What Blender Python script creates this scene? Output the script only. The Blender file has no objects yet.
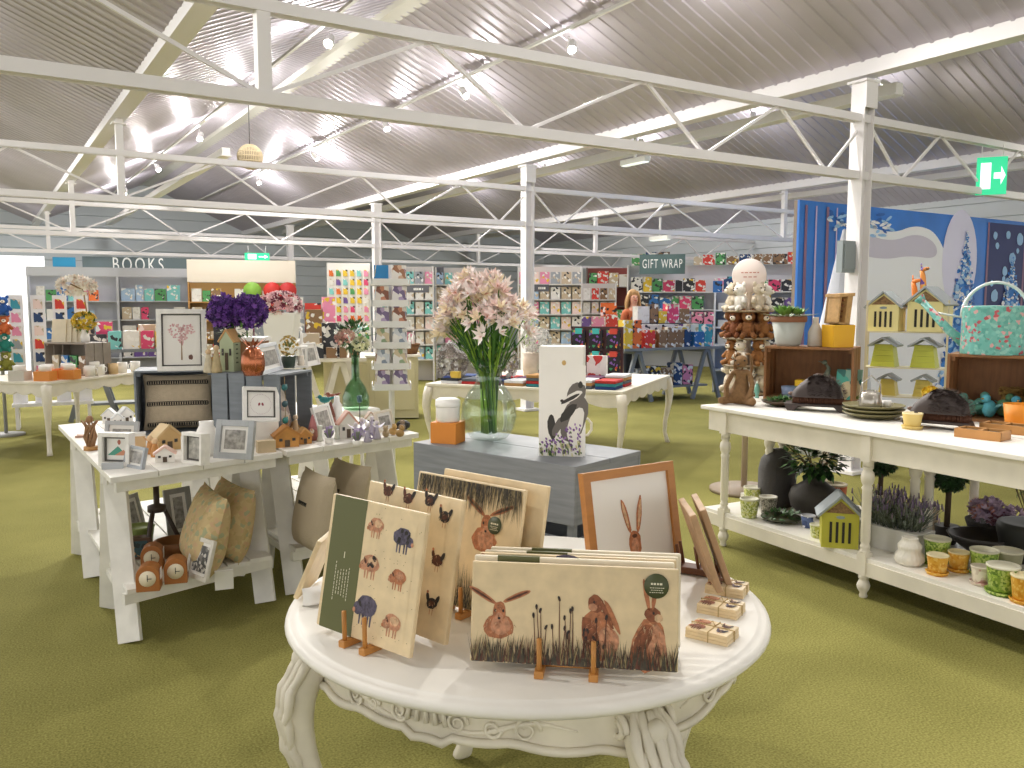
import bpy, math, random
from mathutils import Vector, Matrix, Euler
R = random.Random(11)
SC = bpy.context.scene
C = SC.collection
PI = math.pi
D2 = math.radians
# ---------------------------------------------------------------- camera geometry
F = 843.0; PIT = D2(5.42); H = 1.55
def ray(px, py):
    x = (px-512)/F; y = -(py-384)/F
    return Vector((x, math.cos(PIT)+y*math.sin(PIT), -math.sin(PIT)+y*math.cos(PIT)))
def rz(px, py, z):
    r = ray(px, py); return Vector((0, 0, H)) + r*((z-H)/r.z)
def rd(px, py, d):
    r = ray(px, py); return Vector((0, 0, H)) + r*(d/r.y)
def proj(p):
    z = p[2]-H; f = p[1]*math.cos(PIT)-z*math.sin(PIT); u = p[1]*math.sin(PIT)+z*math.cos(PIT)
    return 512+F*p[0]/f, 384-F*u/f
AZ = D2(32.4)
UX = Vector((-math.sin(AZ), math.cos(AZ), 0)); VX = Vector((math.cos(AZ), math.sin(AZ), 0))
def bf(a, v, z=0): return UX*a + VX*v + Vector((0, 0, z))
RB = AZ   # rotation that turns local x to V and local y to U
# ---------------------------------------------------------------- materials
def lin(h):
    h = h.lstrip('#'); o = []
    for i in (0, 2, 4):
        c = int(h[i:i+2], 16)/255
        o.append(c/12.92 if c <= .04045 else ((c+.055)/1.055)**2.4)
    return (*o, 1)
_mc = {}
def M(hexc, rough=.6, metal=0., var=0., vs=9., bump=0., bs=60., emit=0., alpha=None, stretch=None):
    k = (hexc, rough, metal, var, vs, bump, bs, emit, stretch)
    if k in _mc: return _mc[k]
    m = bpy.data.materials.new('m_'+hexc.lstrip('#')); m.use_nodes = True
    nt = m.node_tree; b = nt.nodes['Principled BSDF']
    b.inputs['Base Color'].default_value = lin(hexc)
    b.inputs['Roughness'].default_value = rough; b.inputs['Metallic'].default_value = metal
    if emit:
        b.inputs['Emission Color'].default_value = lin(hexc); b.inputs['Emission Strength'].default_value = emit
    if var or bump:
        tc = nt.nodes.new('ShaderNodeTexCoord'); mp = nt.nodes.new('ShaderNodeMapping')
        nt.links.new(tc.outputs['Object'], mp.inputs['Vector'])
        if stretch: mp.inputs['Scale'].default_value = stretch
    if var:
        n = nt.nodes.new('ShaderNodeTexNoise'); n.inputs['Scale'].default_value = vs; n.inputs['Detail'].default_value = 6
        nt.links.new(mp.outputs['Vector'], n.inputs['Vector'])
        r = nt.nodes.new('ShaderNodeMapRange'); r.inputs['From Min'].default_value = .3; r.inputs['From Max'].default_value = .7
        r.inputs['To Min'].default_value = 1-var; r.inputs['To Max'].default_value = 1+var*.6
        nt.links.new(n.outputs['Fac'], r.inputs['Value'])
        mx = nt.nodes.new('ShaderNodeMix'); mx.data_type = 'RGBA'; mx.blend_type = 'MULTIPLY'
        mx.inputs['Factor'].default_value = 1; mx.inputs['A'].default_value = lin(hexc)
        nt.links.new(r.outputs['Result'], mx.inputs['B']); nt.links.new(mx.outputs['Result'], b.inputs['Base Color'])
    if bump:
        n = nt.nodes.new('ShaderNodeTexNoise'); n.inputs['Scale'].default_value = bs; n.inputs['Detail'].default_value = 4
        nt.links.new(mp.outputs['Vector'], n.inputs['Vector'])
        bp = nt.nodes.new('ShaderNodeBump'); bp.inputs['Strength'].default_value = bump; bp.inputs['Distance'].default_value = .01
        nt.links.new(n.outputs['Fac'], bp.inputs['Height']); nt.links.new(bp.outputs['Normal'], b.inputs['Normal'])
    _mc[k] = m; return m
def PR(base, cols, scale=20., rough=.5, keep=.45, detail=0.):
    """printed surface: patches of several colours over a base colour"""
    k = ('P', base, tuple(cols), scale, rough, keep)
    if k in _mc: return _mc[k]
    m = bpy.data.materials.new('m_print'); m.use_nodes = True
    nt = m.node_tree; b = nt.nodes['Principled BSDF']; b.inputs['Roughness'].default_value = rough
    tc = nt.nodes.new('ShaderNodeTexCoord'); nz = nt.nodes.new('ShaderNodeTexNoise')
    nz.inputs['Scale'].default_value = scale*.8
    mxv = nt.nodes.new('ShaderNodeMix'); mxv.data_type = 'VECTOR'; mxv.inputs['Factor'].default_value = .6/scale
    nt.links.new(tc.outputs['Object'], nz.inputs['Vector'])
    nt.links.new(tc.outputs['Object'], mxv.inputs['A']); nt.links.new(nz.outputs['Color'], mxv.inputs['B'])
    v = nt.nodes.new('ShaderNodeTexVoronoi'); v.inputs['Scale'].default_value = scale
    nt.links.new(mxv.outputs['Result'], v.inputs['Vector'])
    sp = nt.nodes.new('ShaderNodeSeparateColor'); nt.links.new(v.outputs['Color'], sp.inputs['Color'])
    cr = nt.nodes.new('ShaderNodeValToRGB'); cr.color_ramp.interpolation = 'CONSTANT'
    e = cr.color_ramp.elements; e[0].position = 0; e[0].color = lin(base); e[1].position = keep; e[1].color = lin(cols[0])
    for i, c in enumerate(cols[1:]):
        q = e.new(keep+(1-keep)*(i+1)/len(cols)); q.color = lin(c)
    nt.links.new(sp.outputs['Red'], cr.inputs['Fac']); nt.links.new(cr.outputs['Color'], b.inputs['Base Color'])
    _mc[k] = m; return m
def GLASS(tint='#ffffff', rough=.0):
    k = ('G', tint)
    if k in _mc: return _mc[k]
    m = bpy.data.materials.new('m_glass'); m.use_nodes = True; nt = m.node_tree
    nt.nodes.remove(nt.nodes['Principled BSDF']); t = nt.nodes.new('ShaderNodeBsdfTransparent'); t.inputs[0].default_value = lin(tint)
    g = nt.nodes.new('ShaderNodeBsdfGlossy'); g.inputs['Roughness'].default_value = .02; lf = nt.nodes.new('ShaderNodeLayerWeight'); lf.inputs[0].default_value = .3; lw = nt.nodes.new('ShaderNodeMath'); lw.operation = 'MULTIPLY_ADD'; lw.inputs[1].default_value = .38; lw.inputs[2].default_value = .03; nt.links.new(lf.outputs['Facing'], lw.inputs[0])
    mx = nt.nodes.new('ShaderNodeMixShader'); nt.links.new(lw.outputs[0], mx.inputs[0]); nt.links.new(t.outputs[0], mx.inputs[1]); nt.links.new(g.outputs[0], mx.inputs[2])
    nt.links.new(mx.outputs[0], nt.nodes['Material Output'].inputs['Surface'])
    _mc[k] = m; return m
# ---------------------------------------------------------------- mesh builder
class MB:
    def __init__(s): s.v = []; s.f = []; s.mi = []; s.sm = []; s.T = Matrix(); s.m = 0
    def at(s, loc=(0, 0, 0), rot=(0, 0, 0), sc=(1, 1, 1)):
        s.T = Matrix.LocRotScale(Vector(loc), Euler(rot), Vector(sc)); return s
    def add(s, vs, fs, smooth=False):
        n = len(s.v); s.v += [tuple(s.T @ Vector(q)) for q in vs]
        for f in fs: s.f.append([n+i for i in f]); s.mi.append(s.m); s.sm.append(smooth)
        return s
    def box(s, c, d, rot=None):
        x, y, z = d[0]/2, d[1]/2, d[2]/2
        vs = [Vector((a*x, b*y, e*z)) for e in (-1, 1) for b in (-1, 1) for a in (-1, 1)]
        if rot: E = Euler(rot).to_matrix(); vs = [E @ q for q in vs]
        vs = [q+Vector(c) for q in vs]
        return s.add(vs, [(0, 2, 3, 1), (4, 5, 7, 6), (0, 1, 5, 4), (2, 6, 7, 3), (0, 4, 6, 2), (1, 3, 7, 5)])
    def bar(s, p, q, w, h):
        """box beam from p to q, width w sideways, h upward"""
        p = Vector(p); q = Vector(q); d = (q-p).normalized()
        up = Vector((0, 0, 1)) if abs(d.z) < .95 else Vector((0, 1, 0))
        sx = d.cross(up).normalized()*w/2; uz = sx.cross(d).normalized()*h/2
        vs = [r+a*sx+b*uz for r in (p, q) for a, b in ((-1, -1), (1, -1), (1, 1), (-1, 1))]
        return s.add(vs, [(0, 1, 2, 3), (7, 6, 5, 4), (0, 4, 5, 1), (1, 5, 6, 2), (2, 6, 7, 3), (3, 7, 4, 0)])
    def prism(s, poly, lo, hi, axis='z'):
        """extrude 2d polygon; axis z: (x,y); axis y: poly is (x,z)"""
        n = len(poly)
        if axis == 'z': a = [(x, y, lo) for x, y in poly]; b = [(x, y, hi) for x, y in poly]
        elif axis == 'y': a = [(x, hi, z) for x, z in poly]; b = [(x, lo, z) for x, z in poly]
        else: a = [(lo, y, z) for y, z in poly]; b = [(hi, y, z) for y, z in poly]
        return s.add(a+b, [tuple(range(n-1, -1, -1)), tuple(range(n, 2*n))]+[(i, (i+1) % n, n+(i+1) % n, n+i) for i in range(n)])
    def face(s, pts): return s.add(pts, [tuple(range(len(pts)))])
    def lathe(s, prof, seg=20, c=(0, 0, 0), flute=0, fn=10):
        vs = []; fs = []; n = len(prof)
        for i in range(seg):
            t = 2*PI*i/seg
            for r, z in prof:
                k = r*(1+flute*math.cos(fn*t)); vs.append((c[0]+k*math.cos(t), c[1]+k*math.sin(t), c[2]+z))
        for i in range(seg):
            for j in range(n-1):
                a = i*n+j; b = ((i+1) % seg)*n+j; fs.append((a, b, b+1, a+1))
        if prof[0][0] > 1e-5: fs.append(tuple(i*n for i in range(seg-1, -1, -1)))
        if prof[-1][0] > 1e-5: fs.append(tuple(i*n+n-1 for i in range(seg)))
        return s.add(vs, fs, True)
    def tube(s, pts, r, seg=8, flat=1.):
        pts = [Vector(p) for p in pts]; n = len(pts); rs = r if isinstance(r, (list, tuple)) else [r]*n
        vs = []; ref = None
        for i in range(n):
            d = (pts[min(i+1, n-1)]-pts[max(i-1, 0)]).normalized()
            if ref is None: ref = d.orthogonal().normalized()
            ref = (ref-d*ref.dot(d)).normalized(); b = d.cross(ref)
            for k in range(seg):
                t = 2*PI*k/seg; vs.append(pts[i]+(ref*math.cos(t)+b*math.sin(t)*flat)*rs[i])
        fs = [(i*seg+k, i*seg+(k+1) % seg, (i+1)*seg+(k+1) % seg, (i+1)*seg+k) for i in range(n-1) for k in range(seg)]
        fs += [tuple(range(seg-1, -1, -1)), tuple((n-1)*seg+k for k in range(seg))]
        return s.add(vs, fs, True)
    def ball(s, c, r, seg=12, ring=8):
        if not isinstance(r, (tuple, list)): r = (r, r, r)
        vs = [(c[0], c[1], c[2]-r[2])]; fs = []
        for j in range(1, ring):
            p = -PI/2+PI*j/ring
            for i in range(seg):
                t = 2*PI*i/seg; vs.append((c[0]+r[0]*math.cos(p)*math.cos(t), c[1]+r[1]*math.cos(p)*math.sin(t), c[2]+r[2]*math.sin(p)))
        vs.append((c[0], c[1], c[2]+r[2])); L = len(vs)-1
        for i in range(seg):
            k = (i+1) % seg; fs.append((0, 1+k, 1+i)); fs.append((L, L-seg+i, L-seg+k))
            for j in range(ring-2): a = 1+j*seg; fs.append((a+i, a+k, a+seg+k, a+seg+i))
        return s.add(vs, fs, True)
    def pillow(s, w, h, t, n=12, sag=.0):
        """upright cushion, local x width, z height (base 0), y thickness"""
        vs = []; fs = []
        for sd in (-1, 1):
            for j in range(n+1):
                for i in range(n+1):
                    x = -1+2*i/n; z = -1+2*j/n
                    k = max(0, (1-abs(x)**3.2)*(1-abs(z)**3.2))**.55
                    px = x*w/2*(1-.07*(1-x*x)*0-.06*(1-z*z)*(abs(x)**4)); pz = z*h/2*(1-.06*(1-x*x)*(abs(z)**4))
                    vs.append((px, sd*t/2*k*(1-.25*z)+sag*(z+1)**2*.25, pz+h/2))
        N = (n+1)**2
        for sd in (0, 1):
            for j in range(n):
                for i in range(n):
                    a = sd*N+j*(n+1)+i; q = (a, a+1, a+n+2, a+n+1); fs.append(q if sd == 0 else q[::-1])
        return s.add(vs, fs, True)
    def leaf(s, p, d, l, w, up=(0, 0, 1), curl=.15):
        p = Vector(p); d = Vector(d).normalized(); sx = d.cross(Vector(up))
        if sx.length < .05: sx = d.orthogonal()
        sx.normalize(); n = sx.cross(d)
        vs = [p, p+d*l*.4+sx*w/2-n*l*curl*.3, p+d*l-n*l*curl, p+d*l*.4-sx*w/2-n*l*curl*.3]
        return s.add(vs, [(0, 1, 2, 3)], True)
    def build(s, name, mats, parent=None, loc=(0, 0, 0), rot=(0, 0, 0), bevel=0, sub=0):
        me = bpy.data.meshes.new(name); me.from_pydata(s.v, [], s.f); me.update()
        if not isinstance(mats, (list, tuple)): mats = [mats]
        for m in mats: me.materials.append(m)
        me.polygons.foreach_set('material_index', s.mi); me.polygons.foreach_set('use_smooth', s.sm)
        o = bpy.data.objects.new(name, me); C.objects.link(o)
        o.location = loc; o.rotation_euler = rot
        if parent: o.parent = parent
        if bevel:
            b = o.modifiers.new('b', 'BEVEL'); b.width = bevel; b.segments = 2; b.limit_method = 'ANGLE'
        if sub:
            b = o.modifiers.new('s', 'SUBSURF'); b.levels = sub; b.render_levels = sub
        return o
def tag(o, label, cat, group=None):
    o['label'] = label; o['category'] = cat
    if group: o['group'] = group
    return o
def thing(name, label, cat, loc=(0, 0, 0), rot=0, group=None):
    o = bpy.data.objects.new(name, None); C.objects.link(o); o.empty_display_size = .05
    o.location = loc; o.rotation_euler = rot if isinstance(rot, tuple) else (0, 0, rot)
    return tag(o, label, cat, group)
def struct(o): o['kind'] = 'structure'; return o
def one(mb, name, mats, label, cat, loc=(0, 0, 0), rot=0, group=None, bevel=0, sub=0):
    o = mb.build(name, mats, None, loc, rot if isinstance(rot, tuple) else (0, 0, rot), bevel, sub)
    return tag(o, label, cat, group)
def kids(o): return [c for c in C.objects if c.parent == o]
_kid = {}
def dup(root, loc, rot=None, label=None, group=None, sc=None):
    r = root.copy(); C.objects.link(r); r.location = loc
    if rot is not None: r.rotation_euler = rot if isinstance(rot, tuple) else (0, 0, rot)
    if label: r['label'] = label
    if group: r['group'] = group
    if sc: r.scale = (sc, sc, sc) if not isinstance(sc, tuple) else sc
    ch = _kid.setdefault(root.name, None)
    if ch is None:
        ch = _kid[root.name] = [(c, kids(c)) for c in kids(root)]
    for c, gs in ch:
        k = c.copy(); C.objects.link(k); k.parent = r
        for g in gs: q = g.copy(); C.objects.link(q); q.parent = k
    return r
def put(px, py, z, wpx=0, hpx=0):
    """point on a support at height z seen at that pixel; sizes there"""
    p = rz(px, py, z); k = p.y/F*1.01
    return p, wpx*k, hpx*k
def stand(pl, pr, z, top, lean=12):
    """things that lean back: base corners as pixels on height z, top mid pixel -> centre, width, height, (rx,0,rz)"""
    a = rz(*pl, z); b = rz(*pr, z); c = (a+b)/2; w = (b-a).length; ang = math.atan2(b.y-a.y, b.x-a.x)
    E = Euler((-D2(lean), 0, ang)).to_matrix() @ Vector((0, 0, 1))
    lo, hi = .01, 1.5
    for _ in range(40):
        m = (lo+hi)/2
        if proj(c+E*m)[1] > top: lo = m
        else: hi = m
    return c, w, lo, (-D2(lean), 0, ang)
def text(body, name, size, mat, parent, loc, rot=(PI/2, 0, 0), sx=1., ext=.002, space=1.):
    cu = bpy.data.curves.new(name, 'FONT'); cu.body = body; cu.size = size; cu.extrude = ext
    cu.align_x = 'CENTER'; cu.align_y = 'CENTER'; cu.space_character = space
    o = bpy.data.objects.new(name, cu); C.objects.link(o); cu.materials.append(mat)
    bpy.context.view_layer.update()
    me = bpy.data.meshes.new_from_object(o.evaluated_get(bpy.context.evaluated_depsgraph_get()))
    bpy.data.objects.remove(o); o = bpy.data.objects.new(name, me); C.objects.link(o)
    o.location = loc; o.rotation_euler = rot; o.scale = (sx, 1, 1); o.parent = parent
    return o
# ---------------------------------------------------------------- shared finishes
WHITE = M('#efebe2', .45, var=.05, vs=6)
CREAM = M('#e6dfcf', .5, var=.08, vs=7)
STEEL = M('#ebe8e8', .42)
GREYW = M('#85888c', .6, var=.18, vs=5, stretch=(1, 1, 12))
PINE = M('#e0c296', .6, var=.12, vs=6)
BEECH = M('#c08542', .5, var=.15, vs=8)
# ================================================================ camera, world
cam = bpy.data.cameras.new('camera'); co = bpy.data.objects.new('camera', cam); C.objects.link(co)
cam.sensor_width = 36; cam.lens = 36*F/1024; cam.clip_start = .05; cam.clip_end = 200
co.location = (0, 0, H); co.rotation_euler = (PI/2-PIT, 0, 0); SC.camera = co
SC.view_settings.view_transform = 'Standard'; SC.view_settings.look = 'None'; SC.view_settings.gamma = 1
SC.view_settings.exposure = 0.02; SC.view_settings.use_curve_mapping = False
SC.cycles.use_denoising = True; SC.cycles.max_bounces = 10; SC.cycles.transparent_max_bounces = 12
SC.cycles.sample_clamp_indirect = 8; SC.cycles.caustics_reflective = False; SC.cycles.caustics_refractive = False
w = bpy.data.worlds.new('daylight'); SC.world = w; w.use_nodes = True
w.node_tree.nodes['Background'].inputs[0].default_value = (1, .985, .97, 1)
w.node_tree.nodes['Background'].inputs[1].default_value = 1.6
# ================================================================ the hall
# floor: short green carpet
fm = bpy.data.materials.new('m_carpet'); fm.use_nodes = True; nt = fm.node_tree; b = nt.nodes['Principled BSDF']
b.inputs['Roughness'].default_value = .95; b.inputs['Specular IOR Level'].default_value = .1
tc = nt.nodes.new('ShaderNodeTexCoord')
n1 = nt.nodes.new('ShaderNodeTexNoise'); n1.inputs['Scale'].default_value = 120; n1.inputs['Detail'].default_value = 4
n2 = nt.nodes.new('ShaderNodeTexNoise'); n2.inputs['Scale'].default_value = 1.3; n2.inputs['Detail'].default_value = 5
ad = nt.nodes.new('ShaderNodeMath'); ad.operation = 'MULTIPLY_ADD'; ad.inputs[1].default_value = .45
cr = nt.nodes.new('ShaderNodeValToRGB'); e = cr.color_ramp.elements
e[0].position = .48; e[0].color = lin('#666330'); e[1].position = .95; e[1].color = lin('#9a9556')
for n in (n1, n2): nt.links.new(tc.outputs['Object'], n.inputs['Vector'])
nt.links.new(n2.outputs['Fac'], ad.inputs[0]); nt.links.new(n1.outputs['Fac'], ad.inputs[2])
nt.links.new(ad.outputs[0], cr.inputs['Fac']); nt.links.new(cr.outputs['Color'], b.inputs['Base Color'])
bp = nt.nodes.new('ShaderNodeBump'); bp.inputs['Strength'].default_value = .5; bp.inputs['Distance'].default_value = .01
nt.links.new(n1.outputs['Fac'], bp.inputs['Height']); nt.links.new(bp.outputs['Normal'], b.inputs['Normal'])
struct(MB().box((0, 0, -.05), (34, 40, .1)).build('floor', fm, loc=bf(11, 6), rot=(0, 0, RB)))
# roof: gables of ribbed metal sheet running along U
VALLEY = [-4.05, 1.42, 6.78, 12.2, 17.65]; ZV = 3.66; ZR = 4.84
rm = M('#bdb6c0', .36, .4, var=.1, vs=1.2)
A0, A1 = -7.0, 25.5
def slope(va, za, vb, zb, nm):
    m = MB(); pr = .16; n = int((A1-A0)/pr); vs = []
    for i in range(n):
        a = A0+i*pr
        for da, dz in ((0, 0), (.115, 0), (.126, .012), (.149, .012)):
            vs.append(bf(a+da, va, za-dz)); vs.append(bf(a+da, vb, zb-dz))
    m.add(vs, [(2*i, 2*i+2, 2*i+3, 2*i+1) for i in range(len(vs)//2-1)])
    struct(m.build(nm, rm))
for i in range(4):
    va, vb = VALLEY[i], VALLEY[i+1]; vr = (va+vb)/2
    slope(va, ZV, vr, ZR, 'ceiling'); slope(vr, ZR, vb, ZV, 'ceiling')
for k in range(4):   # ridge capping
    vr = (VALLEY[k]+VALLEY[k+1])/2
    struct(MB().prism([(vr-.16, ZR-.075), (vr, ZR-.004), (vr+.16, ZR-.075), (vr, ZR-.03)], A0, A1, 'x').build('trim_ridge', M('#c9c6bc', .4, .4)))
    o = C.objects[-1]; o.rotation_euler = (0, 0, 0)
    me = o.data
    for q in me.vertices: q.co = bf(q.co.x, q.co.y, q.co.z)
# valley beams along U
for v in VALLEY:
    m = MB().box((0, 0, 0), (.12, A1-A0, .17))
    m.box((.0, 0, -.08), (.16, A1-A0, .016))
    struct(m.build('trim_valley_beam', STEEL, loc=bf((A0+A1)/2, v, 3.64), rot=(0, 0, RB)))
# columns on the beam lines, girders along V
AS = [4.82-5.4, 4.82, 10.22, 15.62, 21.02]
ZB, ZT = 2.69, 3.185
for a in AS:
    for v in (6.75, 17.65, -4.15):
        m = MB().box((0, 0, 1.76), (.13, .012, 3.52)); m.box((-.066, 0, 1.76), (.012, .14, 3.52)); m.box((.066, 0, 1.76), (.012, .14, 3.52))
        m.box((0, 0, .02), (.26, .26, .03)); m.box((0, 0, 3.5), (.2, .2, .02)); m.box((0, -.08, 3.38), (.16, .02, .22))
        struct(m.build('trim_column', STEEL, loc=bf(a, v), rot=(0, 0, RB)))
def girder(a):
    m = MB()
    for z, d in ((ZB, .07), (ZT, .065)):
        m.box((6.75, 0, z), (21.8, .085, .012)); m.box((6.75, -.037, z), (21.8, .012, d))
        m.box((6.75, .037, z+.0), (21.8, .012, d))
    struct(m.build('trim_girder_chord', STEEL, loc=bf(a, 0), rot=(0, 0, RB)))
    for vc in (1.42, 12.2):
        m = MB().box((vc, 0, (ZB+3.55)/2), (.075, .075, 3.55-ZB)); m.box((vc, 0, 3.5), (.15, .12, .015))
        struct(m.build('trim_girder_post', STEEL, loc=bf(a, 0), rot=(0, 0, RB)))
        m = MB()
        for s in (-1, 1):
            bn = [0, 1.75, 3.4, 4.85]; tn = [1.0, 2.75, 4.2, 5.35]
            seq = []
            for i in range(4):
                m.bar((vc+s*(bn[i]+.03), 0, ZB+.03), (vc+s*tn[i], 0, ZT-.03), .022, .022)
                if i < 3: m.bar((vc+s*(tn[i]+.06), 0, ZT-.03), (vc+s*(bn[i+1]-.03), 0, ZB+.03), .022, .022)
        struct(m.build('trim_girder_lacing', STEEL, loc=bf(a, 0), rot=(0, 0, RB)))
for a in AS: girder(a)
# long white lighting trunkings beyond the first column line
for v, z, a0, a1 in ((7.55, 3.6, 5.0, 24), (14.2, 3.75, 6, 24), (3.0, 3.62, 12, 24)):
    m = MB().box((0, 0, 0), (.11, a1-a0, .1)); m.box((0, 0, -.055), (.15, a1-a0, .012))
    struct(m.build('trim_lighting_trunking', M('#f4f3ee', .4), loc=bf((a0+a1)/2, v, z), rot=(0, 0, RB)))
# walls
wallm = M('#c9cbcb', .7, var=.06)
def cladding(name, length, height, loc, rot, mat, pitch=.3):
    m = MB()
    n = int(height/pitch)
    for i in range(n):
        m.prism([(0, i*pitch), (.035, i*pitch+.01), (.02, (i+1)*pitch-.012), (0, (i+1)*pitch)], -length/2, length/2, 'x')
    m.box((0, -.05, height/2), (length, .1, height))
    return struct(m.build(name, mat, loc=loc, rot=(0, 0, rot)))
cladding('wall_back', 26, 5.2, bf(25.4, 6.75), RB+PI, M('#cfd5d8', .7))
cladding('wall_right', 18, 5.2, bf(16.5, 17.5), RB+PI/2, M('#d3d8da', .7))
# ================================================================ round carved table
TZ = .76; TC = Vector((.04, 2.228, 0)); TR = .638
rt = thing('round_table', 'round white table with carved scalloped apron, in front of the grey crates', 'table', TC)
m = MB().lathe([(0, TZ-.02), (.56, TZ-.035), (TR-.035, TZ-.04), (TR-.012, TZ-.034), (TR-.001, TZ-.022), (TR-.004, TZ-.012), (TR-.018, TZ-.006), (TR-.026, TZ-.0055),
                (TR-.03, TZ-.002), (TR-.036, TZ-.0001), (0, TZ)], 72)
m.build('tabletop', WHITE, rt)
LEGA = [D2(k) for k in (196, 296, 388, 472)]
# apron: curved board with scalloped lower edge
m = MB(); n = 144; vs = []; ar = .545
def ap_z(t):
    i_ = max((k for k in range(4) if (t-LEGA[0]) % (2*PI) >= (LEGA[k]-LEGA[0])-1e-6)); w_ = ((LEGA[(i_+1) % 4]-LEGA[i_]) % (2*PI)); u = (((t-LEGA[0]) % (2*PI))-(LEGA[i_]-LEGA[0]))/w_          # 0..1 between legs
    s = abs(u-.5)*2
    return TZ-.04-(.085+.05*(s**2)+.012*abs(math.cos(u*PI*5))+(.02 if s < .12 else 0))
for i in range(n+1):
    t = 2*PI*i/n; z = ap_z(t)
    for r, zz in ((ar, TZ-.03), (ar, z+.012), (ar-.004, z), (ar-.03, z), (ar-.03, TZ-.03)):
        vs.append((r*math.cos(t), r*math.sin(t), zz))
fs = [(i*5+j, (i+1)*5+j, (i+1)*5+j+1, i*5+j+1) for i in range(n) for j in range(4)]
APRON = M('#e3dccb', .5, var=.14, vs=9)
apr = m.add(vs, fs, True).build('apron', APRON, rt)
m = MB()   # rim bead and scroll carvings on the apron
def onap(t, z, off=.006): return ((ar+off)*math.cos(t), (ar+off)*math.sin(t), z)
m.tube([onap(2*PI*i/n, ap_z(2*PI*i/n)+.012, .004) for i in range(n+1)], .0105, 6)
for q in range(4):
    tc0 = LEGA[q]+((LEGA[(q+1) % 4]-LEGA[q]) % (2*PI))/2
    for sgn in (-1, 1):
        for cx, cz, rr, tw in ((.13, .07, .024, 1.6), (.40, .075, .03, 1.4), (.27, .075, .02, -1.5)):
            pts = []
            for i in range(26):
                u = i/25; a = tw*2*PI*u*sgn; r = rr*(1-.75*u)
                pts.append(onap(tc0+sgn*cx+r*math.cos(a)/ar, TZ-.04-cz+r*math.sin(a)+.02, .004))
            m.tube(pts, [.005*(1-.5*i/25) for i in range(26)], 6, 1)
        pts = [onap(tc0+sgn*(.05+.55*i/20), TZ-.095-.014*math.sin(i/20*PI*2.2), .001) for i in range(21)]
        m.tube(pts, [.002+.005*math.sin(PI*i/20) for i in range(21)], 6)
    for k in range(5):
        t = tc0+(k-2)*.035; m.tube([onap(t, TZ-.06), onap(t+(k-2)*.008, TZ-.1)], [.003, .007], 6)
m.build('carving', APRON, apr)
# cabriole legs with acanthus scrolls
def cab_leg(ang):
    d = Vector((math.cos(ang), math.sin(ang), 0)); tn = Vector((-d.y, d.x, 0))
    prof = [(.515, .71, .05), (.555, .655, .056), (.598, .585, .054), (.61, .51, .048), (.6, .42, .041), (.57, .32, .034), (.525, .21, .028), (.515, .12, .025), (.53, .06, .028), (.56, .025, .034), (.575, 0, .03)]
    m = MB(); vs = []; sg = 10
    for r, z, w in prof:
        for k in range(sg):
            a = 2*PI*k/sg
            c = math.copysign(abs(math.cos(a))**.6, math.cos(a)); s_ = math.copysign(abs(math.sin(a))**.6, math.sin(a))
            vs.append(d*(r+w*.8*c)+tn*(w*s_)+Vector((0, 0, z)))
    N = len(prof)
    fs = [(i*sg+k, (i+1)*sg+k, (i+1)*sg+(k+1) % sg, i*sg+(k+1) % sg) for i in range(N-1) for k in range(sg)]
    fs += [tuple(range(sg)), tuple((N-1)*sg+k for k in range(sg-1, -1, -1))]
    m.add(vs, fs, True)
    leg = m.build('leg', APRON, rt, sub=1)
    m = MB()
    def P(r, z, y): return d*r+tn*y+Vector((0, 0, z))
    fr = lambda z: next(prof[i][0]+(prof[i+1][0]-prof[i][0])*(prof[i][1]-z)/(prof[i][1]-prof[i+1][1])+prof[i][2]*.8 for i in range(N-1) if prof[i][1] >= z >= prof[i+1][1])
    for z0, z1, wd in ((.69, .58, .05), (.63, .5, .055), (.56, .43, .045), (.48, .36, .036)):
        for y in (-1, -.5, 0, .5, 1):
            pts = []
            for i in range(10):
                u = i/9; z = z0+(z1-z0)*u
                pts.append(P(fr(max(.0, min(.7, z)))-.012*abs(y)*1.6+.006*math.sin(u*PI)+.012*max(0, u-.7)*3, z, y*wd*(.55+.45*math.sin(u*PI*.8))))
            m.tube(pts, [.004+.010*math.sin(PI*min(1, .15+i/9*.85)) for i in range(10)], 6)
    for s in (-1, 1):       # edge bead and scrolls on the sides
        m.tube([P(fr(z)-.02, z, s*.036*(.5+z)) for z in [.68-.04*i for i in range(16)]], .006, 6)
        pts = []
        for i in range(24):
            u = i/23; a = u*2*PI*1.5; r = .032*(1-.75*u)
            pts.append(P(.545+r*math.cos(a), .655+r*math.sin(a), s*.06))
        m.tube(pts, .008, 6)
    m.ball(P(fr(.655)+.004, .655, 0), (.024, .024, .03))
    m.build('carving', APRON, leg)
for a in LEGA: cab_leg(a)
# ================================================================ painted boards on the table
STONE = M('#e4cda4', .45, var=.12, vs=22)
EDGE = M('#d9c19a', .7, var=.2, vs=14); OLIVE = M('#5d5f33', .5)
BR = [M(c_, .6, var=v_, vs=90) for c_, v_ in (('#8f5334', .45), ('#b9764f', .4), ('#5c3322', .5), ('#4d4636', .5), ('#8b7a52', .5), ('#2d2724', .5), ('#c98f6d', .4), ('#5b5468', .55), ('#d9b48d', .3))]
def blob(m, cx, cz, rx, rz_, rot=0, mi=0, lay=0, n=14, j=.08):
    pts = []
    for i in range(n):
        a = 2*PI*i/n; k = 1+R.uniform(-j, j)
        x = rx*k*math.cos(a); z = rz_*k*math.sin(a)
        pts.append((cx+x*math.cos(rot)-z*math.sin(rot), -.0003*lay, cz+x*math.sin(rot)+z*math.cos(rot)))
    m.m = mi; m.face(pts); m.m = 0
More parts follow.
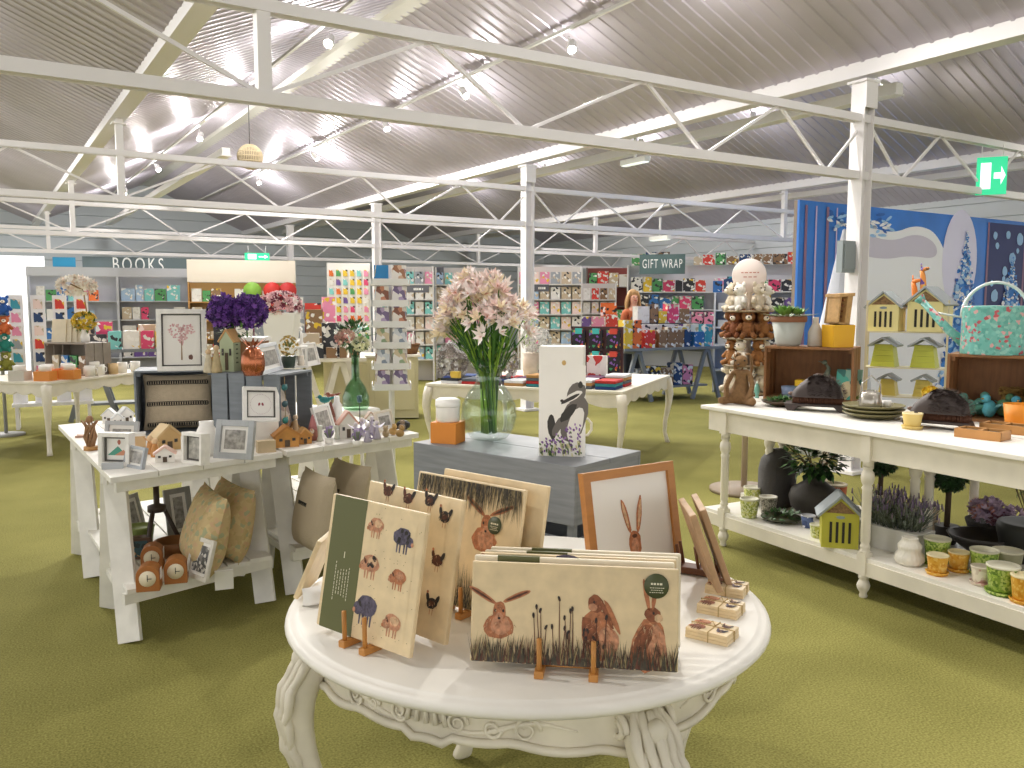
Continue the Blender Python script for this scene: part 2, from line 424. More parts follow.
def blades(m, x0, x1, zb, hmin, hmax, n, mis=(3, 4, 5), down=False, lay=6, wd=.0035, zf=None):
    for i in range(n):
        x = R.uniform(x0, x1); h = R.uniform(hmin, hmax); dx = R.uniform(-.25, .25)*h; w = R.uniform(.5, 1)*wd
        zz = zb if zf is None else zf(x)
        s = -1 if down else 1
        m.m = R.choice(mis)
        m.face([(x-w/2, -.0003*lay-i*4e-6, zz), (x+w/2, -.0003*lay-i*4e-6, zz), (x+dx, -.0003*lay-i*4e-6, zz+s*h)][::1 if not down else -1])
    m.m = 0
def fur(m, x, z, rx, rz_, n, mis, ln, lay=6):
    for i in range(n):
        a = R.random()*2*PI; q = math.sqrt(R.random()); px = x+rx*q*math.cos(a); pz = z+rz_*q*math.sin(a); d = R.uniform(-.6, .6)-PI/2+(.5 if px > x else -.5); w = ln*.1
        m.m = R.choice(mis); m.face([(px-w, -.0003*lay-i*5e-6, pz), (px+w, -.0003*lay-i*5e-6, pz), (px+ln*math.cos(d), -.0003*lay-i*5e-6, pz+ln*math.sin(d))][::-1])
    m.m = 0
def hare_face(m, x, z, s, L=1):
    blob(m, x-.01*s, z-.2*s, .25*s, .2*s, 0, 1, L); blob(m, x+.02*s, z-.18*s, .17*s, .16*s, 0, 6, L+1)
    for e, r in ((-1, 1.05), (1, -1.15)):
        blob(m, x+e*.28*s, z+.3*s, .045*s, .26*s, r, 1, L); blob(m, x+e*.3*s, z+.31*s, .02*s, .2*s, r, 2, L+1)
    blob(m, x, z+.04*s, .11*s, .17*s, 0, 1, L+1); blob(m, x, z-.06*s, .07*s, .09*s, 0, 6, L+2)
    for e in (-1, 1): blob(m, x+e*.065*s, z+.06*s, .018*s, .026*s, 0, 5, L+3)
    blob(m, x, z-.06*s, .025*s, .02*s, 0, 5, L+3); fur(m, x, z-.18*s, .26*s, .2*s, 40, (0, 1, 6, 8), .06*s); fur(m, x, z+.08*s, .09*s, .1*s, 16, (0, 2, 8), .04*s)
def hare_sit(m, x, z, s, f=1, L=1):
    blob(m, x-f*.02*s, z-.12*s, .22*s, .34*s, .2*f, 1, L); blob(m, x+f*.1*s, z-.22*s, .15*s, .2*s, 0, 6, L+1)
    blob(m, x-f*.12*s, z-.14*s, .1*s, .26*s, .35*f, 0, L+1)
    blob(m, x-f*.06*s, z+.28*s, .1*s, .12*s, .4*f, 0, L+2); blob(m, x-f*.1*s, z+.23*s, .06*s, .05*s, 0, 6, L+3)
    for k in (0, 1): blob(m, x+f*(.08+.08*k)*s, z+.16*s-.04*k*s, .035*s, .24*s, .45*f, k, L+3)
    blob(m, x-f*.08*s, z+.3*s, .016*s, .02*s, 0, 5, L+4); fur(m, x, z-.12*s, .2*s, .3*s, 60, (0, 1, 6, 8, 1), .07*s); fur(m, x-f*.04*s, z+.28*s, .08*s, .1*s, 16, (2, 0, 6), .04*s)
def hare_up(m, x, z, s, L=1):
    blob(m, x, z-.2*s, .2*s, .34*s, -.25, 1, L); blob(m, x-.09*s, z-.2*s, .09*s, .28*s, -.45, 0, L+1); blob(m, x+.1*s, z-.2*s, .12*s, .24*s, .1, 6, L+1)
    blob(m, x+.05*s, z+.16*s, .1*s, .09*s, 0, 0, L+2); blob(m, x+.12*s, z+.12*s, .05*s, .05*s, 0, 8, L+3)
    for k in (-1, 1): blob(m, x+.02*s+.05*k*s, z+.4*s, .028*s, .2*s, .18-.3*(k > 0), 1, L+2)
    blob(m, x+.06*s, z+.18*s, .014*s, .018*s, 0, 5, L+4); fur(m, x, z-.2*s, .18*s, .28*s, 60, (0, 1, 6, 8, 1), .07*s)
def pig(m, x, z, s, mi, sp=None, f=1, L=1):
    for k in (-.3, -.12, .14, .3): m.m = mi; m.face([(x+k*s*.85-.05*s, -.0003*L, z-.1*s), (x+k*s*.85+.06*s, -.0003*L, z-.1*s), (x+k*s*.85+.03*s, -.0003*L, z-.6*s), (x+k*s*.85-.03*s, -.0003*L, z-.6*s)][::-1])
    blob(m, x+f*.04*s, z+.02*s, .46*s, .33*s, -.1*f, mi, L+1); blob(m, x-f*.38*s, z-.12*s, .2*s, .2*s, .3, mi, L+2); blob(m, x+f*.12*s, z+.08*s, .26*s, .18*s, 0, 8 if mi == 6 else (6 if mi == 1 else mi), L+2); blob(m, x-f*.54*s, z-.2*s, .07*s, .08*s, 0, 6 if mi != 6 else 1, L+3)
    blob(m, x-f*.3*s, z+.06*s, .06*s, .13*s, .6*f, 2 if mi != 7 else 5, L+3); blob(m, x-f*.44*s, z-.08*s, .02*s, .02*s, 0, 5, L+4); fur(m, x, z, .4*s, .32*s, 40, (mi, 5 if mi == 7 else 1, 8 if mi != 7 else 7), .12*s, 5)
    if sp is not None:
        for q in range(5): blob(m, x+R.uniform(-.2, .3)*s, z+R.uniform(-.2, .25)*s, .09*s, .08*s, R.random(), sp, L+3)
def hen(m, x, z, s, mi=0, L=1):
    fur(m, x, z, .3*s, .2*s, 24, (0, 5, 2, 8), .14*s, 5)
    blob(m, x, z, .3*s, .22*s, .2, mi, L); blob(m, x+.28*s, z+.18*s, .09*s, .2*s, -.5, 5, L+1); blob(m, x-.25*s, z+.2*s, .09*s, .18*s, .3, mi, L+1)
    blob(m, x-.28*s, z+.4*s, .06*s, .06*s, 0, 1, L+2); blob(m, x, z, .16*s, .1*s, .3, 2, L+2)
    for k in (-.06, .08): blob(m, x+k*s, z-.32*s, .015*s, .14*s, 0, 1, L)
def squiggle(m, x, z, w, h, rows, mi=0, vert=False, th=.0012):
    """illegible small print"""
    for r in range(rows):
        ln = w*R.uniform(.5, 1); zz = z-h*(r+.5)/rows; x0 = x-ln/2; q = x0
        while q < x0+ln:
            d = R.uniform(.5, 1.2)*h/rows
            a, b_ = (q, zz) ; m.m = mi
            if vert: m.face([(a_[0], -.0002, a_[1]) for a_ in ((x+(zz-z+h/2), z+(q-x)), (x+(zz-z+h/2), z+(q-x)+d*.7), (x+(zz-z+h/2)+th, z+(q-x)+d*.7), (x+(zz-z+h/2)+th, z+(q-x)))][::-1])
            else: m.face([(q, -.0002, zz-th), (q+d*.7, -.0002, zz-th), (q+d*.7, -.0002, zz+th), (q, -.0002, zz+th)])
            q += d
    m.m = 0
CREAMT = M('#e8e2c8', .5)
def board(loc, w, h, rot, label, t=.011, group='painted stone boards on the round table', mat=STONE, rad=True):
    th = thing('serving_board', label, 'board', loc, rot, group)
    MB().box((0, t/2, h/2), (w, t, h)).build('slab', mat, th, bevel=.003)
    return th
def film(m, k):
    xs = [q[0]*.9 for q in m.v]; zs = [q[2]*.93+.006 for q in m.v]; m.m = k; m.at(); m.face([(min(xs), .0001, min(zs)), (max(xs), .0001, min(zs)), (max(xs), .0001, max(zs)), (min(xs), .0001, max(zs))]); m.m = 0
def picture(th, m, y=-.0006):
    film(m, len(BR)); return m.build('painted_print', BR+[STONE], th, loc=(0, y, 0))
def easel(base, rot, w, label, lean, hp=.085, dx=0.):
    f_ = Vector((-math.sin(rot[2]), math.cos(rot[2]), 0)); loc = Vector((base.x, base.y, TZ))+Vector((f_.y, -f_.x, 0))*dx+f_*.012
    e = thing('easel', label, 'easel', loc, (0, 0, rot[2]))
    for s in (-1, 1):
        x = s*w/2
        MB().box((x, -.012, .008), (.02, .055, .016)).build('foot', BEECH, e, bevel=.002)
        MB().tube([(x, -.028, .012), (x, -.029, hp)], .0055, 10).build('peg', BEECH, e)
        MB().bar((x, .012, .01), (x, .012+.09*math.tan(D2(lean)), .1), .012, .01).build('back_post', BEECH, e)
    MB().tube([(-w/2, .012, .012), (w/2, .012, .012)], .005, 8).build('crossbar', BEECH, e)
    return e
# the row of landscape boards at the front
c, W, HH, ro = stand((470, 661), (678, 673), TZ+.02, 565, 9)
b = board(c, W, HH, ro, 'wide front board painted with three hares in tall grass')
m = MB(); s = HH
hare_face(m, -W*.36, HH*.48, s*.62); hare_sit(m, W*.13, HH*.42, s*.75); hare_up(m, W*.36, HH*.42, s*.8)
blades(m, -W*.49, W*.49, .004, s*.12, s*.3, 520, (3, 4, 3, 2), wd=.004)
blades(m, -W*.49, W*.49, .002, s*.04, s*.14, 300, (3, 5, 2), wd=.005, lay=7)
for i in range(22):
    x = W*(-.2+.36*R.random()); h = s*R.uniform(.28, .7)*(.75+.25*(x < 0)); m.m = 2
    q_ = x+.008*R.uniform(-1, 1); m.face([(x, -.0026, .02), (x+.0025, -.0026, .02), (q_+.0015, -.0026, h), (q_, -.0026, h)]); blob(m, q_, h, .0028, .006, R.uniform(-.5, .5), 5, 8)
picture(b, m)
def badge(par, x, z, r, y=-.0026):
    bd = MB(); bd.at((x, 0, z), (PI/2, 0, 0)).lathe([(r, 0), (r, .0015), (0, .0016)], 32); q = bd.build('round_label', M('#4a5030', .5), par, loc=(0, y, 0)); q['label'] = 'round olive label with pale writing'
    m = MB(); squiggle(m, x, z+r*.35, r*1.1, r*.35, 1, th=.002); squiggle(m, x, z-.05*r, r*1.2, r*.55, 3, th=.0007); m.build('lettering', CREAMT, q, loc=(0, -.0022, 0))
badge(b, W*.395, HH*.83, .026)
easel(c, (0, 0, ro[2]), .115, 'little beech easel holding the wide hare board at the front', 9, .085, -.012)
n_ = Euler(ro).to_matrix() @ Vector((0, 1, 0)); fwd = Vector((n_.x, n_.y, 0)).normalized(); rt_ = Vector((fwd.y, -fwd.x, 0))
for i, (dx, dh, band, lab) in enumerate(((-.004, .004, 1, 'pale board with olive band, directly behind the wide hare board'), (.002, .0, 0, 'second board behind the hare board, orange and purple print at its top'),
                                       (.008, -.004, 1, 'third board behind the hare board, its olive band near the end'), (.016, -.006, 2, 'rearmost board of the front row, wide olive band on top'))):
    q = c+fwd*(.03+.034*i)+rt_*dx
    bb = board(q, W*.985, HH+dh, ro, lab, .015, mat=M('#eee3cb', .6, var=.08) if i != 1 else STONE)
    if band:
        o = MB().box((-W*(.27-.1*(i > 1)), .0075, (HH+dh)/2), (W*.21, .0162, HH+dh+.001)).build('sleeve', OLIVE, bb); o['label'] = 'olive paper sleeve'
    else:
        m = MB(); hen(m, -W*.42, HH*.8, .09, 1); hen(m, -W*.3, HH*.83, .07, 1); pig(m, -W*.05, HH*.86, .09, 7); picture(bb, m)
# the pig board on the left, portrait, band on its left side
c, W, HH, ro = stand((316, 624), (409, 659), TZ+.018, 503, 11)
b = board(c, W, HH, ro, 'tall board of painted pigs with an olive sleeve at one side', .013)
bw = W*.36
o = MB().box((-W/2+bw/2+.012, .0065, HH/2), (bw, .0146, HH*.998)).build('sleeve', OLIVE, b); o['label'] = 'olive paper sleeve with pale handwriting'
m = MB(); squiggle(m, -W/2+bw/2+.012, HH*.36, HH*.28, bw*.5, 6, vert=True, th=.0018); squiggle(m, -W/2+bw/2+.012, HH*.56, HH*.04, .02, 1, vert=True, th=.003); m.build('lettering', CREAMT, o, loc=(0, -.0012, 0))
m = MB(); x1 = W*.02; x2 = W*.3
pig(m, x1, HH*.84, .05, 6); pig(m, x2, HH*.8, .06, 7, 5, -1); pig(m, x1-.004, HH*.56, .06, 6, 5); pig(m, x2, HH*.52, .05, 1); pig(m, x1, HH*.25, .072, 7); pig(m, x2, HH*.2, .055, 6)
for i in range(60): blob(m, R.uniform(-W*.1, W*.48), R.uniform(.01, HH*.98), .0012, .0012, 0, 4, 1, 5)
picture(b, m)
easel(c, (0, 0, ro[2]), .07, 'little beech easel holding the tall pig board', 11, .085)
# poultry board behind it
c2, W2, H2, ro2 = stand((356, 612), (440, 644), TZ+.014, 490, 11)
b = board(c2, W2*1.1, H2, ro2, 'tall board of painted hens and cockerels behind the pig board', .013)
m = MB()
for x, z, k in ((.38, .86, 5), (.36, .55, 2), (.36, .25, 5), (-.3, .95, 2), (-.05, .93, 2), (.2, .95, 5)): hen(m, W2*x, H2*z, .06, k)
picture(b, m)
# landscape grass-and-hare boards against the crate
c, W, HH, ro = stand((405, 590), (505, 622), TZ+.02, 480, 12)
b = board(c, W*1.06, HH, ro, 'big board of a hare under dark hanging grass, leaning by the grey crate')
m = MB(); blades(m, -W*.5, W*.5, HH*.985, HH*.08, HH*.3, 420, (3, 4, 5, 3), True, 2); blades(m, -W*.5, W*.52, .003, HH*.12, HH*.36, 300, (3, 4, 5), wd=.004)
hare_face(m, W*.22, HH*.66, HH*.5); picture(b, m); badge(b, W*.3, HH*.69, .022)
n_ = Euler(ro).to_matrix() @ Vector((0, 1, 0)); fwd = Vector((n_.x, n_.y, 0)).normalized(); rt_ = Vector((fwd.y, -fwd.x, 0))
b = board(c+fwd*.035+rt_*.05, W*1.0, HH+.01, ro, 'plain-edged board tucked behind the hanging-grass hare board', .014)
easel(c-fwd*.0, (0, 0, ro[2]), .07, 'small easel in front of the hanging-grass hare board', 12, .08, .01)
# leftmost board leaning on its own, seen from its edge
c, W, HH, ro = stand((296, 588), (322, 590), TZ+.004, 515, 4)
lb = board(rz(303, 588, TZ+.004), .16, .175, (-D2(24), 0, D2(-96)), 'small plain board leaning at the table edge, behind the pig board', .014)
bundle = MB(); bundle.pillow(.10, .05, .05, 8)
one(bundle, 'gift_bag', M('#f4f2ee', .6), 'small crumpled white gift bag behind the pig board', 'bag', rz(312, 603, TZ)+Vector((.02, .0, 0)), D2(40))
# oak frame with rabbit print
c, W, HH, ro = stand((594, 588), (684, 566), TZ+.004, 467, 10)
fr = thing('framed_print', 'oak framed rabbit print standing beside the grey crate', 'frame', c, ro)
OAK = M('#b67a3b', .45, var=.15, vs=7, stretch=(1, 1, 5))
fw = .026
m = MB(); m.box((-W/2+fw/2, .01, HH/2), (fw, .022, HH)); m.box((W/2-fw/2, .01, HH/2), (fw, .022, HH)); m.box((0, .01, fw/2), (W-2*fw, .022, fw)); m.box((0, .01, HH-fw/2), (W-2*fw, .022, fw))
m.build('frame', OAK, fr)
MB().box((0, .012, HH/2), (W-2*fw, .006, HH-2*fw)).build('mount', M('#ece8e0', .5), fr)
m = MB(); s = HH*.62; blob(m, 0, HH*.30, s*.12, s*.2, 0, 1, 1); blob(m, 0, HH*.28, s*.07, s*.12, 0, 6, 2)
for e in (-1, 1): blob(m, e*s*.13, HH*.56, s*.05, s*.27, -e*.22, 1, 2); blob(m, e*s*.14, HH*.57, s*.025, s*.2, -e*.22, 8, 3)
blob(m, 0, HH*.37, s*.05, s*.03, 0, 2, 4)
m.build('rabbit_print', BR, fr, loc=(0, .0085, 0))
# rack with two boards seen edge-on
c = rz(700, 574, TZ)
ra = D2(62)
rk = thing('plate_rack', 'small dark wooden rack holding two boards beside the oak frame', 'rack', c, ra)
WAL = M('#6f4428', .5, var=.2)
MB().box((0, .0, .012), (.05, .13, .02)).build('base', WAL, rk, bevel=.002)
for y in (-.055, 0, .055): MB().tube([(-.018, y, .02), (-.018, y+.012, .085)], .005, 8).build('peg', WAL, rk); MB().tube([(.018, y, .02), (.018, y+.012, .085)], .005, 8).build('peg', WAL, rk)
EDG2 = M('#b89672', .6, var=.25, vs=16)
cs, sn = math.cos(ra), math.sin(ra)
c, W, HH, ro = stand((679, 580), (690, 578), TZ+.02, 490, 0)
for k, (px, py, top, lab) in enumerate(((716, 580, 498, 'board standing in the dark rack, nearest the oak frame'), (727, 574, 487, 'board standing in the dark rack, farthest from the oak frame'))):
    p = rz(px, py, TZ+.024); hh = .225
    bd = board(p, .2, hh, (-D2(20), 0, D2(88-3*k)), lab, .018, 'boards standing in the rack', mat=EDG2)
# coaster packs tied with string
STR = M('#b59a66', .8)
for k, (px, py, ang, lab) in enumerate(((727, 592, -28, 'string-tied pack of coasters nearest the rack'), (721, 612, -32, 'middle one of three string-tied coaster packs'), (712, 637, -36, 'string-tied coaster pack nearest the front of the table'))):
    p = rz(px, py, TZ); cp = thing('coaster_pack', lab, 'coasters', p, D2(ang), 'coaster packs tied with string')
    for j in range(3): MB().box((0, 0, .004+.0085*j), (.105-.001*j, .075, .008)).build('coaster', STONE, cp, bevel=.001)
    m = MB().at((0, 0, .0258), (-PI/2, 0, 0))
    for i in range(4):
        (hen if i % 2 else pig)(m, -.028+.056*(i % 2), -.016+.034*(i//2), .036, (0, 7, 1, 2)[i])
    m.build('painted_print', BR, cp)
    MB().box((.005, 0, .013), (.002, .078, .027)).box((0, .004, .013), (.109, .002, .027)).build('string', STR, cp)
    MB().tube([(.005, .004, .028), (.015, .012, .033), (.02, .02, .027)], .0011, 5).tube([(.005, .004, .028), (-.004, .014, .034), (-.012, .02, .028)], .0011, 5).build('bow', STR, cp)
# ================================================================ grey crates behind the table
CZ = .974
a_ = Vector((.2225, 2.95, 0)); b_ = Vector((-.413, 3.49, 0)); ux = (a_-b_).normalized(); ang = math.atan2(ux.y, ux.x); dy = Vector((-ux.y, ux.x, 0))
CL, CD = (a_-b_).length, .44
def slat_crate(name, label, L, D_, Hh, loc, rot, mat, group, gap=.05, ns=2):
    t = thing(name, label, 'crate', loc, rot, group)
    sh = (Hh-gap*(ns-1))/ns
    for y in (.008, D_-.008):
        for i in range(ns): MB().box((0, y, sh/2+i*(sh+gap)), (L, .016, sh)).build('side_slat', mat, t, bevel=.002)
    for x in (-L/2+.009, L/2-.009):
        for i in range(ns): MB().box((x, D_/2, sh/2+i*(sh+gap)), (.018, D_-.034, sh-.004)).build('end_slat', mat, t, bevel=.002)
    for x in (-1, 1):
        for y in (.028, D_-.028): MB().box((x*(L/2-.03), y, Hh/2), (.03, .022, Hh-.01)).build('corner_post', mat, t)
    for i in range(2): MB().box((0, D_*(.25+.5*i), Hh-.009+.0005), (L+.004, D_/2-.004, .018)).build('top_board', mat, t, bevel=.002)
    return t
mid = (a_+b_)/2
slat_crate('crate', 'grey slatted wooden crate carrying the flower vase and badger box', CL, CD, .486, mid+Vector((0, 0, .488)), ang, GREYW, 'stacked grey crates behind the round table')
slat_crate('crate', 'lower grey slatted crate on the carpet under the vase crate', CL, CD, .486, mid+Vector((0, 0, .0)), ang, GREYW, 'stacked grey crates behind the round table')
# vase of alstroemeria
vp = rz(489, 440, CZ); vs_ = vp.y/F
va = thing('flower_vase', 'clear glass vase of pale pink alstroemeria on the grey crate', 'vase', vp)
pr = [(.0, .004), (.06, .004), (.078, .012), (.105, .05), (.119, .1), (.115, .15), (.088, .205), (.06, .24), (.051, .265), (.058, .3), (.07, .355)]
pin = [(r-.004, z) for r, z in pr[::-1] if z > .02]+[(.0, .022)]
MB().lathe(pr+pin, 40).build('glass', GLASS('#f6fbf9'), va)
st = MB(); fl = MB(); le = MB(); GR = [M('#4a7a2a', .5), M('#86ab38', .5), M('#33602a', .55)]
PK = [M('#fceae5', .5), M('#fff5f1', .5), M('#f9dfd8', .5), M('#faebcd', .5), M('#d7a08c', .6)]
def bloom(fl, p, d, s):
    d = Vector(d).normalized(); a = d.orthogonal().normalized(); b = d.cross(a)
    o = R.random()*6
    fl.m = R.choice((0, 0, 1, 1, 2, 3))
    for k in range(6):
        t = o+k*PI/3; q = (a*math.cos(t)+b*math.sin(t)); dr = d*.75+q*.75
        fl.leaf(p, dr, s*R.uniform(.85, 1.1), s*.42, d, -.25 if k % 2 else .2)
    fl.m = 4
    for k in range(3): fl.leaf(p, d+a*R.uniform(-.3, .3)+b*R.uniform(-.3, .3), s*.7, s*.06, a)
    fl.m = 0
for i in range(78):
    t = R.random()*2*PI; rr = math.sqrt(R.random())
    top = Vector((-.02+math.cos(t)*rr*.18, math.sin(t)*rr*.17, 0.655-.15*rr**3+R.uniform(-.09, .03)))
    if i < 7: top = Vector((-.19+.05*R.random(), R.uniform(-.08, .05), .44+.07*R.random()))
    nk = Vector((math.cos(t)*rr*.042, math.sin(t)*rr*.042, .27)); bt = Vector((math.cos(t+.6)*rr*.03, math.sin(t+.6)*rr*.03, .03+R.random()*.02))
    st.m = R.choice((0, 1, 0, 2)); mid_ = nk.lerp(top, .5)+Vector((0, 0, .02)); st.tube([bt, nk, mid_, top], [.004, .0038, .0035, .0025], 5)
    for k in range(5):
        le.m = R.choice((0, 1, 2)); u = R.uniform(.05, .8); p = nk.lerp(top, u); le.leaf(p, (top-nk).normalized()+Vector((R.uniform(-1, 1), R.uniform(-1, 1), R.uniform(-.4, .6)))*.6, .06, .012)
    for k in range(R.choice((4, 5, 6))):
        dv = Vector((R.uniform(-1, 1), R.uniform(-1, 1), R.uniform(-.4, 1))); dv = dv.normalized()+(top-Vector((0, 0, .4))).normalized()*.8
        bloom(fl, top+dv.normalized()*.028+Vector((R.uniform(-.02, .02), R.uniform(-.02, .02), 0)), dv, R.uniform(.036, .05))
st.m = 1
for k in range(12): t = R.random()*6; st.tube([(.033*math.cos(t), .033*math.sin(t), .22), (.03*math.cos(t+.5), .03*math.sin(t+.5), .032)], .0055, 6)
st.build('stems', GR, va); le.build('foliage', GR, va); fl.build('blossom', PK, va)
# candle in orange box
p = rz(443, 443, CZ); k = p.y/F
ob = thing('candle_box', 'orange paper box with white lidded candle beside the glass vase', 'box', p+dy*.03, D2(-20))
MB().box((0, 0, .044), (.115, .1, .088)).build('sleeve', M('#dd8a33', .55), ob, bevel=.002)
MB().lathe([(0, .088), (.045, .088), (.05, .095), (.05, .165), (.046, .175), (0, .176)], 28).build('candle_jar', M('#f1eee8', .35), ob)
MB().lathe([(.051, .15), (.0525, .155), (.052, .178), (.04, .185), (0, .186)], 28).build('lid', M('#f6f4ef', .4), ob)
# tall white box with badger print
bx, W, HH, ro = stand((545, 458), (585, 458), CZ, 345, 0)
p = rz(554, 456, CZ); kk = p.y/F*1.0
bb = thing('gift_box', 'tall white box printed with a badger among purple flowers', 'box', p+dy*.05, ang+D2(31))
bw, bh, bd = .168, .418, .1
MB().box((0, 0, bh/2), (bw, bd, bh)).build('carton', M('#efece6', .5, var=.03), bb, bevel=.002)
m = MB(); s = .2; BG = [M('#6b6560', .6), M('#35322f', .6), M('#e9e5de', .6), M('#7a4f95', .6), M('#a07bb4', .6), M('#56703b', .6), M('#d8d3a4', .6), M('#c7a566', .6)]
blob(m, .045, .13, .042, .08, -.35, 0, 1); blob(m, .05, .11, .025, .06, -.3, 2, 2); blob(m, .052, .215, .03, .04, -.6, 0, 2); blob(m, .04, .205, .036, .012, .55, 2, 3); blob(m, .032, .198, .038, .006, .5, 1, 4); blob(m, .004, .19, .006, .005, 0, 1, 4); blob(m, .066, .245, .008, .012, 0, 1, 3)
blob(m, -.03, .1, .014, .045, .1, 1, 1); blob(m, -.012, .1, .012, .035, -.4, 0, 2); blob(m, .025, .15, .015, .04, -.7, 1, 3)
for i in range(150):
    x = R.uniform(-.07, .07); z = R.uniform(.01, .05+.075*max(0, (x+.07)/.14)); 
    if R.random() < .7: blob(m, x, z, .003, .005, R.random(), R.choice((3, 4, 3, 5)), 5, 6)
    else: blob(m, x, z*.5, .003, .009, R.uniform(-.3, .3), R.choice((5, 6)), 5, 6)
blob(m, .01, .318, .007, .009, 0, 7, 1)
film(m, len(BG)); m.build('badger_print', BG+[M('#efece6', .5, var=.03)], bb, loc=(0, -bd/2-.0006, 0)).scale = (1.12, 1, 1.12)
m = MB().at((-bw/2-.0006, 0, 0), (0, 0, -PI/2))
for i in range(40): blob(m, R.uniform(-.04, .04), R.uniform(.01, .09), .003, .006, R.random(), R.choice((3, 4, 5, 6)), 1, 6)
squiggle(m, 0, .26, .2, .012, 2, mi=0, vert=True, th=.0007)
m.build('side_print', BG, bb)
# cream mug behind the box
p = rz(571, 441, CZ)+dy*.0
mg = thing('mug', 'cream mug whose handle shows beside the badger box', 'mug', p+ux*.0+dy*.02, D2(25))
MB().lathe([(0, .004), (.036, 0), (.042, .01), (.045, .1), (.042, .1), (.039, .012), (0, .01)], 28).build('cup', M('#ece5d6', .3), mg)
MB().tube([(.043, 0, .085), (.065, 0, .09), (.085, 0, .07), (.086, 0, .04), (.068, 0, .018), (.042, 0, .02)], .0055, 8).build('handle', M('#ece5d6', .3), mg)
# ================================================================ makers shared by the displays
def V3(p, dx=0, dy=0, dz=0): return Vector((p[0]+dx, p[1]+dy, p[2]+dz))
PHOTO = M('#aaa69f', .4, var=.6, vs=34)
def photo_frame(loc, w, h, rot, label, col='#eceae4', b=.025, t=.018, mount=.02, art=PHOTO, group=None, rough=.45, deco=None):
    th = thing('photo_frame', label, 'frame', loc, rot, group)
    m = MB()
    m.box((-w/2+b/2, t/2, h/2), (b, t, h)); m.box((w/2-b/2, t/2, h/2), (b, t, h)); m.box((0, t/2, b/2), (w-2*b, t, b)); m.box((0, t/2, h-b/2), (w-2*b, t, b))
    m.build('frame', M(col, rough, var=.08, vs=30), th, bevel=.0015)
    MB().box((0, t*.7, h/2), (w-2*b, t*.3, h-2*b)).build('mount', M('#f1eee8', .5), th)
    k = b+mount
    if t >= .03:
        q = MB(); iw, ih = w-2*b, h-2*b
        for sx in (-1, 1): q.box((sx*(iw/2-.004), t*.45, h/2), (.008, t*.12, ih)); q.box((0, t*.45, h/2+sx*(ih/2-.004)), (iw-.016, t*.12, .008))
        q.build('lining', M('#55524e', .6), th)
    if deco: deco(th, w-2*b, h-2*b, t*.55-.001, h/2)
    elif w-2*k > .01: MB().box((0, t*.5, h/2), (w-2*k, .002, h-2*k)).build('photograph', art, th)
    return th
def stand_frame(pl, pr, z, top, lean, label, **kw):
    c, w, h, ro = stand(pl, pr, z, top, lean); return photo_frame(c, w, h, ro, label, **kw)
def foliage(m, c, r, n, l, w, mis=(0,), up=.2):
    for i in range(n):
        d = Vector((R.gauss(0, 1), R.gauss(0, 1), R.gauss(0, 1))).normalized(); k = R.uniform(.55, 1)
        p = Vector((c[0]+d.x*r[0]*k, c[1]+d.y*r[1]*k, c[2]+d.z*r[2]*k)); m.m = R.choice(mis)
        m.leaf(p, d+Vector((R.uniform(-.6, .6), R.uniform(-.6, .6), up+R.uniform(-.4, .5))), l*R.uniform(.7, 1.2), w*R.uniform(.7, 1.2))
    m.m = 0
    return m
def puff(m, c, r, n, s, mis, petals=5):
    """round flower head of many florets"""
    for i in range(n):
        d = Vector((R.gauss(0, 1), R.gauss(0, 1), R.gauss(0, 1)+.3)).normalized(); p = Vector((c[0]+d.x*r[0], c[1]+d.y*r[1], c[2]+d.z*r[2])); m.m = R.choice(mis)
        a = d.orthogonal().normalized(); b = d.cross(a); o = R.random()*6
        for k in range(petals):
            q = o+2*PI*k/petals; m.leaf(p, a*math.cos(q)+b*math.sin(q)+d*.5, s, s*.7, d, -.2)
    m.m = 0
    return m
def lathe_thing(name, label, cat, loc, prof, mat, part='body', group=None, seg=24, **kw):
    return one(MB().lathe(prof, seg, **kw), name, mat, label, cat, loc, 0, group)
def pot(loc, r, h, mat, label, group=None, saucer=True, rim='#c9bda0', inner='#6b5a43', taper=.82, name='flowerpot'):
    t = thing(name, label, 'pot', loc, R.random()*6, group)
    z0 = .012 if saucer else 0
    MB().lathe([(0, z0), (r*taper*.9, z0), (r*taper, z0+.01), (r, h*.96), (r*.99, h), (r*.9, h), (r*.86, h*.8), (0, h*.78)], 24).build('body', mat, t)
    MB().lathe([(r*1.0, h*.93), (r*1.03, h*.95), (r*1.03, h*1.0), (r*.9, h*1.005), (r*.88, h*.9)], 24).build('rim', M(rim, .5), t)
    if saucer: MB().lathe([(0, 0), (r*.95, 0), (r*1.08, .016), (r*1.03, .018), (r*.9, .012), (0, .012)], 24).build('saucer', mat, t)
    return t
def open_crate(label, w, d, h, loc, rot, mat, group=None, sl=3, th_=.012):
    t = thing('crate', label, 'crate', loc, rot, group)
    sh = (d-.012*(sl-1))/sl
    for k in range(sl):
        y = sh/2+k*(sh+.012)
        for s in (-1, 1): MB().box((s*(w/2-th_/2), y, h/2), (th_, sh, h)).build('side_board', mat, t, bevel=.0015)
        MB().box((0, y, h-th_/2+.0004), (w-2*th_, sh, th_)).build('top_board', mat, t, bevel=.0015)
        MB().box((0, y, th_/2), (w-2*th_, sh, th_)).build('bottom_board', mat, t)
    MB().box((0, d-.006, h/2), (w-2*th_-.001, .012, h-2*th_)).build('back_panel', mat, t)
    for s in (-1, 1): MB().box((s*(w/2-th_-.012), d/2, h-th_-.012), (.02, d-.03, .02)).build('corner_batten', mat, t)
    return t
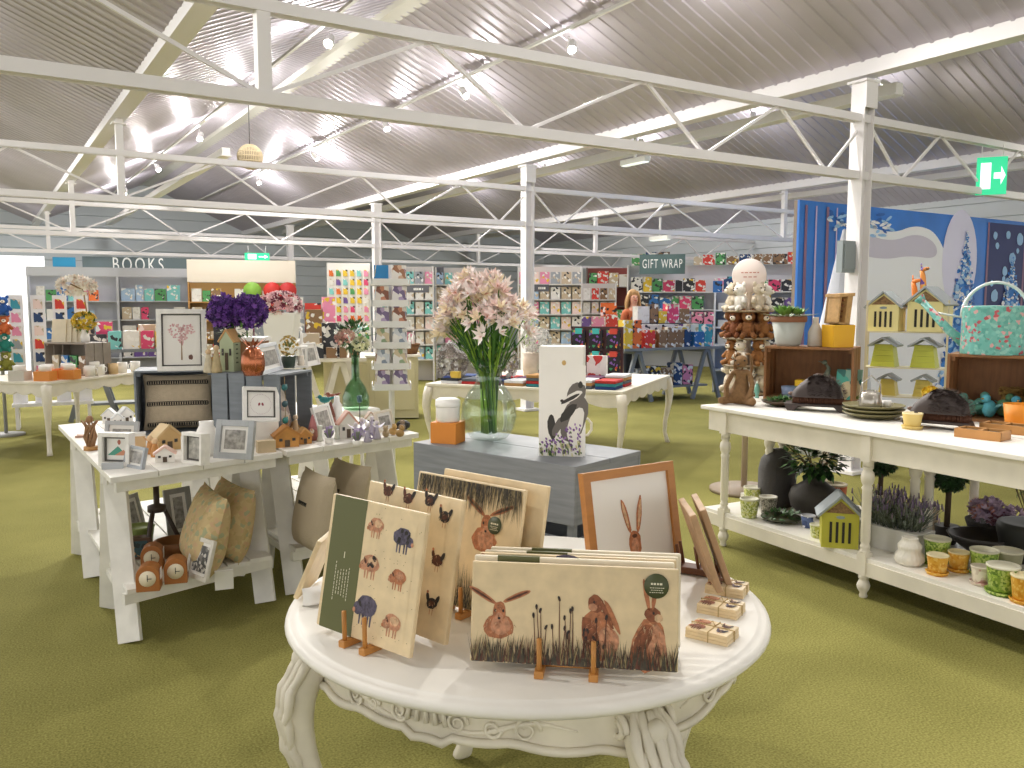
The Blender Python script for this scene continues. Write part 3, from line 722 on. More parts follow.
def house(loc, w, d, h, rot, label, wall, roof, name='ornament_house', rh=.4, group=None, door='#5a4a3a'):
    t = thing(name, label, 'ornament', loc, rot, group)
    hb = h*(1-rh)
    MB().prism([(-w/2, 0), (w/2, 0), (w/2, hb), (0, h*.97), (-w/2, hb)], -d/2, d/2, 'y').build('body', wall, t)
    m = MB()
    for s in (-1, 1):
        m.bar((s*(w/2+w*.1), 0, hb-h*rh*.2), (0, 0, h), d*1.12, .006+w*.04)
    m.build('roof', roof, t)
    MB().box((0, -d/2-.001, hb*.32), (w*.22, .004, hb*.55)).build('door', M(door, .6), t)
    for s in (-1, 1): MB().box((s*w*.28, -d/2-.001, hb*.62), (w*.14, .003, hb*.22)).build('window', M('#3c3a38', .4), t)
    return t
# ================================================================ the two white trestle tables
TH = .80
A = Vector((-1.741, 3.596, 0)); B = Vector((-2.827, 5.202, 0)); CC = Vector((-1.165, 4.236, 0)); DVn = (B-A).normalized(); DL = (B-A).length
T2a = Vector((-1.150, 4.25, 0)); T2b = Vector((-.543, 4.875, 0))
TWH = M('#ebe8e0', .5, var=.09, vs=10, stretch=(1, 1, 1))
def trestle(p0, p1, label):
    f = (p1-p0).normalized(); W = (p1-p0).length
    t = thing('trestle_table', label, 'table', p0, 0, 'white trestle tables')
    q = lambda a, b, z: f*a+DVn*b+Vector((0, 0, z))
    m = MB(); nb = 4
    for i in range(nb):
        a0 = W*i/nb+.0015; a1 = W*(i+1)/nb-.0015
        vs = [q(a, b, z) for z in (TH-.028, TH) for a, b in ((a0, 0), (a1, 0), (a1, DL), (a0, DL))]
        m.add(vs, [(3, 2, 1, 0), (4, 5, 6, 7), (0, 1, 5, 4), (1, 2, 6, 5), (2, 3, 7, 6), (3, 0, 4, 7)])
    m.build('tabletop', TWH, t, bevel=.002)
    for b in (.38, 1.5):
        MB().bar(q(.03, b, TH-.065), q(W-.03, b, TH-.065), .07, .07).build('trestle_beam', TWH, t)
        for a in (.075, W-.085):
            for s in (-1, 1): MB().bar(q(a, b+s*.025, TH-.03), q(a, b+s*.27, .004), .105, .028).build('leg', TWH, t, bevel=.002)
            MB().bar(q(a, b-.18, .22), q(a, b+.18, .22), .05, .035).build('leg_brace', TWH, t)
    MB().bar(q(.03, .06, TH-.055), q(W-.03, .06, TH-.055), .025, .05).build('apron_rail', TWH, t)
    for i in range(6):
        a = .06+(W-.12)*(i+.5)/6; MB().bar(q(a, .06, .252), q(a, DL-.15, .252), (W-.12)/6-.012, .022).build('shelf_slat', TWH, t, bevel=.001)
    for b in (.1, .75, 1.6): MB().bar(q(.05, b, .215), q(W-.05, b, .215), .03, .05).build('shelf_rail', TWH, t)
    return t
trestle(A, CC, 'white trestle table nearest, with photo frames and the striped cushion crate')
trestle(T2a, T2b, 'white trestle table beyond the first, loaded with little houses and birds')
SZ = .264
BG_ = M('#7f868d', .6, var=.15, vs=6, stretch=(1, 1, 8))
c1 = rz(136, 436, TH); x1 = Vector((.95, .31, 0)); y1 = Vector((-.31, .95, 0))
open_crate('blue-grey open crate holding the striped cushion', .43, .3, .372, c1+x1*.215, math.atan2(.31, .95), BG_, 'blue-grey crates on the trestle tables')
n2 = rz(281, 443, TH); x2 = Vector((.26, .966, 0)).normalized(); y2 = Vector((-x2.y, x2.x, 0))
open_crate('blue-grey crate lying open towards the little houses', .36, .42, .372, n2+x2*.18, math.atan2(x2.y, x2.x), BG_, 'blue-grey crates on the trestle tables', 4)
C1Z = TH+.373
# striped cushion in the first crate
cu = thing('cushion', 'oatmeal cushion with black ladder stripes in the blue-grey crate', 'cushion', c1+x1*.225+y1*.1+Vector((0, 0, .014)), (-D2(10), 0, math.atan2(.31, .95)))
OAT = M('#c8b79c', .85, bump=.5, bs=160, var=.07, vs=40)
MB().pillow(.385, .33, .13, 16).build('cover', OAT, cu)
pil = lambda x, z, w, h, t: -t/2*max(0, (1-abs(2*x/w)**3.2)*(1-abs(2*z/h-1)**3.2))**.55*(1-.25*(2*z/h-1))-.001
BLK = M('#22211f', .8)
for zz, yy in ((.275, -.034), (.15, -.06), (.03, -.035)):
    m = MB()
    for k in range(26): x = -.165+.33*k/25; m.box((x, pil(x, zz, .385, .33, .13), zz), (.007, .006, .016))
    for dz in (-.011, .011):
        for k in range(12): x = -.165+.33*(k+.5)/12; m.box((x, pil(x, zz+dz, .385, .33, .13), zz+dz), (.029, .005, .003))
    m.build('stripe', BLK, cu)
# ---- on the first table top
def mountain(th, w, h, y, zc):
    m = MB(); m.m = 0; m.face([(-w*.4, y, zc-h*.25), (w*.45, y, zc-h*.25), (w*.05, y, zc+.12*h)]); m.m = 1; m.face([(-w*.1, y-.0005, zc-h*.25), (w*.5, y-.0005, zc-h*.25), (w*.3, y-.0005, zc-.02*h)])
    m.m = 2; blob(m.at((0, y, 0)), w*.1, zc+h*.28, .008, .012, 0, 2)
    m.build('collage', [M('#4f9a86', .5), M('#c98b6b', .5), M('#b96a55', .5)], th)
stand_frame((98, 466), (129, 467), TH, 433, 3, 'deep white box frame with a green paper mountain', col='#efece6', b=.02, t=.05, deco=mountain)
stand_frame((103, 446), (136, 447), TH, 421, 12, 'grey-washed landscape frame behind the mountain box frame', col='#b7b9bb', b=.022)
stand_frame((122, 466), (141, 470), TH, 446, 14, 'smallest pewter frame, at the corner of the first trestle table', col='#a9adb2', b=.014, mount=.01)
p = rz(112, 468, TH); one(MB().box((0, 0, .014), (.09, .02, .028)), 'wooden_sign', M('#b9bcbf', .5, var=.1), 'small grey block sign lying under the mountain frame', 'sign', p-DVn*.02, .35)
stand_frame((213, 458), (251, 460), TH, 420, 12, 'wide silver frame beside the white deep frame', col='#a9acae', b=.03, t=.022, mount=.018, rough=.3)
stand_frame((181, 463), (201, 466), TH, 433, 3, 'deep white frame with a grey feather, next to the white jar', col='#f2efe9', b=.016, t=.05, art=M('#b5b2aa', .5, var=.5, vs=40), mount=.004)
lathe_thing('ceramic_jar', 'white ceramic jar behind the deep white feather frame', 'jar', rz(209, 456, TH)+DVn*.03, [(0, 0), (.05, 0), (.062, .02), (.06, .09), (.045, .13), (.034, .15), (.036, .17), (.03, .17), (0, .16)], M('#f3f0ea', .3))
stand_frame((240, 447), (276, 443), TH, 420, 8, 'pale tan frame tucked below the tilted heart frame', col='#d9c6a6', b=.016, mount=.02)
one(MB().box((0, 0, .03), (.09, .05, .06)), 'wooden_block', M('#c9b492', .6, var=.2), 'small picture block at the end of the first trestle table', 'ornament', rz(266, 452, TH), .5)
TAN = M('#d8b98e', .6, var=.1); WHT = M('#f1eee8', .5)
p = rz(137, 450, TH); t = thing('ornament_block', 'tan wooden block with a white top behind the smallest pewter frame', 'ornament', p+DVn*.04, .4); MB().box((0, 0, .035), (.1, .07, .07)).build('body', TAN, t); MB().box((0, 0, .077), (.102, .072, .014)).build('top', WHT, t)
house(rz(166, 462, TH)+DVn*.015, .085, .05, .075, .35, 'little cottage ornament with pale pink roof', M('#f0ece4', .5), M('#e6c3b4', .5))
house(rz(170, 452, TH)+DVn*.09, .12, .08, .13, .9, 'honey wooden cottage with dark roof lines behind the pink-roofed cottage', M('#d2ae76', .6, var=.15), M('#d8bb88', .6, var=.15))
for i, (px, py, lab) in enumerate(((152, 455, 'small honey wooden figure beside the tan block'), (157, 458, 'honey wooden figure touching the pink-roofed cottage'))):
    f = thing('wooden_figure', lab, 'ornament', rz(px, py, TH)+DVn*.04, 0, 'little wooden figures'); MB().lathe([(0, 0), (.02, 0), (.022, .01), (.014, .05), (.01, .065), (0, .066)], 12).build('body', M('#c98d4f', .6, var=.2), f); MB().ball((0, 0, .078), .015).build('head', M('#e1bf95', .6), f)
    m = MB().at((0, .008, .055)); m.leaf((0, 0, 0), (.7, .1, .7), .055, .025).leaf((0, 0, 0), (-.7, .1, .7), .055, .025); m.build('wing', M('#d9a56b', .6), f)
dr = thing('driftwood_angel', 'brown twisted driftwood angel on a small wood base, near the table corner', 'ornament', rz(91, 450, TH)); DRW = M('#a07a58', .7, var=.25, vs=30)
MB().lathe([(0, 0), (.035, 0), (.033, .02), (0, .022)], 14).build('base', M('#b98a52', .6), dr)
m = MB()
for k in range(9): t_ = k*.7; m.tube([(.012*math.cos(t_), .012*math.sin(t_), .015), (.03*math.cos(t_+.8), .02*math.sin(t_+.8), .07), (.02*math.cos(t_+1.7), .015*math.sin(t_+1.7), .12), (.045*math.cos(t_+2.3), .02*math.sin(t_+2.3), .155)], [.008, .007, .006, .003], 6)
m.build('body', DRW, dr); MB().ball((0, 0, .16), (.018, .018, .02)).build('head', DRW, dr)
t = thing('star_ornament', 'flat rosy wooden star lying at the far corner of the first trestle table', 'ornament', rz(84, 437, TH)+Vector((0, 0, .0)), .3)
st_ = MB().prism([((.05 if k % 2 == 0 else .022)*math.cos(k*PI/5), (.05 if k % 2 == 0 else .022)*math.sin(k*PI/5)) for k in range(10)], 0, .012); st_.build('body', M('#c9a08a', .6), t)
for k, (px, py, sc) in enumerate(((112, 424, 1), (120, 426, .8), (128, 424, 1.1))):
    house(rz(px, py, TH)+DVn*.08, .075*sc, .05, .09*sc, .2+.3*k, ('white cottage ornament behind the grey-washed frame', 'smallest white cottage ornament of the trio by the crate', 'taller white gabled cottage beside the blue-grey crate post')[k], WHT, M('#d9d9d8', .5), group='white cottages by the crate')
# heart frame leaning high, on a riser
riser = rz(266, 447, TH)+DVn*.06
t = thing('riser_block', 'white wooden riser block under the tilted small heart frame', 'riser', riser, .45); MB().box((0, 0, .065), (.16, .09, .13)).build('body', TWH, t)
def heart_pair(th, w, h, y, zc):
    m = MB().at((0, y, 0)); 
    for k in range(40):
        a = 2*PI*k/40; blob(m, w*.36*math.cos(a), zc+h*.36*math.sin(a), .0022, .0022, 0, 1, 1, 5)
    for s in (-1, 1): blob(m, s*w*.06, zc, w*.035, h*.06, s*.3, 0, 1)
    m.build('drawing', [M('#8d3b46', .6), M('#c9b9bb', .6)], th)
w, h, ro = .19, .19, (-D2(14), D2(4), .5)
photo_frame(riser+Vector((0, 0, .1305)), w, h*.98, ro, 'white square frame with two tiny hearts, tilted on a riser', col='#f3f1ec', b=.02, t=.03, deco=heart_pair)
# ---- on top of the crates
def heart_tree(th, w, h, y, zc):
    m = MB().at((0, y, 0))
    for k in range(150):
        t_ = R.random()*2*PI; q = math.sqrt(R.random()); hx = 16*math.sin(t_)**3*q; hz = (13*math.cos(t_)-5*math.cos(2*t_)-2*math.cos(3*t_)-math.cos(4*t_))*q
        blob(m, hx/16*w*.33, zc+h*.14+hz/16*h*.23, .006, .005, R.random()*3, R.choice((0, 1)), 1+k % 3, 6)
    m.m = 2; m.face([(-w*.03, -.0012, zc-h*.38), (w*.01, -.0012, zc-h*.38), (0, -.0012, zc-.02*h), (-w*.015, -.0012, zc-.02*h)])
    blob(m, w*.2, zc-h*.33, .009, .014, 0, 3, 2); blob(m, w*.23, zc-h*.33, .008, .016, 0, 3, 2)
    m.build('drawing', [M('#dba9ab', .6), M('#e7c4c2', .6), M('#a3876b', .6), M('#7d5a50', .6)], th)
f = stand_frame((157, 371), (207, 370), C1Z, 309, 8, 'large white box frame with a pink heart-shaped tree', col='#f2f0eb', b=.026, t=.035, deco=heart_tree)
BH = M('#b8c3a0', .6, var=.1)
bh = house(rz(227, 372, C1Z)+Vector((0, .07, 0)), .085, .08, .235, -.25, 'tall sage birdhouse with writing down its side on the crate', BH, M('#c79a63', .6, var=.15), rh=.25, name='birdhouse')
m = MB()
for k in range(5): m.box((.0445, -.005, .05+.025*k), (.002, .02-.006*(k % 2), .008))
m.build('lettering', M('#5d6d55', .6), bh)
for k, (px, sc, col, lab) in enumerate(((207, .13, '#cfc3a8', 'white wooden angel figure beside the heart-tree frame'), (215, .155, '#c0ad84', 'taller straw angel figure between the heart-tree frame and sage birdhouse'))):
    f = thing('angel_figure', lab, 'ornament', rz(px, 373, C1Z)+Vector((0, .03, 0)), 0, 'angel figures on the crate'); MB().lathe([(0, 0), (.028, 0), (.03, .01), (.016, sc*.6), (.01, sc*.78), (0, sc*.79)], 14).build('gown', M(col, .7, var=.2, vs=40), f); MB().ball((0, 0, sc*.88), .016).build('head', M('#d9bb95', .6), f)
    m = MB().at((0, .01, sc*.6)); m.leaf((0, 0, 0), (.8, .1, .6), .06, .035).leaf((0, 0, 0), (-.8, .1, .6), .06, .035); m.build('wing', M('#e9e3d4', .6), f)
cop = thing('glass_pineapple', 'coppery glass pineapple vase on the crate below the purple flowers', 'vase', rz(251, 376, C1Z)+Vector((0, .04, 0))); CU = M('#b06a48', .22, .75)
MB().lathe([(0, 0), (.045, 0), (.058, .03), (.062, .07), (.055, .115), (.035, .14), (.03, .15), (0, .15)], 32, flute=.05, fn=12).build('body', CU, cop)
m = MB()
for k in range(12): a = k*.9; m.leaf((.02*math.cos(a), .02*math.sin(a), .145), (math.cos(a), math.sin(a), 1.6), .08, .02, curl=.3)
m.build('crown', CU, cop)
pf = thing('flower_pot', 'big heads of purple allium in a brown square pot with white rim', 'plant', rz(246, 373, C1Z)+Vector((-.06, .24, 0)))
m = MB().prism([(-.075, 0), (.075, 0), (.1, .17), (-.1, .17)], -.08, .08, 'y'); m.build('pot', M('#9a6a44', .6, var=.1), pf)
MB().box((0, 0, .178), (.215, .18, .022)).build('rim', M('#ece9e3', .5), pf)
m = MB(); PUR = [M('#5b2f86', .6), M('#43206a', .6), M('#7a4aa5', .6), M('#35175a', .6)]
puff(m, (-.12, -.02, .33), (.09, .085, .08), 260, .022, (0, 1, 2, 3)); puff(m, (.02, -.02, .335), (.095, .09, .085), 280, .022, (0, 1, 2, 3))
for k in range(140): d = Vector((R.gauss(0, 1), R.gauss(0, 1), R.gauss(0, .8))).normalized(); puff(m, Vector((R.choice((-.12, .02)), -.02, .335))+d*.095, (.006, .006, .006), 1, .024, (0, 2))
m.m = 1; m.ball((-.12, -.02, .33), (.082, .078, .072)).ball((.02, -.02, .335), (.086, .08, .078)); m.m = 0; m.build('blossom', PUR, pf)
m = MB(); foliage(m, (-.06, -.03, .22), (.1, .07, .03), 60, .05, .018, (0, 1)); m.tube([(0, 0, .15), (-.13, -.02, .28)], .005).tube([(0, 0, .15), (0, -.02, .28)], .005); m.build('foliage', [M('#4f7a34', .5), M('#3c5f2c', .5)], pf)
stand_frame((264, 375), (284, 369), C1Z, 343, 14, 'white portrait frame leaning on the open crate beside the copper pineapple', col='#e3e6ea', b=.022)
yl = thing('dried_posy', 'yellow dried posy in a dark green pot on the open crate', 'plant', rz(283, 369, C1Z)+Vector((.01, .1, 0))); MB().lathe([(0, 0), (.04, 0), (.05, .07), (.045, .07), (0, .06)], 18).build('pot', M('#2f4034', .5), yl)
m = MB(); puff(m, (0, 0, .13), (.05, .05, .055), 70, .014, (0, 1, 2)); m.build('blossom', [M('#c3a24c', .6), M('#9a8a3d', .6), M('#d9bf76', .6)], yl); foliage(MB(), (0, 0, .1), (.04, .04, .05), 40, .03, .012).build('foliage', M('#6f7a3c', .6), yl)
lan = thing('lantern', 'small white wooden lantern on the open crate end', 'lantern', rz(299, 368, C1Z)+Vector((0, .05, 0)), .3); m = MB()
for sx in (-1, 1):
    for sy in (-1, 1): m.box((sx*.032, sy*.03, .06), (.01, .01, .12))
m.build('frame', WHT, lan); MB().box((0, 0, .006), (.08, .075, .012)).build('base', WHT, lan); MB().box((0, 0, .123), (.085, .08, .01)).build('roof', WHT, lan); MB().lathe([(0, .012), (.02, .012), (.02, .07), (0, .07)], 14).build('candle', M('#f3e9da', .5), lan)
stand_frame((306, 367), (321, 364), C1Z, 343, 14, 'little white frame at the far end of the open crate', col='#edeae6', b=.012)
bd = thing('bird_ornament', 'white heron ornament standing behind the small lantern', 'ornament', rz(292, 366, C1Z)+Vector((.01, .16, 0)), .5)
MB().lathe([(0, 0), (.03, 0), (.03, .012), (0, .014)], 14).build('base', WHT, bd); m = MB(); m.tube([(0, 0, .012), (0, 0, .09)], .005).ball((0, 0, .12), (.025, .05, .035)).tube([(0, -.035, .13), (0, -.05, .18), (0, -.03, .215)], [.012, .009, .007]).ball((0, -.032, .22), (.012, .016, .012)).tube([(0, -.045, .22), (0, -.075, .213)], [.005, .001]); m.build('body', WHT, bd)
# inside the open crate: cushion and teal bird garland
pk = n2+x2*.19+y2*.14
cu2 = thing('cushion', 'cream and pink patterned cushion inside the crate lying open', 'cushion', V3(pk, 0, 0, TH*0+.014), (-D2(12), 0, math.atan2(x2.y, x2.x))); MB().pillow(.3, .3, .12, 12).build('cover', PR('#ddd2c3', ['#c9b4a8', '#e6dfd4', '#b9a39a'], 20, .8, .55), cu2)
gl = thing('bird_garland', 'string of little teal cloth birds hanging at the open crate front', 'garland', V3(n2+x2*.03-y2*.012, 0, 0, .36)); MB().tube([(0, 0, 0), (.004, 0, -.12), (0, 0, -.27)], .0015, 5).build('string', STR, gl)
for z in (-.06, -.15, -.24): MB().ball((0, 0, z), (.016, .026, .018)).tube([(0, .02, z), (.0, .05, z+.012)], [.009, .003]).build('bird', M(('#2f6f70', '#35535a', '#2a8079')[int(-z*10) % 3], .6), gl)
# ---- second trestle table top
HON = M('#c98f45', .55, var=.2, vs=18)
house(rz(288, 447, TH)+DVn*.03, .12, .08, .11, .45, 'honey wooden stable with tiny nativity heads above it', HON, M('#bb7f3c', .55, var=.2), group='honey wooden houses')
for k in range(3):
    f = thing('peg_figure', ('pale peg figure rising behind the honey stable', 'peg figure with brown hood behind the honey stable', 'peg figure farthest along behind the honey stable')[k], 'ornament', rz(283+9*k, 440, TH)+DVn*.08, 0, 'peg figures'); MB().lathe([(0, 0), (.016, 0), (.018, .02), (.011, .1), (0, .105)], 12).build('body', M(('#e5d0b0', '#b9885a', '#d8b98d')[k], .6), f); MB().ball((0, 0, .118), .015).build('head', M('#ecd5b8', .6), f)
house(rz(306, 444, TH)+DVn*.03, .07, .06, .085, .5, 'second smaller honey house beside the stable', HON, M('#d2a468', .6), group='honey wooden houses')
stand_frame((321, 437), (337, 431), TH, 405, 16, 'white frame tilted back among the gnomes on the second table', col='#e9e9e6', b=.016)
for k, (px, py, sc, cap) in enumerate(((313, 440, 1., '#b9797a'), (306, 428, .9, '#d9c0b5'), (331, 427, 1.1, '#7d4b3f'))):
    g = thing('gnome', ('pink capped gnome ornament beside the white tilted frame', 'pale capped gnome in front of the open crate', 'tall brown capped gnome behind the white tilted frame')[k], 'ornament', rz(px, py, TH), 0, 'gnomes'); MB().lathe([(0, 0), (.03*sc, 0), (.033*sc, .02), (.024*sc, .06*sc), (0, .07*sc)], 14).build('body', M('#a06a5c', .8), g); MB().lathe([(.026*sc, .058*sc), (.022*sc, .08*sc), (.008*sc, .13*sc), (0, .145*sc)], 14).build('hat', M(cap, .8), g); MB().ball((0, -.02*sc, .05*sc), (.014*sc, .01*sc, .02*sc)).build('beard', M('#e5ddd0', .8), g); MB().ball((0, -.028*sc, .062*sc), .006*sc).build('nose', M('#dba98d', .7), g)
lathe_thing('candlestick', 'slim pale stone candlestick at the edge, before the tilted frame', 'candlestick', rz(320, 441, TH), [(0, 0), (.02, 0), (.016, .01), (.011, .03), (.013, .07), (.016, .085), (0, .085)], M('#cdd0c2', .5))
lathe_thing('candlestick', 'slim pale stone candlestick next to the pink-roofed lantern house', 'candlestick', rz(337, 439, TH), [(0, 0), (.018, 0), (.015, .01), (.010, .03), (.012, .06), (.015, .075), (0, .075)], M('#cdd0c2', .5))
house(rz(349, 438, TH)+DVn*.02, .10, .07, .15, .4, 'lantern house with pale walls and pink wooden roof', M('#e2ddd2', .5, var=.1), M('#d3a28f', .6), name='lantern_house', group='lantern houses')
lathe_thing('ceramic_bottle', 'tall white narrow-necked bottle behind the lantern house', 'bottle', rz(345, 428, TH)+DVn*.12, [(0, 0), (.03, 0), (.03, .13), (.018, .15), (.016, .185), (0, .185)], M('#f4f3ef', .3), seg=16)
SIL = M('#b9b2c4', .35, .5)
for k, (px, py) in enumerate(((356, 441), (362, 436), (368, 442), (372, 434), (377, 439))):
    f = thing('fairy_figure', ('silver fairy figure closest to the lantern house', 'silver fairy figure second from the lantern house', 'foremost silver fairy figure at the table edge', 'silver fairy figure standing furthest back', 'silver fairy figure beside the pebble bears')[k], 'ornament', rz(px, py, TH), k, 'silver fairy figures'); MB().lathe([(0, 0), (.022, 0), (.024, .008), (.009, .055), (.012, .07), (.006, .082), (0, .083)], 12).build('body', SIL, f); MB().ball((0, 0, .092), .012).build('head', M('#d8cfd4', .5), f)
    m = MB().at((0, .008, .06)); m.leaf((0, 0, 0), (.8, .1, .7), .06, .03).leaf((0, 0, 0), (-.8, .1, .7), .06, .03); m.build('wing', M('#dcd8e8', .3, .3), f)
    m = MB(); puff(m, (0, -.014, .03), (.02, .012, .014), 12, .01, (0,)); m.build('bouquet', M('#9c8fc0', .6), f)
for k, (px, py, c_) in enumerate(((386, 437, '#b6a07e'), (393, 435, '#c4a062'), (400, 437, '#b8935a'), (402, 431, '#8d7a66'))):
    f = thing('bear_ornament', ('sandy pebble bear first after the fairies', 'golden pebble bear with upright head', 'golden pebble bear at the table end', 'grey-brown pebble bear behind the golden one')[k], 'ornament', rz(px, py, TH), k, 'pebble bears'); MB().ball((0, 0, .022), (.022, .026, .022)).build('body', M(c_, .6, var=.2), f); MB().ball((0, -.012, .05), .015).ball((-.01, -.01, .063), .005).ball((.01, -.01, .063), .005).build('head', M(c_, .6), f)
stand_frame((380, 433), (396, 429), TH, 410, 14, 'small cream frame at the far end of the second trestle table', col='#e6dccb', b=.014)
hg = thing('hedgehog_ornament', 'small black hedgehog ornament by the end corner of the trestle table', 'ornament', rz(407, 431, TH)+DVn*.05, .4); MB().ball((0, 0, .03), (.045, .035, .03)).build('body', M('#2a2826', .6, bump=1, bs=90), hg); MB().lathe([(.014, 0), (.004, .03), (0, .034)], 10).build('snout', M('#6d5a48', .6), hg, loc=(-.035, 0, .018), rot=(0, -PI/2, 0))
# ---- shelves under the trestle tables
FLO = PR('#c9b183', ['#bfa878', '#d0bc8c', '#a9aa86', '#cbaa84'], 48, .85, .45)
for k, (px, py, s, rzz, lab) in enumerate(((205, 574, .92, -.95, 'floral gold cushion in front under the first trestle table'), (229, 562, .9, -.8, 'floral gold cushion tucked behind its twin under the first trestle table'))):
    cu = thing('cushion', lab, 'cushion', rz(px, py, SZ)+(DVn*.14), (-D2(14), D2(3), rzz), 'floral cushions under the table')
    MB().pillow(.42*s, .42*s, .17, 16).build('cover', FLO, cu)
    m = MB(); m.tube([(-.19*s, 0, .02), (0, -.0, .0), (.19*s, 0, .02)], .006, 6); m.build('piping', M('#b79b66', .8), cu)
p = rz(224, 574, SZ); tg = one(MB().at((0, 0, 0), (D2(14), 0, .35)).box((0, 0, -.04), (.085, .002, .1)).box((0, .004, .012), (.085, .012, .002)), 'price_tag', M('#f2f0ec', .5), 'white paper tag hanging off the shelf edge under the floral cushions', 'tag', p-DVn*.0+Vector((0, 0, .004)))
CLK = M('#a8682f', .5, var=.15, vs=10)
def clock(px, py, lab, rr):
    t = thing('mantel_clock', lab, 'clock', rz(px, py, SZ), rr, 'little wooden mantel clocks under the table'); w, h, d = .1, .12, .085
    pts = [(-w/2, 0), (w/2, 0), (w/2, h*.6)]+[(w/2*math.cos(a), h*.6+h*.4*math.sin(a)) for a in [PI*k/10 for k in range(1, 10)]]+[(-w/2, h*.6)]
    MB().prism(pts, 0, d, 'y').build('case', CLK, t, bevel=.003)
    MB().at((0, -.001, h*.5), (PI/2, 0, 0)).lathe([(0, 0), (.036, 0), (.036, .002), (0, .002)], 20).build('face', M('#e9dcc2', .5), t)
    MB().box((0, -.0045, h*.53), (.003, .002, .03)).box((.008, -.0045, h*.5), (.02, .002, .003)).build('hand', M('#2a2420', .5), t)
    MB().box((.052, d*.4, h*.62), (.002, .04, .05)).build('price_label', M('#f3f1ec', .5), t)
clock(148, 592, 'wooden mantel clock nearest the first trestle leg', .25); clock(176, 584, 'wooden mantel clock with a white side label, next to the grey frame', .3); clock(152, 570, 'wooden mantel clock half hidden behind the two others', .3)
stand_frame((184, 575), (205, 583), SZ, 538, 16, 'cream frame with a patterned centre on the lower shelf by the cushions', col='#d8d3c8', b=.02, art=PR('#4a4a48', ['#c9c5bc', '#77746e'], 70, .5, .5), mount=.015)
pot(rz(140, 548, SZ), .075, .12, M('#7c8a45', .5, var=.1), 'moss green pot on the lower shelf behind the front trestle leg', saucer=False, rim='#8d9a55')
stand_frame((128, 545), (150, 540), SZ+.1, 500, 12, 'grey photo frame propped behind the moss green pot', col='#9b9892', b=.02) if False else None
bxx = thing('picture_box', 'dark wooden picture box with a teal scene on the lower shelf', 'box', rz(140, 562, SZ)+DVn*.08, .3); MB().box((0, 0, .055), (.14, .06, .11)).build('case', M('#5a4030', .6, var=.2), bxx); MB().box((0, -.031, .055), (.11, .002, .08)).build('scene', PR('#2f4f55', ['#3f8a96', '#b08a5a', '#1e2c30'], 40, .5, .35), bxx)
tri = thing('tripod_lamp', 'dark tripod lamp base standing on the lower trestle shelf', 'lamp', rz(165, 560, SZ)+DVn*.15); DK = M('#3a2c24', .5)
for k in range(3): a = k*2*PI/3+.4; MB().tube([(.03*math.cos(a), .03*math.sin(a), .24), (.13*math.cos(a), .13*math.sin(a), 0)], .011, 8).build('leg', DK, tri)
MB().lathe([(0, .22), (.045, .22), (.045, .25), (.015, .26), (.015, .36), (.03, .36), (.03, .38), (0, .38)], 16).build('collar', DK, tri)
lathe_thing('wooden_bowl', 'brown turned wooden bowl behind the mantel clocks', 'bowl', rz(178, 560, SZ)+DVn*.06, [(0, 0), (.05, 0), (.09, .05), (.1, .09), (.092, .09), (.08, .05), (0, .02)], M('#8a5a30', .5, var=.2))
stand_frame((170, 540), (196, 534), SZ, 488, 10, 'tall grey frame standing at the back of the lower trestle shelf', col='#8f8d88', b=.03)
stand_frame((128, 548), (150, 538), SZ, 496, 14, 'washed-grey frame leaning behind the moss green pot', col='#a9a79f', b=.02)
SK = M('#b8a98f', .85, bump=.4, bs=140)
for k, (px, py, s, rzz, ln) in enumerate(((318, 556, .9, -.95, 8), (345, 540, .9, -.85, 14))):
    cu = thing('cushion', ('linen cushion under the second trestle table, nearest its leg', 'linen cushion with black stitching behind its neighbour, second trestle shelf')[k], 'cushion', rz(px, py, SZ)+DVn*.1, (-D2(ln), 0, rzz), 'linen cushions under the second table'); MB().pillow(.4, .42, .15, 14).build('cover', SK, cu)
    m = MB()
    for q in range(9): m.box((-.06+.012*q, -.07, .25), (.007, .006, .02))
    m.build('stripe', BLK, cu)
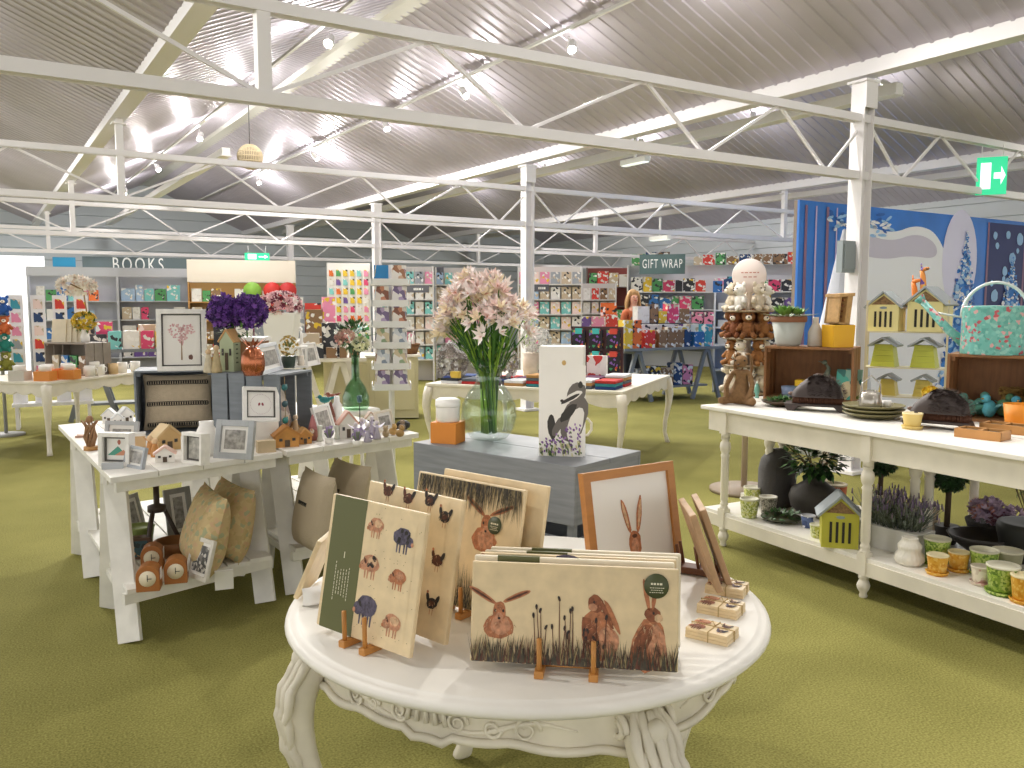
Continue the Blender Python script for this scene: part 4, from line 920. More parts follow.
# ================================================================ back-to-back white console tables on turned legs
P1 = Vector((1.36, 5.31, 0)); P2 = Vector((1.865, 4.353, 0)); EX = (P2-P1).normalized(); WY = Vector((-EX.y, EX.x, 0)); RA = math.atan2(EX.y, EX.x); SP = (P2-P1).length
RTZ = .895; SHZ = .222
TUR = [(0, 0), (.018, 0), (.024, .01), (.02, .03), (.034, .05), (.04, .075), (.03, .1), (.022, .105), (.03, .115), (.03, .12)]
def console(lab, y0, dep, L0, L1, turned=True):
    t = thing('console_table', lab, 'table', P1+WY*y0, RA, 'white console tables')
    MB().box(((L0+L1)/2, dep/2, RTZ-.0125), (L1-L0, dep+.08, .025)).build('tabletop', WHITE, t, bevel=.004)
    for y in (0, dep): MB().box(((L0+L1)/2, y, RTZ-.09), (L1-L0-.1, .02, .13)).build('apron', CREAM, t)
    MB().box((0, dep/2, RTZ-.09), (.02, dep, .13)).build('apron', CREAM, t)
    MB().box(((L0+L1)/2, dep/2, SHZ-.0125), (L1-L0-.06, dep+.03, .024)).build('shelf', WHITE, t, bevel=.002)
    for y in (-.012, dep+.012): MB().box(((L0+L1)/2, y, SHZ-.06), (L1-L0-.08, .02, .075)).build('shelf_rail', CREAM, t)
    for k in range(3):
        for y in (0, dep):
            x = k*SP; m = MB()
            m.box((x, y, RTZ-.095), (.056, .056, .14)); m.box((x, y, .185), (.056, .056, .12))
            m.lathe([(.0, 0), (.018, 0), (.022, .008), (.017, .025), (.03, .045), (.035, .065), (.026, .09), (.02, .095), (.028, .105), (.028, .125)], 16, (x, y, 0))
            m.lathe([(.028, 0), (.028, .008), (.02, .016), (.026, .028), (.026, .036), (.02, .044), (.025, .06), (.0245, .33), (.029, .345), (.022, .357), (.031, .375), (.035, .4), (.031, .425), (.021, .44), (.028, .45), (.028, .46)], 16, (x, y, .245+.0))
            m.lathe([(.028, 0), (.028, .05)], 16, (x, y, .70))
            m.build('leg', CREAM, t)
    return t
console('white two-tier console with turned legs and hedgehogs on top', 0, .38, -.2, 2.3)
console('white console standing back to back behind the turned-leg one', .5, .4, -.4, 2.3)
# ---- a few more ornaments filling the second trestle table
for k, (px, py, c_, lab) in enumerate(((327, 424, '#2f7d7c', 'teal tin bird on a rod at the mouth of the open crate'), (334, 420, '#8a4f3a', 'rust tin bird on a rod behind the lantern house'), (362, 424, '#3f5f66', 'slate tin bird on a rod behind the silver fairies'))):
    t = thing('tin_bird', lab, 'ornament', rz(px, py, TH)+DVn*.03, k*.8, 'tin birds on rods'); MB().lathe([(0, 0), (.025, 0), (.022, .01), (0, .012)], 14).tube([(0, 0, .01), (0, 0, .13)], .003, 6).build('rod', M('#4a4a48', .5, .5), t)
    MB().ball((0, 0, .15), (.035, .018, .02)).tube([(.025, 0, .155), (.07, 0, .17)], [.012, .003]).ball((-.03, 0, .168), .014).tube([(-.04, 0, .168), (-.058, 0, .165)], [.004, .001]).build('body', M(c_, .45, .3), t)
for k, (px, py, w_, c_, r_, lab) in enumerate(((373, 426, .06, '#e8e4da', '#b9a08a', 'small cream house with a straw-brown roof behind the silver fairies'), (388, 424, .055, '#d9cfc0', '#8f8a86', 'tiny stone-grey roofed house near the far table end'), (297, 435, .05, '#e0c498', '#b58a52', 'tiny pine house tucked behind the honey stable'))):
    house(rz(px, py, TH)+DVn*.04, w_, w_*.8, w_*1.4, .4+.1*k, lab, M(c_, .6, var=.1), M(r_, .6), group='tiny houses on the second trestle table')
for k, (px, py, lab) in enumerate(((358, 447, 'white lavender pot at the front edge before the silver fairies'), (330, 444, 'white lavender pot at the front edge before the slim candlestick'))):
    t = thing('lavender_pot', lab, 'plant', rz(px, py, TH)+DVn*.01, 0, 'mini lavender pots'); MB().lathe([(0, 0), (.02, 0), (.026, .035), (.022, .035), (0, .03)], 16).build('pot', WHT, t); m = MB()
    for q in range(26): a = q*2.4; m.m = q % 2; m.tube([(.008*math.cos(a), .008*math.sin(a), .03), (.024*math.cos(a), .024*math.sin(a), .06+.012*(q % 4))], [.0015, .004], 4)
    m.build('foliage', [M('#7d8a6a', .6), M('#9a86b0', .6)], t)
# ================================================================ the console top
def al(px, py, ly, z):
    "the point on height z in that pixel column, ly behind the console's front legs"
    q = ray(px, py); q = Vector((q.x, q.y, 0)); t = (ly+P1.dot(WY))/q.dot(WY)
    return Vector((q.x*t, q.y*t, z))
def rp(px, py, o=0, z=RTZ):
    p = rz(px, py, z); return al(px, py, (p-P1).dot(WY)+o, z)
BRW = M('#8a5e36', .6, var=.22, vs=7, stretch=(6, 1, 1))
k1 = rp(763, 399); kx = Vector((.866, -.5, 0)); ky = Vector((.5, .866, 0)); ka = math.atan2(-.5, .866)
open_crate('brown wooden crate under the grey succulent pot, open to the aisle', .58, .3, .366, k1+kx*.29, ka, BRW, 'brown crates on the consoles', 3, .016)
K1Z = RTZ+.3665
# succulent pot
sp = thing('succulent_pot', 'pale grey pot of succulents with a brown rim on the brown crate', 'plant', k1+kx*.13+ky*.13+Vector((0, 0, .3667)))
MB().lathe([(0, 0), (.075, 0), (.085, .02), (.115, .19), (.105, .19), (.1, .17), (0, .165)], 28).build('pot', M('#b9bdb6', .6, var=.06), sp)
MB().lathe([(.117, .165), (.121, .17), (.123, .2), (.116, .205), (.106, .2), (.105, .17)], 28).build('rim', M('#8d5b3e', .6), sp)
m = MB(); m.m = 0
for (x, y, s) in ((-.04, -.02, 1.), (.05, -.03, .7), (.0, .05, .9)):
    for ring, n_, tl in ((1, 9, .35), (.7, 8, .8), (.4, 6, 1.6)):
        for k in range(n_):
            a = 2*PI*k/n_+ring*2; m.m = R.choice((0, 0, 1)); m.leaf((x, y, .205), (math.cos(a), math.sin(a), tl*1.2), .1*s*ring+.02, .06*s, curl=-.25)
for k in range(16): a = 2*PI*k/16; m.m = 2; m.leaf((.08*math.cos(a), .08*math.sin(a), .2), (math.cos(a), math.sin(a), .5), .12, .05, curl=.3)
m.build('foliage', [M('#5f8a3a', .45), M('#7ba24c', .45), M('#93a78b', .5)], sp)
# yellow tin and bug house
YE = M('#e2ab1e', .45)
yp = thing('planter', 'bright yellow tapered planter on the brown crate', 'planter', k1+kx*.46+ky*.1+Vector((0, 0, .3667)), .2); MB().prism([(-.075, 0), (.075, 0), (.083, .15), (-.083, .15)], -.07, .07, 'y').build('body', YE, yp, bevel=.004); MB().box((0, 0, .1495), (.15, .125, .004)).build('soil', M('#3b3228', .9), yp)
bgw = thing('insect_house', 'tan insect house with an open slanted front, leaning in the yellow planter', 'insect house', k1+kx*.46+ky*.1+Vector((-.012, 0, .519)), (0, D2(7), .5)); m = MB(); LOGM = M('#c39a62', .6, var=.2, vs=30)
m.prism([(-.06, 0), (-.045, 0), (-.045, .19), (-.06, .175)], -.055, .055, 'y'); m.prism([(.01, 0), (.06, 0), (.06, .215), (.01, .205)], -.055, .055, 'y'); m.box((-.02, .045, .1), (.08, .015, .2)); m.prism([(-.07, .175), (.07, .2), (.07, .22), (-.07, .195)], -.062, .062, 'y'); m.box((0, 0, .006), (.12, .11, .012)); m.build('case', LOGM, bgw)
m = MB()
for k in range(14): m.tube([(-.035+.02*(k % 3), -.03, .03+.012*k), (-.035+.02*(k % 3), .03, .03+.012*k)], .008, 8)
m.build('canes', M('#8a5a34', .7, var=.4, vs=60), bgw)
lathe_thing('glass_bottle', 'clear bottle with a dark stopper between the pot and yellow planter', 'bottle', k1+kx*.31+ky*.12+Vector((0, 0, .3667)), [(0, 0), (.045, 0), (.05, .01), (.048, .1), (.03, .14), (.02, .16), (.022, .2), (0, .2)], M('#b9b2a6', .25))
# inside the brown crate
pt = lambda x, y: k1+kx*x+ky*y+Vector((0, 0, .017))
lathe_thing('blue_tub', 'small blue-grey tub at the mouth of the brown crate', 'tub', pt(.16, .07), [(0, 0), (.045, 0), (.055, .075), (.05, .075), (.045, .06), (0, .055)], M('#7d8fae', .5))
t = thing('seed_tray', 'yellow boxed seed tray with green plugs inside the brown crate', 'box', pt(.31, .1), ka); MB().box((0, 0, .04), (.22, .12, .08)).build('tray', M('#3f7040', .6, var=.3, vs=50), t); MB().box((0, 0, .1), (.22, .11, .04)).build('lid', M('#e3b820', .5), t)
t = thing('metal_bird', 'thin verdigris bird figure standing inside the brown crate', 'ornament', pt(.39, .16)); m = MB(); m.tube([(0, 0, 0), (.01, 0, .08), (-.01, 0, .14), (.01, 0, .2), (-.015, 0, .235)], [.006, .02, .028, .014, .008]).ball((-.02, 0, .24), .017).tube([(-.03, 0, .24), (-.065, 0, .25)], [.006, .001]).tube([(.012, .01, .08), (.03, .01, 0)], .005); m.build('body', M('#66705f', .55, var=.3, vs=40), t)
for k, (x, c_) in enumerate(((.5, '#4fae9c'), (.545, '#7a8f4c'))):
    t = thing('pop_up_card', ('teal card standing at the far side of the brown crate', 'olive card standing behind the teal one in the brown crate')[k], 'card', pt(x, .1+.08*k), (-D2(8), 0, ka-.5)); MB().box((0, 0, .1), (.13, .004, .2)).build('card', PR(c_, ['#d9cfa6', '#3c7a74', '#89b8a6'], 14, .5, .5), t)
# plush hare
def skin(name, pts, edges, rad, mat, parent, sub=2):
    me = bpy.data.meshes.new(name); me.from_pydata([Vector(p) for p in pts], edges, []); o = bpy.data.objects.new(name, me); C.objects.link(o)
    o.parent = parent; me.materials.append(mat)
    sk = o.modifiers.new('skin', 'SKIN'); sk.use_smooth_shade = True; sv = me.skin_vertices[0].data
    for i, r_ in enumerate(rad): sv[i].radius = r_ if isinstance(r_, tuple) else (r_, r_)
    sv[0].use_root = True
    ss = o.modifiers.new('sub', 'SUBSURF'); ss.levels = sub; ss.render_levels = sub
    return o
FURB = M('#8f6c45', .9, var=.2, vs=60, bump=1., bs=220)
hp = rp(741, 404, .02)
hr = thing('plush_hare', 'sitting brown plush hare with long arms at the end of the console', 'plush toy', hp, -.5)
skin('body', [(0, 0, .06), (0, .005, .13), (0, .0, .2), (0, -.01, .235), (-.055, -.015, .205), (-.085, -.06, .12), (-.07, -.105, .035), (.055, -.015, .205), (.085, -.06, .12), (.07, -.11, .035), (-.055, -.05, .035), (-.09, -.12, .025), (-.1, -.165, .035), (.055, -.05, .035), (.1, -.12, .025), (.115, -.165, .035)],
     [(0, 1), (1, 2), (2, 3), (2, 4), (4, 5), (5, 6), (2, 7), (7, 8), (8, 9), (0, 10), (10, 11), (11, 12), (0, 13), (13, 14), (14, 15)],
     [.05, .044, .034, .028, .018, .017, .022, .018, .017, .022, .034, .027, .024, .04, .027, .024], FURB, hr)
skin('head', [(0, .01, .285), (0, -.03, .28), (0, -.072, .262)], [(0, 1), (1, 2)], [.046, .046, .026], FURB, hr)
for s in (-1, 1):
    m = MB(); m.tube([(s*.018, .02, .322), (s*.036, .035, .33), (s*.05, .045, .29), (s*.054, .045, .23), (s*.05, .04, .18)], [.01, .015, .02, .02, .006], 10, .5); m.build('ear', FURB, hr); MB().ball((s*.03, -.058, .288), .006).build('eye', M('#1a1412', .2), hr)
MB().ball((0, -.097, .264), (.008, .006, .006)).build('nose', M('#3a2420', .4), hr)
# hedgehog boot brushes
def hedgehog(px, py, lab, rr, s=1.):
    t = thing('hedgehog_boot_brush', lab, 'boot brush', rp(px, py, .06), rr, 'cast hedgehog boot brushes'); IR = M('#3f3532', .6, .1)
    m = MB(); m.prism([(-.17*s, 0), (-.13*s, 0), (-.1*s, .03*s), (.1*s, .03*s), (.13*s, 0), (.17*s, 0), (.15*s, .045*s), (-.19*s, .045*s)], -.075*s, .075*s, 'y'); m.build('base', IR, t, bevel=.004)
    m = MB()
    for i in range(34):
        for j in range(5): x = -.14*s+.285*s*i/33; m.tube([(x, (-.05+.025*j)*s, .045*s), (x+R.uniform(-.004, .004), (-.05+.025*j)*s, .085*s)], .0035*s, 4)
    m.build('bristle', M('#5e3a28', .8), t)
    m = MB(); N = 15; vs = []; 
    for i in range(N+1):
        u = i/N; x = (-.16+.31*u)*s; hh = .135*s*max(.0, 1-(2*u-1.0)**2)**.5*(.55+.45*min(1, u*2.5))
        for k in range(9): a = PI*k/8; vs.append((x, .075*s*math.cos(a)*min(1, hh/.06/s), .085*s+hh*math.sin(a)))
    m.add(vs, [(i*9+k, (i+1)*9+k, (i+1)*9+k+1, i*9+k+1) for i in range(N) for k in range(8)]+[tuple(range(N*9, N*9+9))], True)
    m.build('body', IR, t)
    m = MB()
    for k in range(760):
        u = R.uniform(.3, 1); a = R.uniform(.1, PI-.1); x = (-.16+.31*u)*s; hh = .135*s*max(.0, 1-(2*u-1.0)**2)**.5*(.55+.45*min(1, u*2.5)); y = .075*s*math.cos(a)*min(1, hh/.06/s); z = .085*s+hh*math.sin(a)
        m.leaf((x, y, z), (.9, math.cos(a)*.7, math.sin(a)*.7), .03*s, .009*s)
    m.build('spines', M('#57443a', .6), t); MB().ball((-.155*s, 0, .1*s), (.02*s, .012*s, .012*s)).build('snout', M('#6e5648', .5), t)
    return t
hedgehog(817, 412, 'cast iron hedgehog boot brush on feet, in front of the brown crate', ka+.1)
hedgehog(940, 430, 'cast iron hedgehog boot brush on feet, beside the yellow pot candle', RA+.42, .95)
# green leaf dish and plates with cloches
t = thing('moss_dish', 'dark wooden dish filled with green moss beside the plush hare', 'dish', rp(782, 407, .05)); MB().lathe([(0, 0), (.06, 0), (.12, .022), (.13, .035), (.12, .035), (.06, .015), (0, .014)], 28).build('dish', M('#4c3a24', .5), t); foliage(MB(), (0, 0, .03), (.1, .1, .016), 220, .035, .016, (0, 1)).build('moss', [M('#2f5a28', .6), M('#497a35', .6)], t)
t = thing('bird_figure', 'little teal glass bird at the crate corner by the moss dish', 'ornament', rp(760, 399, .03)-EX*.03); MB().lathe([(0, 0), (.016, 0), (.01, .02), (.022, .05), (.02, .08), (.008, .1), (0, .102)], 14).build('body', M('#6fa898', .3), t); MB().lathe([(.006, .098), (.01, .105), (.004, .118), (0, .118)], 12).build('stopper', M('#c9d9cf', .3), t)
pl = rp(873, 420, .09)
for k in range(3):
    lathe_thing('serving_plate', ('bottom khaki plate of the stack under the glass cloches', 'middle khaki plate of the stack under the glass cloches', 'top khaki plate of the stack, carrying the glass cloches')[k], 'plate', pl+Vector((0, 0, .022*k)), [(0, 0), (.1, 0), (.165, .026), (.17, .033), (.163, .034), (.1, .01), (0, .009)], M('#79734f', .4, var=.1), group='stack of khaki plates', seg=36)
clo = thing('glass_cloche', 'small glass cloches with a metal hoop handle on the khaki plates', 'cloche', pl+Vector((-.02, 0, .055))); GL2 = M('#b9b4aa', .15, .6); MB().lathe([(.06, 0), (.062, .03), (.058, .085), (.03, .105), (.03, .1), (.054, .08), (.057, .03), (.056, 0)], 24, flute=.04, fn=12).build('dome', GL2, clo)
MB().tube([(-.06, 0, .06), (-.055, 0, .14), (0, 0, .19), (.055, 0, .14), (.06, 0, .06)], .004, 8).build('handle', GL2, clo)
t = thing('tealight_cup', 'tiny white cup on the khaki plates beside the cloche', 'cup', pl+Vector((.085, .02, .055))); MB().lathe([(0, 0), (.022, 0), (.026, .04), (.022, .04), (0, .03)], 16).build('cup', WHT, t); MB().tube([(.024, 0, .032), (.038, 0, .026), (.023, 0, .01)], .003, 6).build('handle', WHT, t)
pot(rp(912, 429, .01), .05, .085, M('#d9bf72', .5, var=.08), 'cream-yellow pot candle between the plates and the hedgehog', rim='#e4d3a0', name='pot_candle')
# wire shelf with insect houses
ws = rp(903, 406, .28); wr = RA+.62; wxd = Vector((math.cos(wr), math.sin(wr), 0)); wyd = Vector((-wxd.y, wxd.x, 0))
wt = thing('wire_stand', 'thin pale wire shelf stand holding rows of insect houses', 'stand', ws, wr); WIR = M('#d8cfae', .4)
ZS = (.225, .47)
for x in (-.25, .25):
    for y in (0, .2): MB().box((x, y, .34), (.012, .012, .68)).build('upright', WIR, wt)
for z in ZS: MB().box((0, .1, z-.006), (.5, .2, .008)).build('shelf', WIR, wt)
MB().box((0, .1, .02), (.5, .2, .008)).build('shelf', WIR, wt)
YEL = M('#d9c866', .55, var=.06); YEL2 = M('#c3c94c', .55, var=.06); CRM = M('#e8dd9a', .55); RFG = M('#9aa1a4', .4, .3); CAN = M('#8a6b45', .7, var=.5, vs=90)
def insect_house(loc, w, h, rot, lab, col, grp='insect houses', slots=4, d=None):
    d = d or w*.8; t = thing('insect_house', lab, 'insect house', loc, rot, grp); hb = h*.66
    MB().prism([(-w/2, 0), (w/2, 0), (w/2, hb), (0, h*.95), (-w/2, hb)], -d/2, d/2, 'y').build('body', col, t)
    MB().prism([(-w*.4, hb+.004), (w*.4, hb+.004), (0, h*.9)], -d/2-.003, -d/2+.001, 'y').build('cane_gable', CAN, t)
    m = MB()
    for k in range(slots): m.box(((k-(slots-1)/2)*w*.17, -d/2-.001, hb*.46), (w*.07, .004, hb*.6))
    m.build('slot', M('#2c2a24', .8), t)
    MB().prism([(w*.12*math.cos(2*PI*k/16), hb*.9+w*.045*math.sin(2*PI*k/16)) for k in range(16)], -d/2-.003, -d/2, 'y').build('badge', M('#8d9ca0', .5), t)
    for s in (-1, 1): MB().bar((s*(w/2+w*.13), 0, hb-h*.07), (0, 0, h), d*1.18, .012).build('roof_panel', RFG, t)
    return t
wp = lambda x, z: ws+wxd*x+wyd*.1+Vector((0, 0, z))
insect_house(wp(-.13, ZS[1]-.001), .2, .27, wr-.25, 'cream insect house on the top wire shelf, nearest the bug house planter', CRM, 'cream insect houses')
insect_house(wp(.14, ZS[1]-.001), .22, .3, wr-.25, 'bigger cream insect house on the top wire shelf beside the watering can', CRM, 'cream insect houses', d=.26)
def bee_hive(loc, s, lab, col):
    t = thing('beehive_house', lab, 'insect house', loc, wr-.2, 'yellow beehive houses'); m = MB()
    for k in range(4): z = .04*s*k; w = (.085-.006*k)*s; m.prism([(-w, z), (w, z), (w*.9, z+.039*s), (-w*.9, z+.039*s)], -w*.8, w*.8, 'y')
    m.build('body', col, t)
    for q in (-1, 1): MB().bar((q*.1*s, 0, .15*s), (0, 0, .21*s), .19*s, .012).build('roof_panel', RFG, t)
for k, (x, zz, c_) in enumerate(((-.13, ZS[0], YEL2), (.12, ZS[0], YEL2), (-.1, .025, YEL), (.12, .025, YEL))):
    bee_hive(wp(x, zz-.001), .95 if zz > .1 else .7, ('yellow beehive house on the middle wire shelf, below the first cream one', 'yellow beehive house on the middle wire shelf, beside the crate', 'dull yellow beehive house on the lowest wire shelf', 'pale beehive house at the far end of the lowest wire shelf')[k], c_)
for k, (x, c_, hh) in enumerate(((.05, '#e07b23', .34), (.1, '#d9902f', .42))):
    t = thing('giraffe_figure', ('short orange wooden giraffe behind the cream insect houses', 'tall orange wooden giraffe with patterned neck behind the insect houses')[k], 'ornament', wp(x, ZS[1]-.001)+wyd*.085, wr-.5); m = MB(); m.tube([(0, 0, 0), (0, 0, .18), (-.02, 0, hh-.04), (-.03, 0, hh)], [.03, .028, .018, .014]).tube([(-.03, 0, hh), (.02, 0, hh+.01)], [.016, .01]).tube([(-.03, 0, hh), (-.035, 0, hh+.045)], [.006, .004]); m.build('body', M(c_, .5) if k == 0 else PR('#d98a3a', ['#5b3f8a', '#c9b25a', '#7a4a2a'], 34, .5, .4), t)
# second brown crate and the flowered watering can
k2 = rp(946, 424, .16); k2a = RA+.45; k2x = Vector((math.cos(k2a), math.sin(k2a), 0)); k2y = Vector((-k2x.y, k2x.x, 0))
open_crate('brown wooden crate under the flowered watering can', .5, .3, .375, k2+k2x*.24, k2a, BRW, 'brown crates on the consoles', 3, .016)
K2Z = RTZ+.3755
wc = thing('watering_can', 'turquoise flowered watering can with a long spout on the brown crate', 'watering can', k2+k2x*.2+k2y*.13+Vector((0, 0, .3755)), k2a)
FLW = PR('#6fb6ac', ['#79bdb4', '#5da79c', '#8fc9bd', '#6aa9a0', '#7fb8ae', '#64a89d', '#8cc4ba', '#5fa398', '#74b5ab', '#d7a6a4', '#b9565f'], 60, .4, .3)
MB().lathe([(0, 0), (.165, 0), (.168, .008), (.165, .26), (.168, .268), (.14, .27), (0, .272)], 36).build('body', FLW, wc)
MB().tube([(-.14, 0, .05), (-.24, 0, .14), (-.38, 0, .3)], [.03, .024, .018], 12).build('spout', FLW, wc)
MB().lathe([(0, 0), (.02, -.01), (.032, .02), (.03, .024), (0, .022)], 16).build('rose', FLW, wc, loc=(-.38, 0, .3), rot=(0, -D2(45), 0))
MB().tube([(.17*math.cos(a)*1.0-.0, 0, .2+.2*math.sin(a)) for a in [PI*k/18 for k in range(19)]], .009, 10).build('handle', M('#cfd8d3', .3, .3), wc)
MB().tube([(-.15, .0, .2), (-.3, 0, .23)], .006, 8).build('brace', M('#cfd8d3', .3, .3), wc)
# inside the second crate
q2 = lambda x, y, z=.017: k2+k2x*x+k2y*y+Vector((0, 0, z))
for k, (x, y, c_) in enumerate(((.1, .08, '#4f8f80'), (.2, .1, '#5cb3c4'), (.32, .09, '#4aa0b8'), (.26, .19, '#5d8f6a'), (.14, .2, '#6fb5a3'))):
    t = thing('paper_bird', 'teal tissue bird ornament number' if False else ('sea-green cloth bird nearest the hedgehog in the crate', 'sky-blue cloth bird at the centre of the crate mouth', 'blue cloth bird at the end of the crate mouth', 'moss-green cloth bird at the back of the crate', 'mint cloth bird behind the sky-blue one in the crate')[k], 'ornament', q2(x, y), k2a+k, 'cloth birds in the second crate'); m = MB(); m.ball((0, 0, .05), (.045, .03, .05)).ball((-.03, 0, .11), .025).tube([(.03, 0, .05), (.09, 0, .07)], [.02, .006]); m.build('body', M(c_, .7, var=.2, vs=40), t); MB().lathe([(.006, 0), (0, .02)], 8).build('beak', M('#d9a23a', .5), t, loc=(-.053, 0, .11), rot=(0, -PI/2, 0))
    m = MB().at((0, 0, .05)); m.leaf((0, -.03, .01), (.8, -.2, .5), .07, .035).leaf((0, .03, .01), (.8, .2, .5), .07, .035); m.build('wing', M('#8fd0cf', .6), t)
t = thing('straw_nest', 'straw nest with coloured eggs at the back of the second crate', 'ornament', q2(.3, .24, .018), 0); m = MB()
for k in range(60): a = R.random()*6; r_ = R.uniform(.05, .09); m.tube([(r_*math.cos(a), r_*math.sin(a)*.5, .12+R.uniform(0, .05)), (r_*math.cos(a+.9), r_*math.sin(a+.9)*.5, .12+R.uniform(0, .05))], .0025, 4)
m.lathe([(0, 0), (.07, 0), (.06, .12), (0, .12)], 14).build('nest', M('#9a7a3c', .8, var=.2), t)
# trays, orange pot, hanging card at the end
for k, (px, py, lab) in enumerate(((982, 440, 'shallow wooden tray with dark square wells beside the hedgehog'), (1006, 434, 'second wooden tray with dark wells, towards the end of the console'))):
    t = thing('wooden_tray', lab, 'tray', rp(px, py, .06), RA+.2, 'wooden tealight trays'); m = MB(); L_ = .2
    for x in (-.1, .0, .1): m.box((x, 0, .022), (.014, .12, .044))
    for y in (-.055, .055): m.box((0, y, .022), (.214, .014, .044))
    m.box((0, 0, .005), (.2, .11, .01)); m.build('body', M('#b9854b', .6, var=.15), t)
    for x in (-.05, .05): MB().box((x, 0, .022), (.075, .085, .024)).build('well', M('#2b3a30', .6), t)
lathe_thing('orange_pot', 'plain deep orange pot at the end of the console', 'pot', rp(1020, 432, .13), [(0, 0), (.07, 0), (.085, .13), (.08, .13), (.07, .1), (0, .09)], M('#e08a1e', .5))
hc = thing('wooden_gift_house', 'tall white gift house painted with roses and a red roof', 'ornament', q2(.44, -.03), k2a+.2); MB().prism([(-.045, 0), (.045, 0), (.045, .17), (0, .22), (-.045, .17)], -.02, .02, 'y').build('body', PR('#bcd0d6', ['#d7dfdf', '#c25a5e', '#8fb3bd'], 26, .5, .5), hc); MB().bar((.05, 0, .165), (0, 0, .225), .05, .008).bar((-.05, 0, .165), (0, 0, .225), .05, .008).build('roof', M('#a9584f', .6), hc)
pot(rp(930, 418, .1), .045, .12, M('#a8642f', .6, var=.2), 'rusty ribbed pot with yellow flowers behind the second hedgehog', saucer=False, rim='#b9753c', name='rusty_pot')
m = MB(); f = thing('flower_bunch', 'bunch of yellow primroses in the rusty ribbed pot', 'flowers', rp(930, 418, .1)+Vector((0, 0, .118))); puff(m, (0, 0, .02), (.04, .04, .025), 40, .02, (0, 1)); m.build('blossom', [M('#e8c92e', .5), M('#d9b21f', .5)], f); foliage(MB(), (0, 0, .0), (.03, .03, .02), 26, .04, .015).build('foliage', M('#5a7a3a', .5), f)
# ---------------------------------------------------------------- lower shelf of the console
sh = lambda px, py, o=0: rp(px, py, o, SHZ)
YG = PR('#d9dbb0', ['#b9bf5c', '#8f9c4a', '#c9c97a'], 110, .45, .4); GG = PR('#7f9b3a', ['#9db84e', '#5f7f2c', '#b4c46a'], 100, .45, .35); YY = PR('#dca43a', ['#e6bd62', '#d1912a'], 90, .45, .5); GR_ = PR('#9a948a', ['#6d675f', '#c4beb2', '#57524b'], 120, .5, .4)
pot(sh(749, 517), .058, .12, YG, 'lime patterned pot nearest the turned leg on the shelf', 'lime pots on the shelf', rim='#d9d6bd', saucer=False)
pot(sh(752, 510, .11), .058, .12, YG, 'lime patterned pot hidden behind the one nearest the leg', 'lime pots on the shelf', rim='#cfcab4', saucer=False)
pot(sh(768, 515, .02), .055, .115, GR_, 'grey floral pot before the dark ribbed jar', saucer=False, rim='#d0cabb')
bj = lathe_thing('ribbed_jar', 'tall dark ribbed jar with a domed closed top on the lower shelf', 'jar', sh(776, 516, .22), [(0, 0), (.1, 0), (.115, .03), (.122, .12), (.122, .24), (.107, .31), (.075, .352), (.035, .378), (0, .385)], M('#34302d', .6, bump=.6, bs=60, stretch=(1, 1, 8)))
ur = thing('leafy_urn', 'squat dark urn with a spray of dark glossy leaves', 'plant', sh(813, 524, .2)); MB().lathe([(0, 0), (.09, 0), (.14, .05), (.155, .11), (.14, .16), (.08, .2), (.05, .225), (.05, .26), (.06, .27), (.045, .27), (0, .25)], 32).build('urn', M('#3a352f', .7, var=.15, vs=30), ur)
m = MB(); foliage(m, (0, -.03, .38), (.2, .17, .13), 520, .06, .036, (0, 0, 1, 2))
for k in range(8): a = k*.8; m.m = 3; m.tube([(0, 0, .25), (.1*math.cos(a), .1*math.sin(a), .36), (.17*math.cos(a), .15*math.sin(a), .43)], .004, 5)
m.build('foliage', [M('#22401f', .4), M('#3f6a2a', .4), M('#16301a', .4), M('#5b4a2f', .7)], ur)
t = thing('leaf_plate', 'green leaf plate in front of the dark ribbed jar', 'plate', sh(781, 524, .06)); MB().lathe([(0, 0), (.06, 0), (.12, .02), (.122, .026), (.06, .01), (0, .008)], 28).build('plate', M('#4a4a34', .4), t); foliage(MB(), (0, 0, .03), (.1, .08, .018), 60, .05, .026, (0, 1)).build('foliage', [M('#2c4a26', .4), M('#567a4c', .5)], t)
for k, (px, py, mt, lab, rm_) in enumerate(((808, 529, PR('#3d4f7a', ['#e9e9ee', '#5a6da0'], 40, .4, .6), 'small blue pot with a white patch by the yellow insect house', '#d2d4da'), (817, 537, YG, 'small lime pot touching the yellow insect house', '#dcd9c0'))):
    pot(sh(px, py, .0 if k else .03), .042, .075, mt, lab, saucer=False, rim=rm_)
insect_house(sh(838, 548, .06), .19, .29, RA+.8, 'lime yellow insect house with slate roof on the lower shelf by the turned leg', M('#b9b43c', .5), 'lime insect house on shelf', d=.17)
lv = thing('lavender_planter', 'pale grey oblong planter of lavender beside the turned leg', 'plant', sh(893, 556, .13), RA+.1); MB().prism([(-.17, 0), (.17, 0), (.185, .125), (-.185, .125)], -.085, .085, 'y').build('planter', M('#d3d1cb', .5), lv, bevel=.004)
m = MB()
for k in range(330):
    a = R.random()*6.28; r_ = math.sqrt(R.random()); x = .16*r_*math.cos(a); y = .07*r_*math.sin(a); m.m = R.choice((0, 1, 1, 2)); tz = R.uniform(.06, .19); tx = x*1.3+R.uniform(-.07, .07); ty = y*1.6+R.uniform(-.07, .07)
    m.tube([(x, y, .12), (tx, ty, .12+tz)], [.002, .0014], 4); m.leaf((x+(tx-x)*.5, y+(ty-y)*.5, .12+tz*.5), (R.uniform(-1, 1), R.uniform(-1, 1), .8), .05, .008)
    if R.random() < .6: m.m = R.choice((3, 3, 4)); m.tube([(tx, ty, .115+tz), (tx+R.uniform(-.006, .006), ty, .145+tz)], [.005, .003], 5)
m.build('foliage', [M('#6c7566', .7), M('#5a644c', .7), M('#7d8279', .7), M('#6b5d78', .7), M('#8d7d8c', .7)], lv)
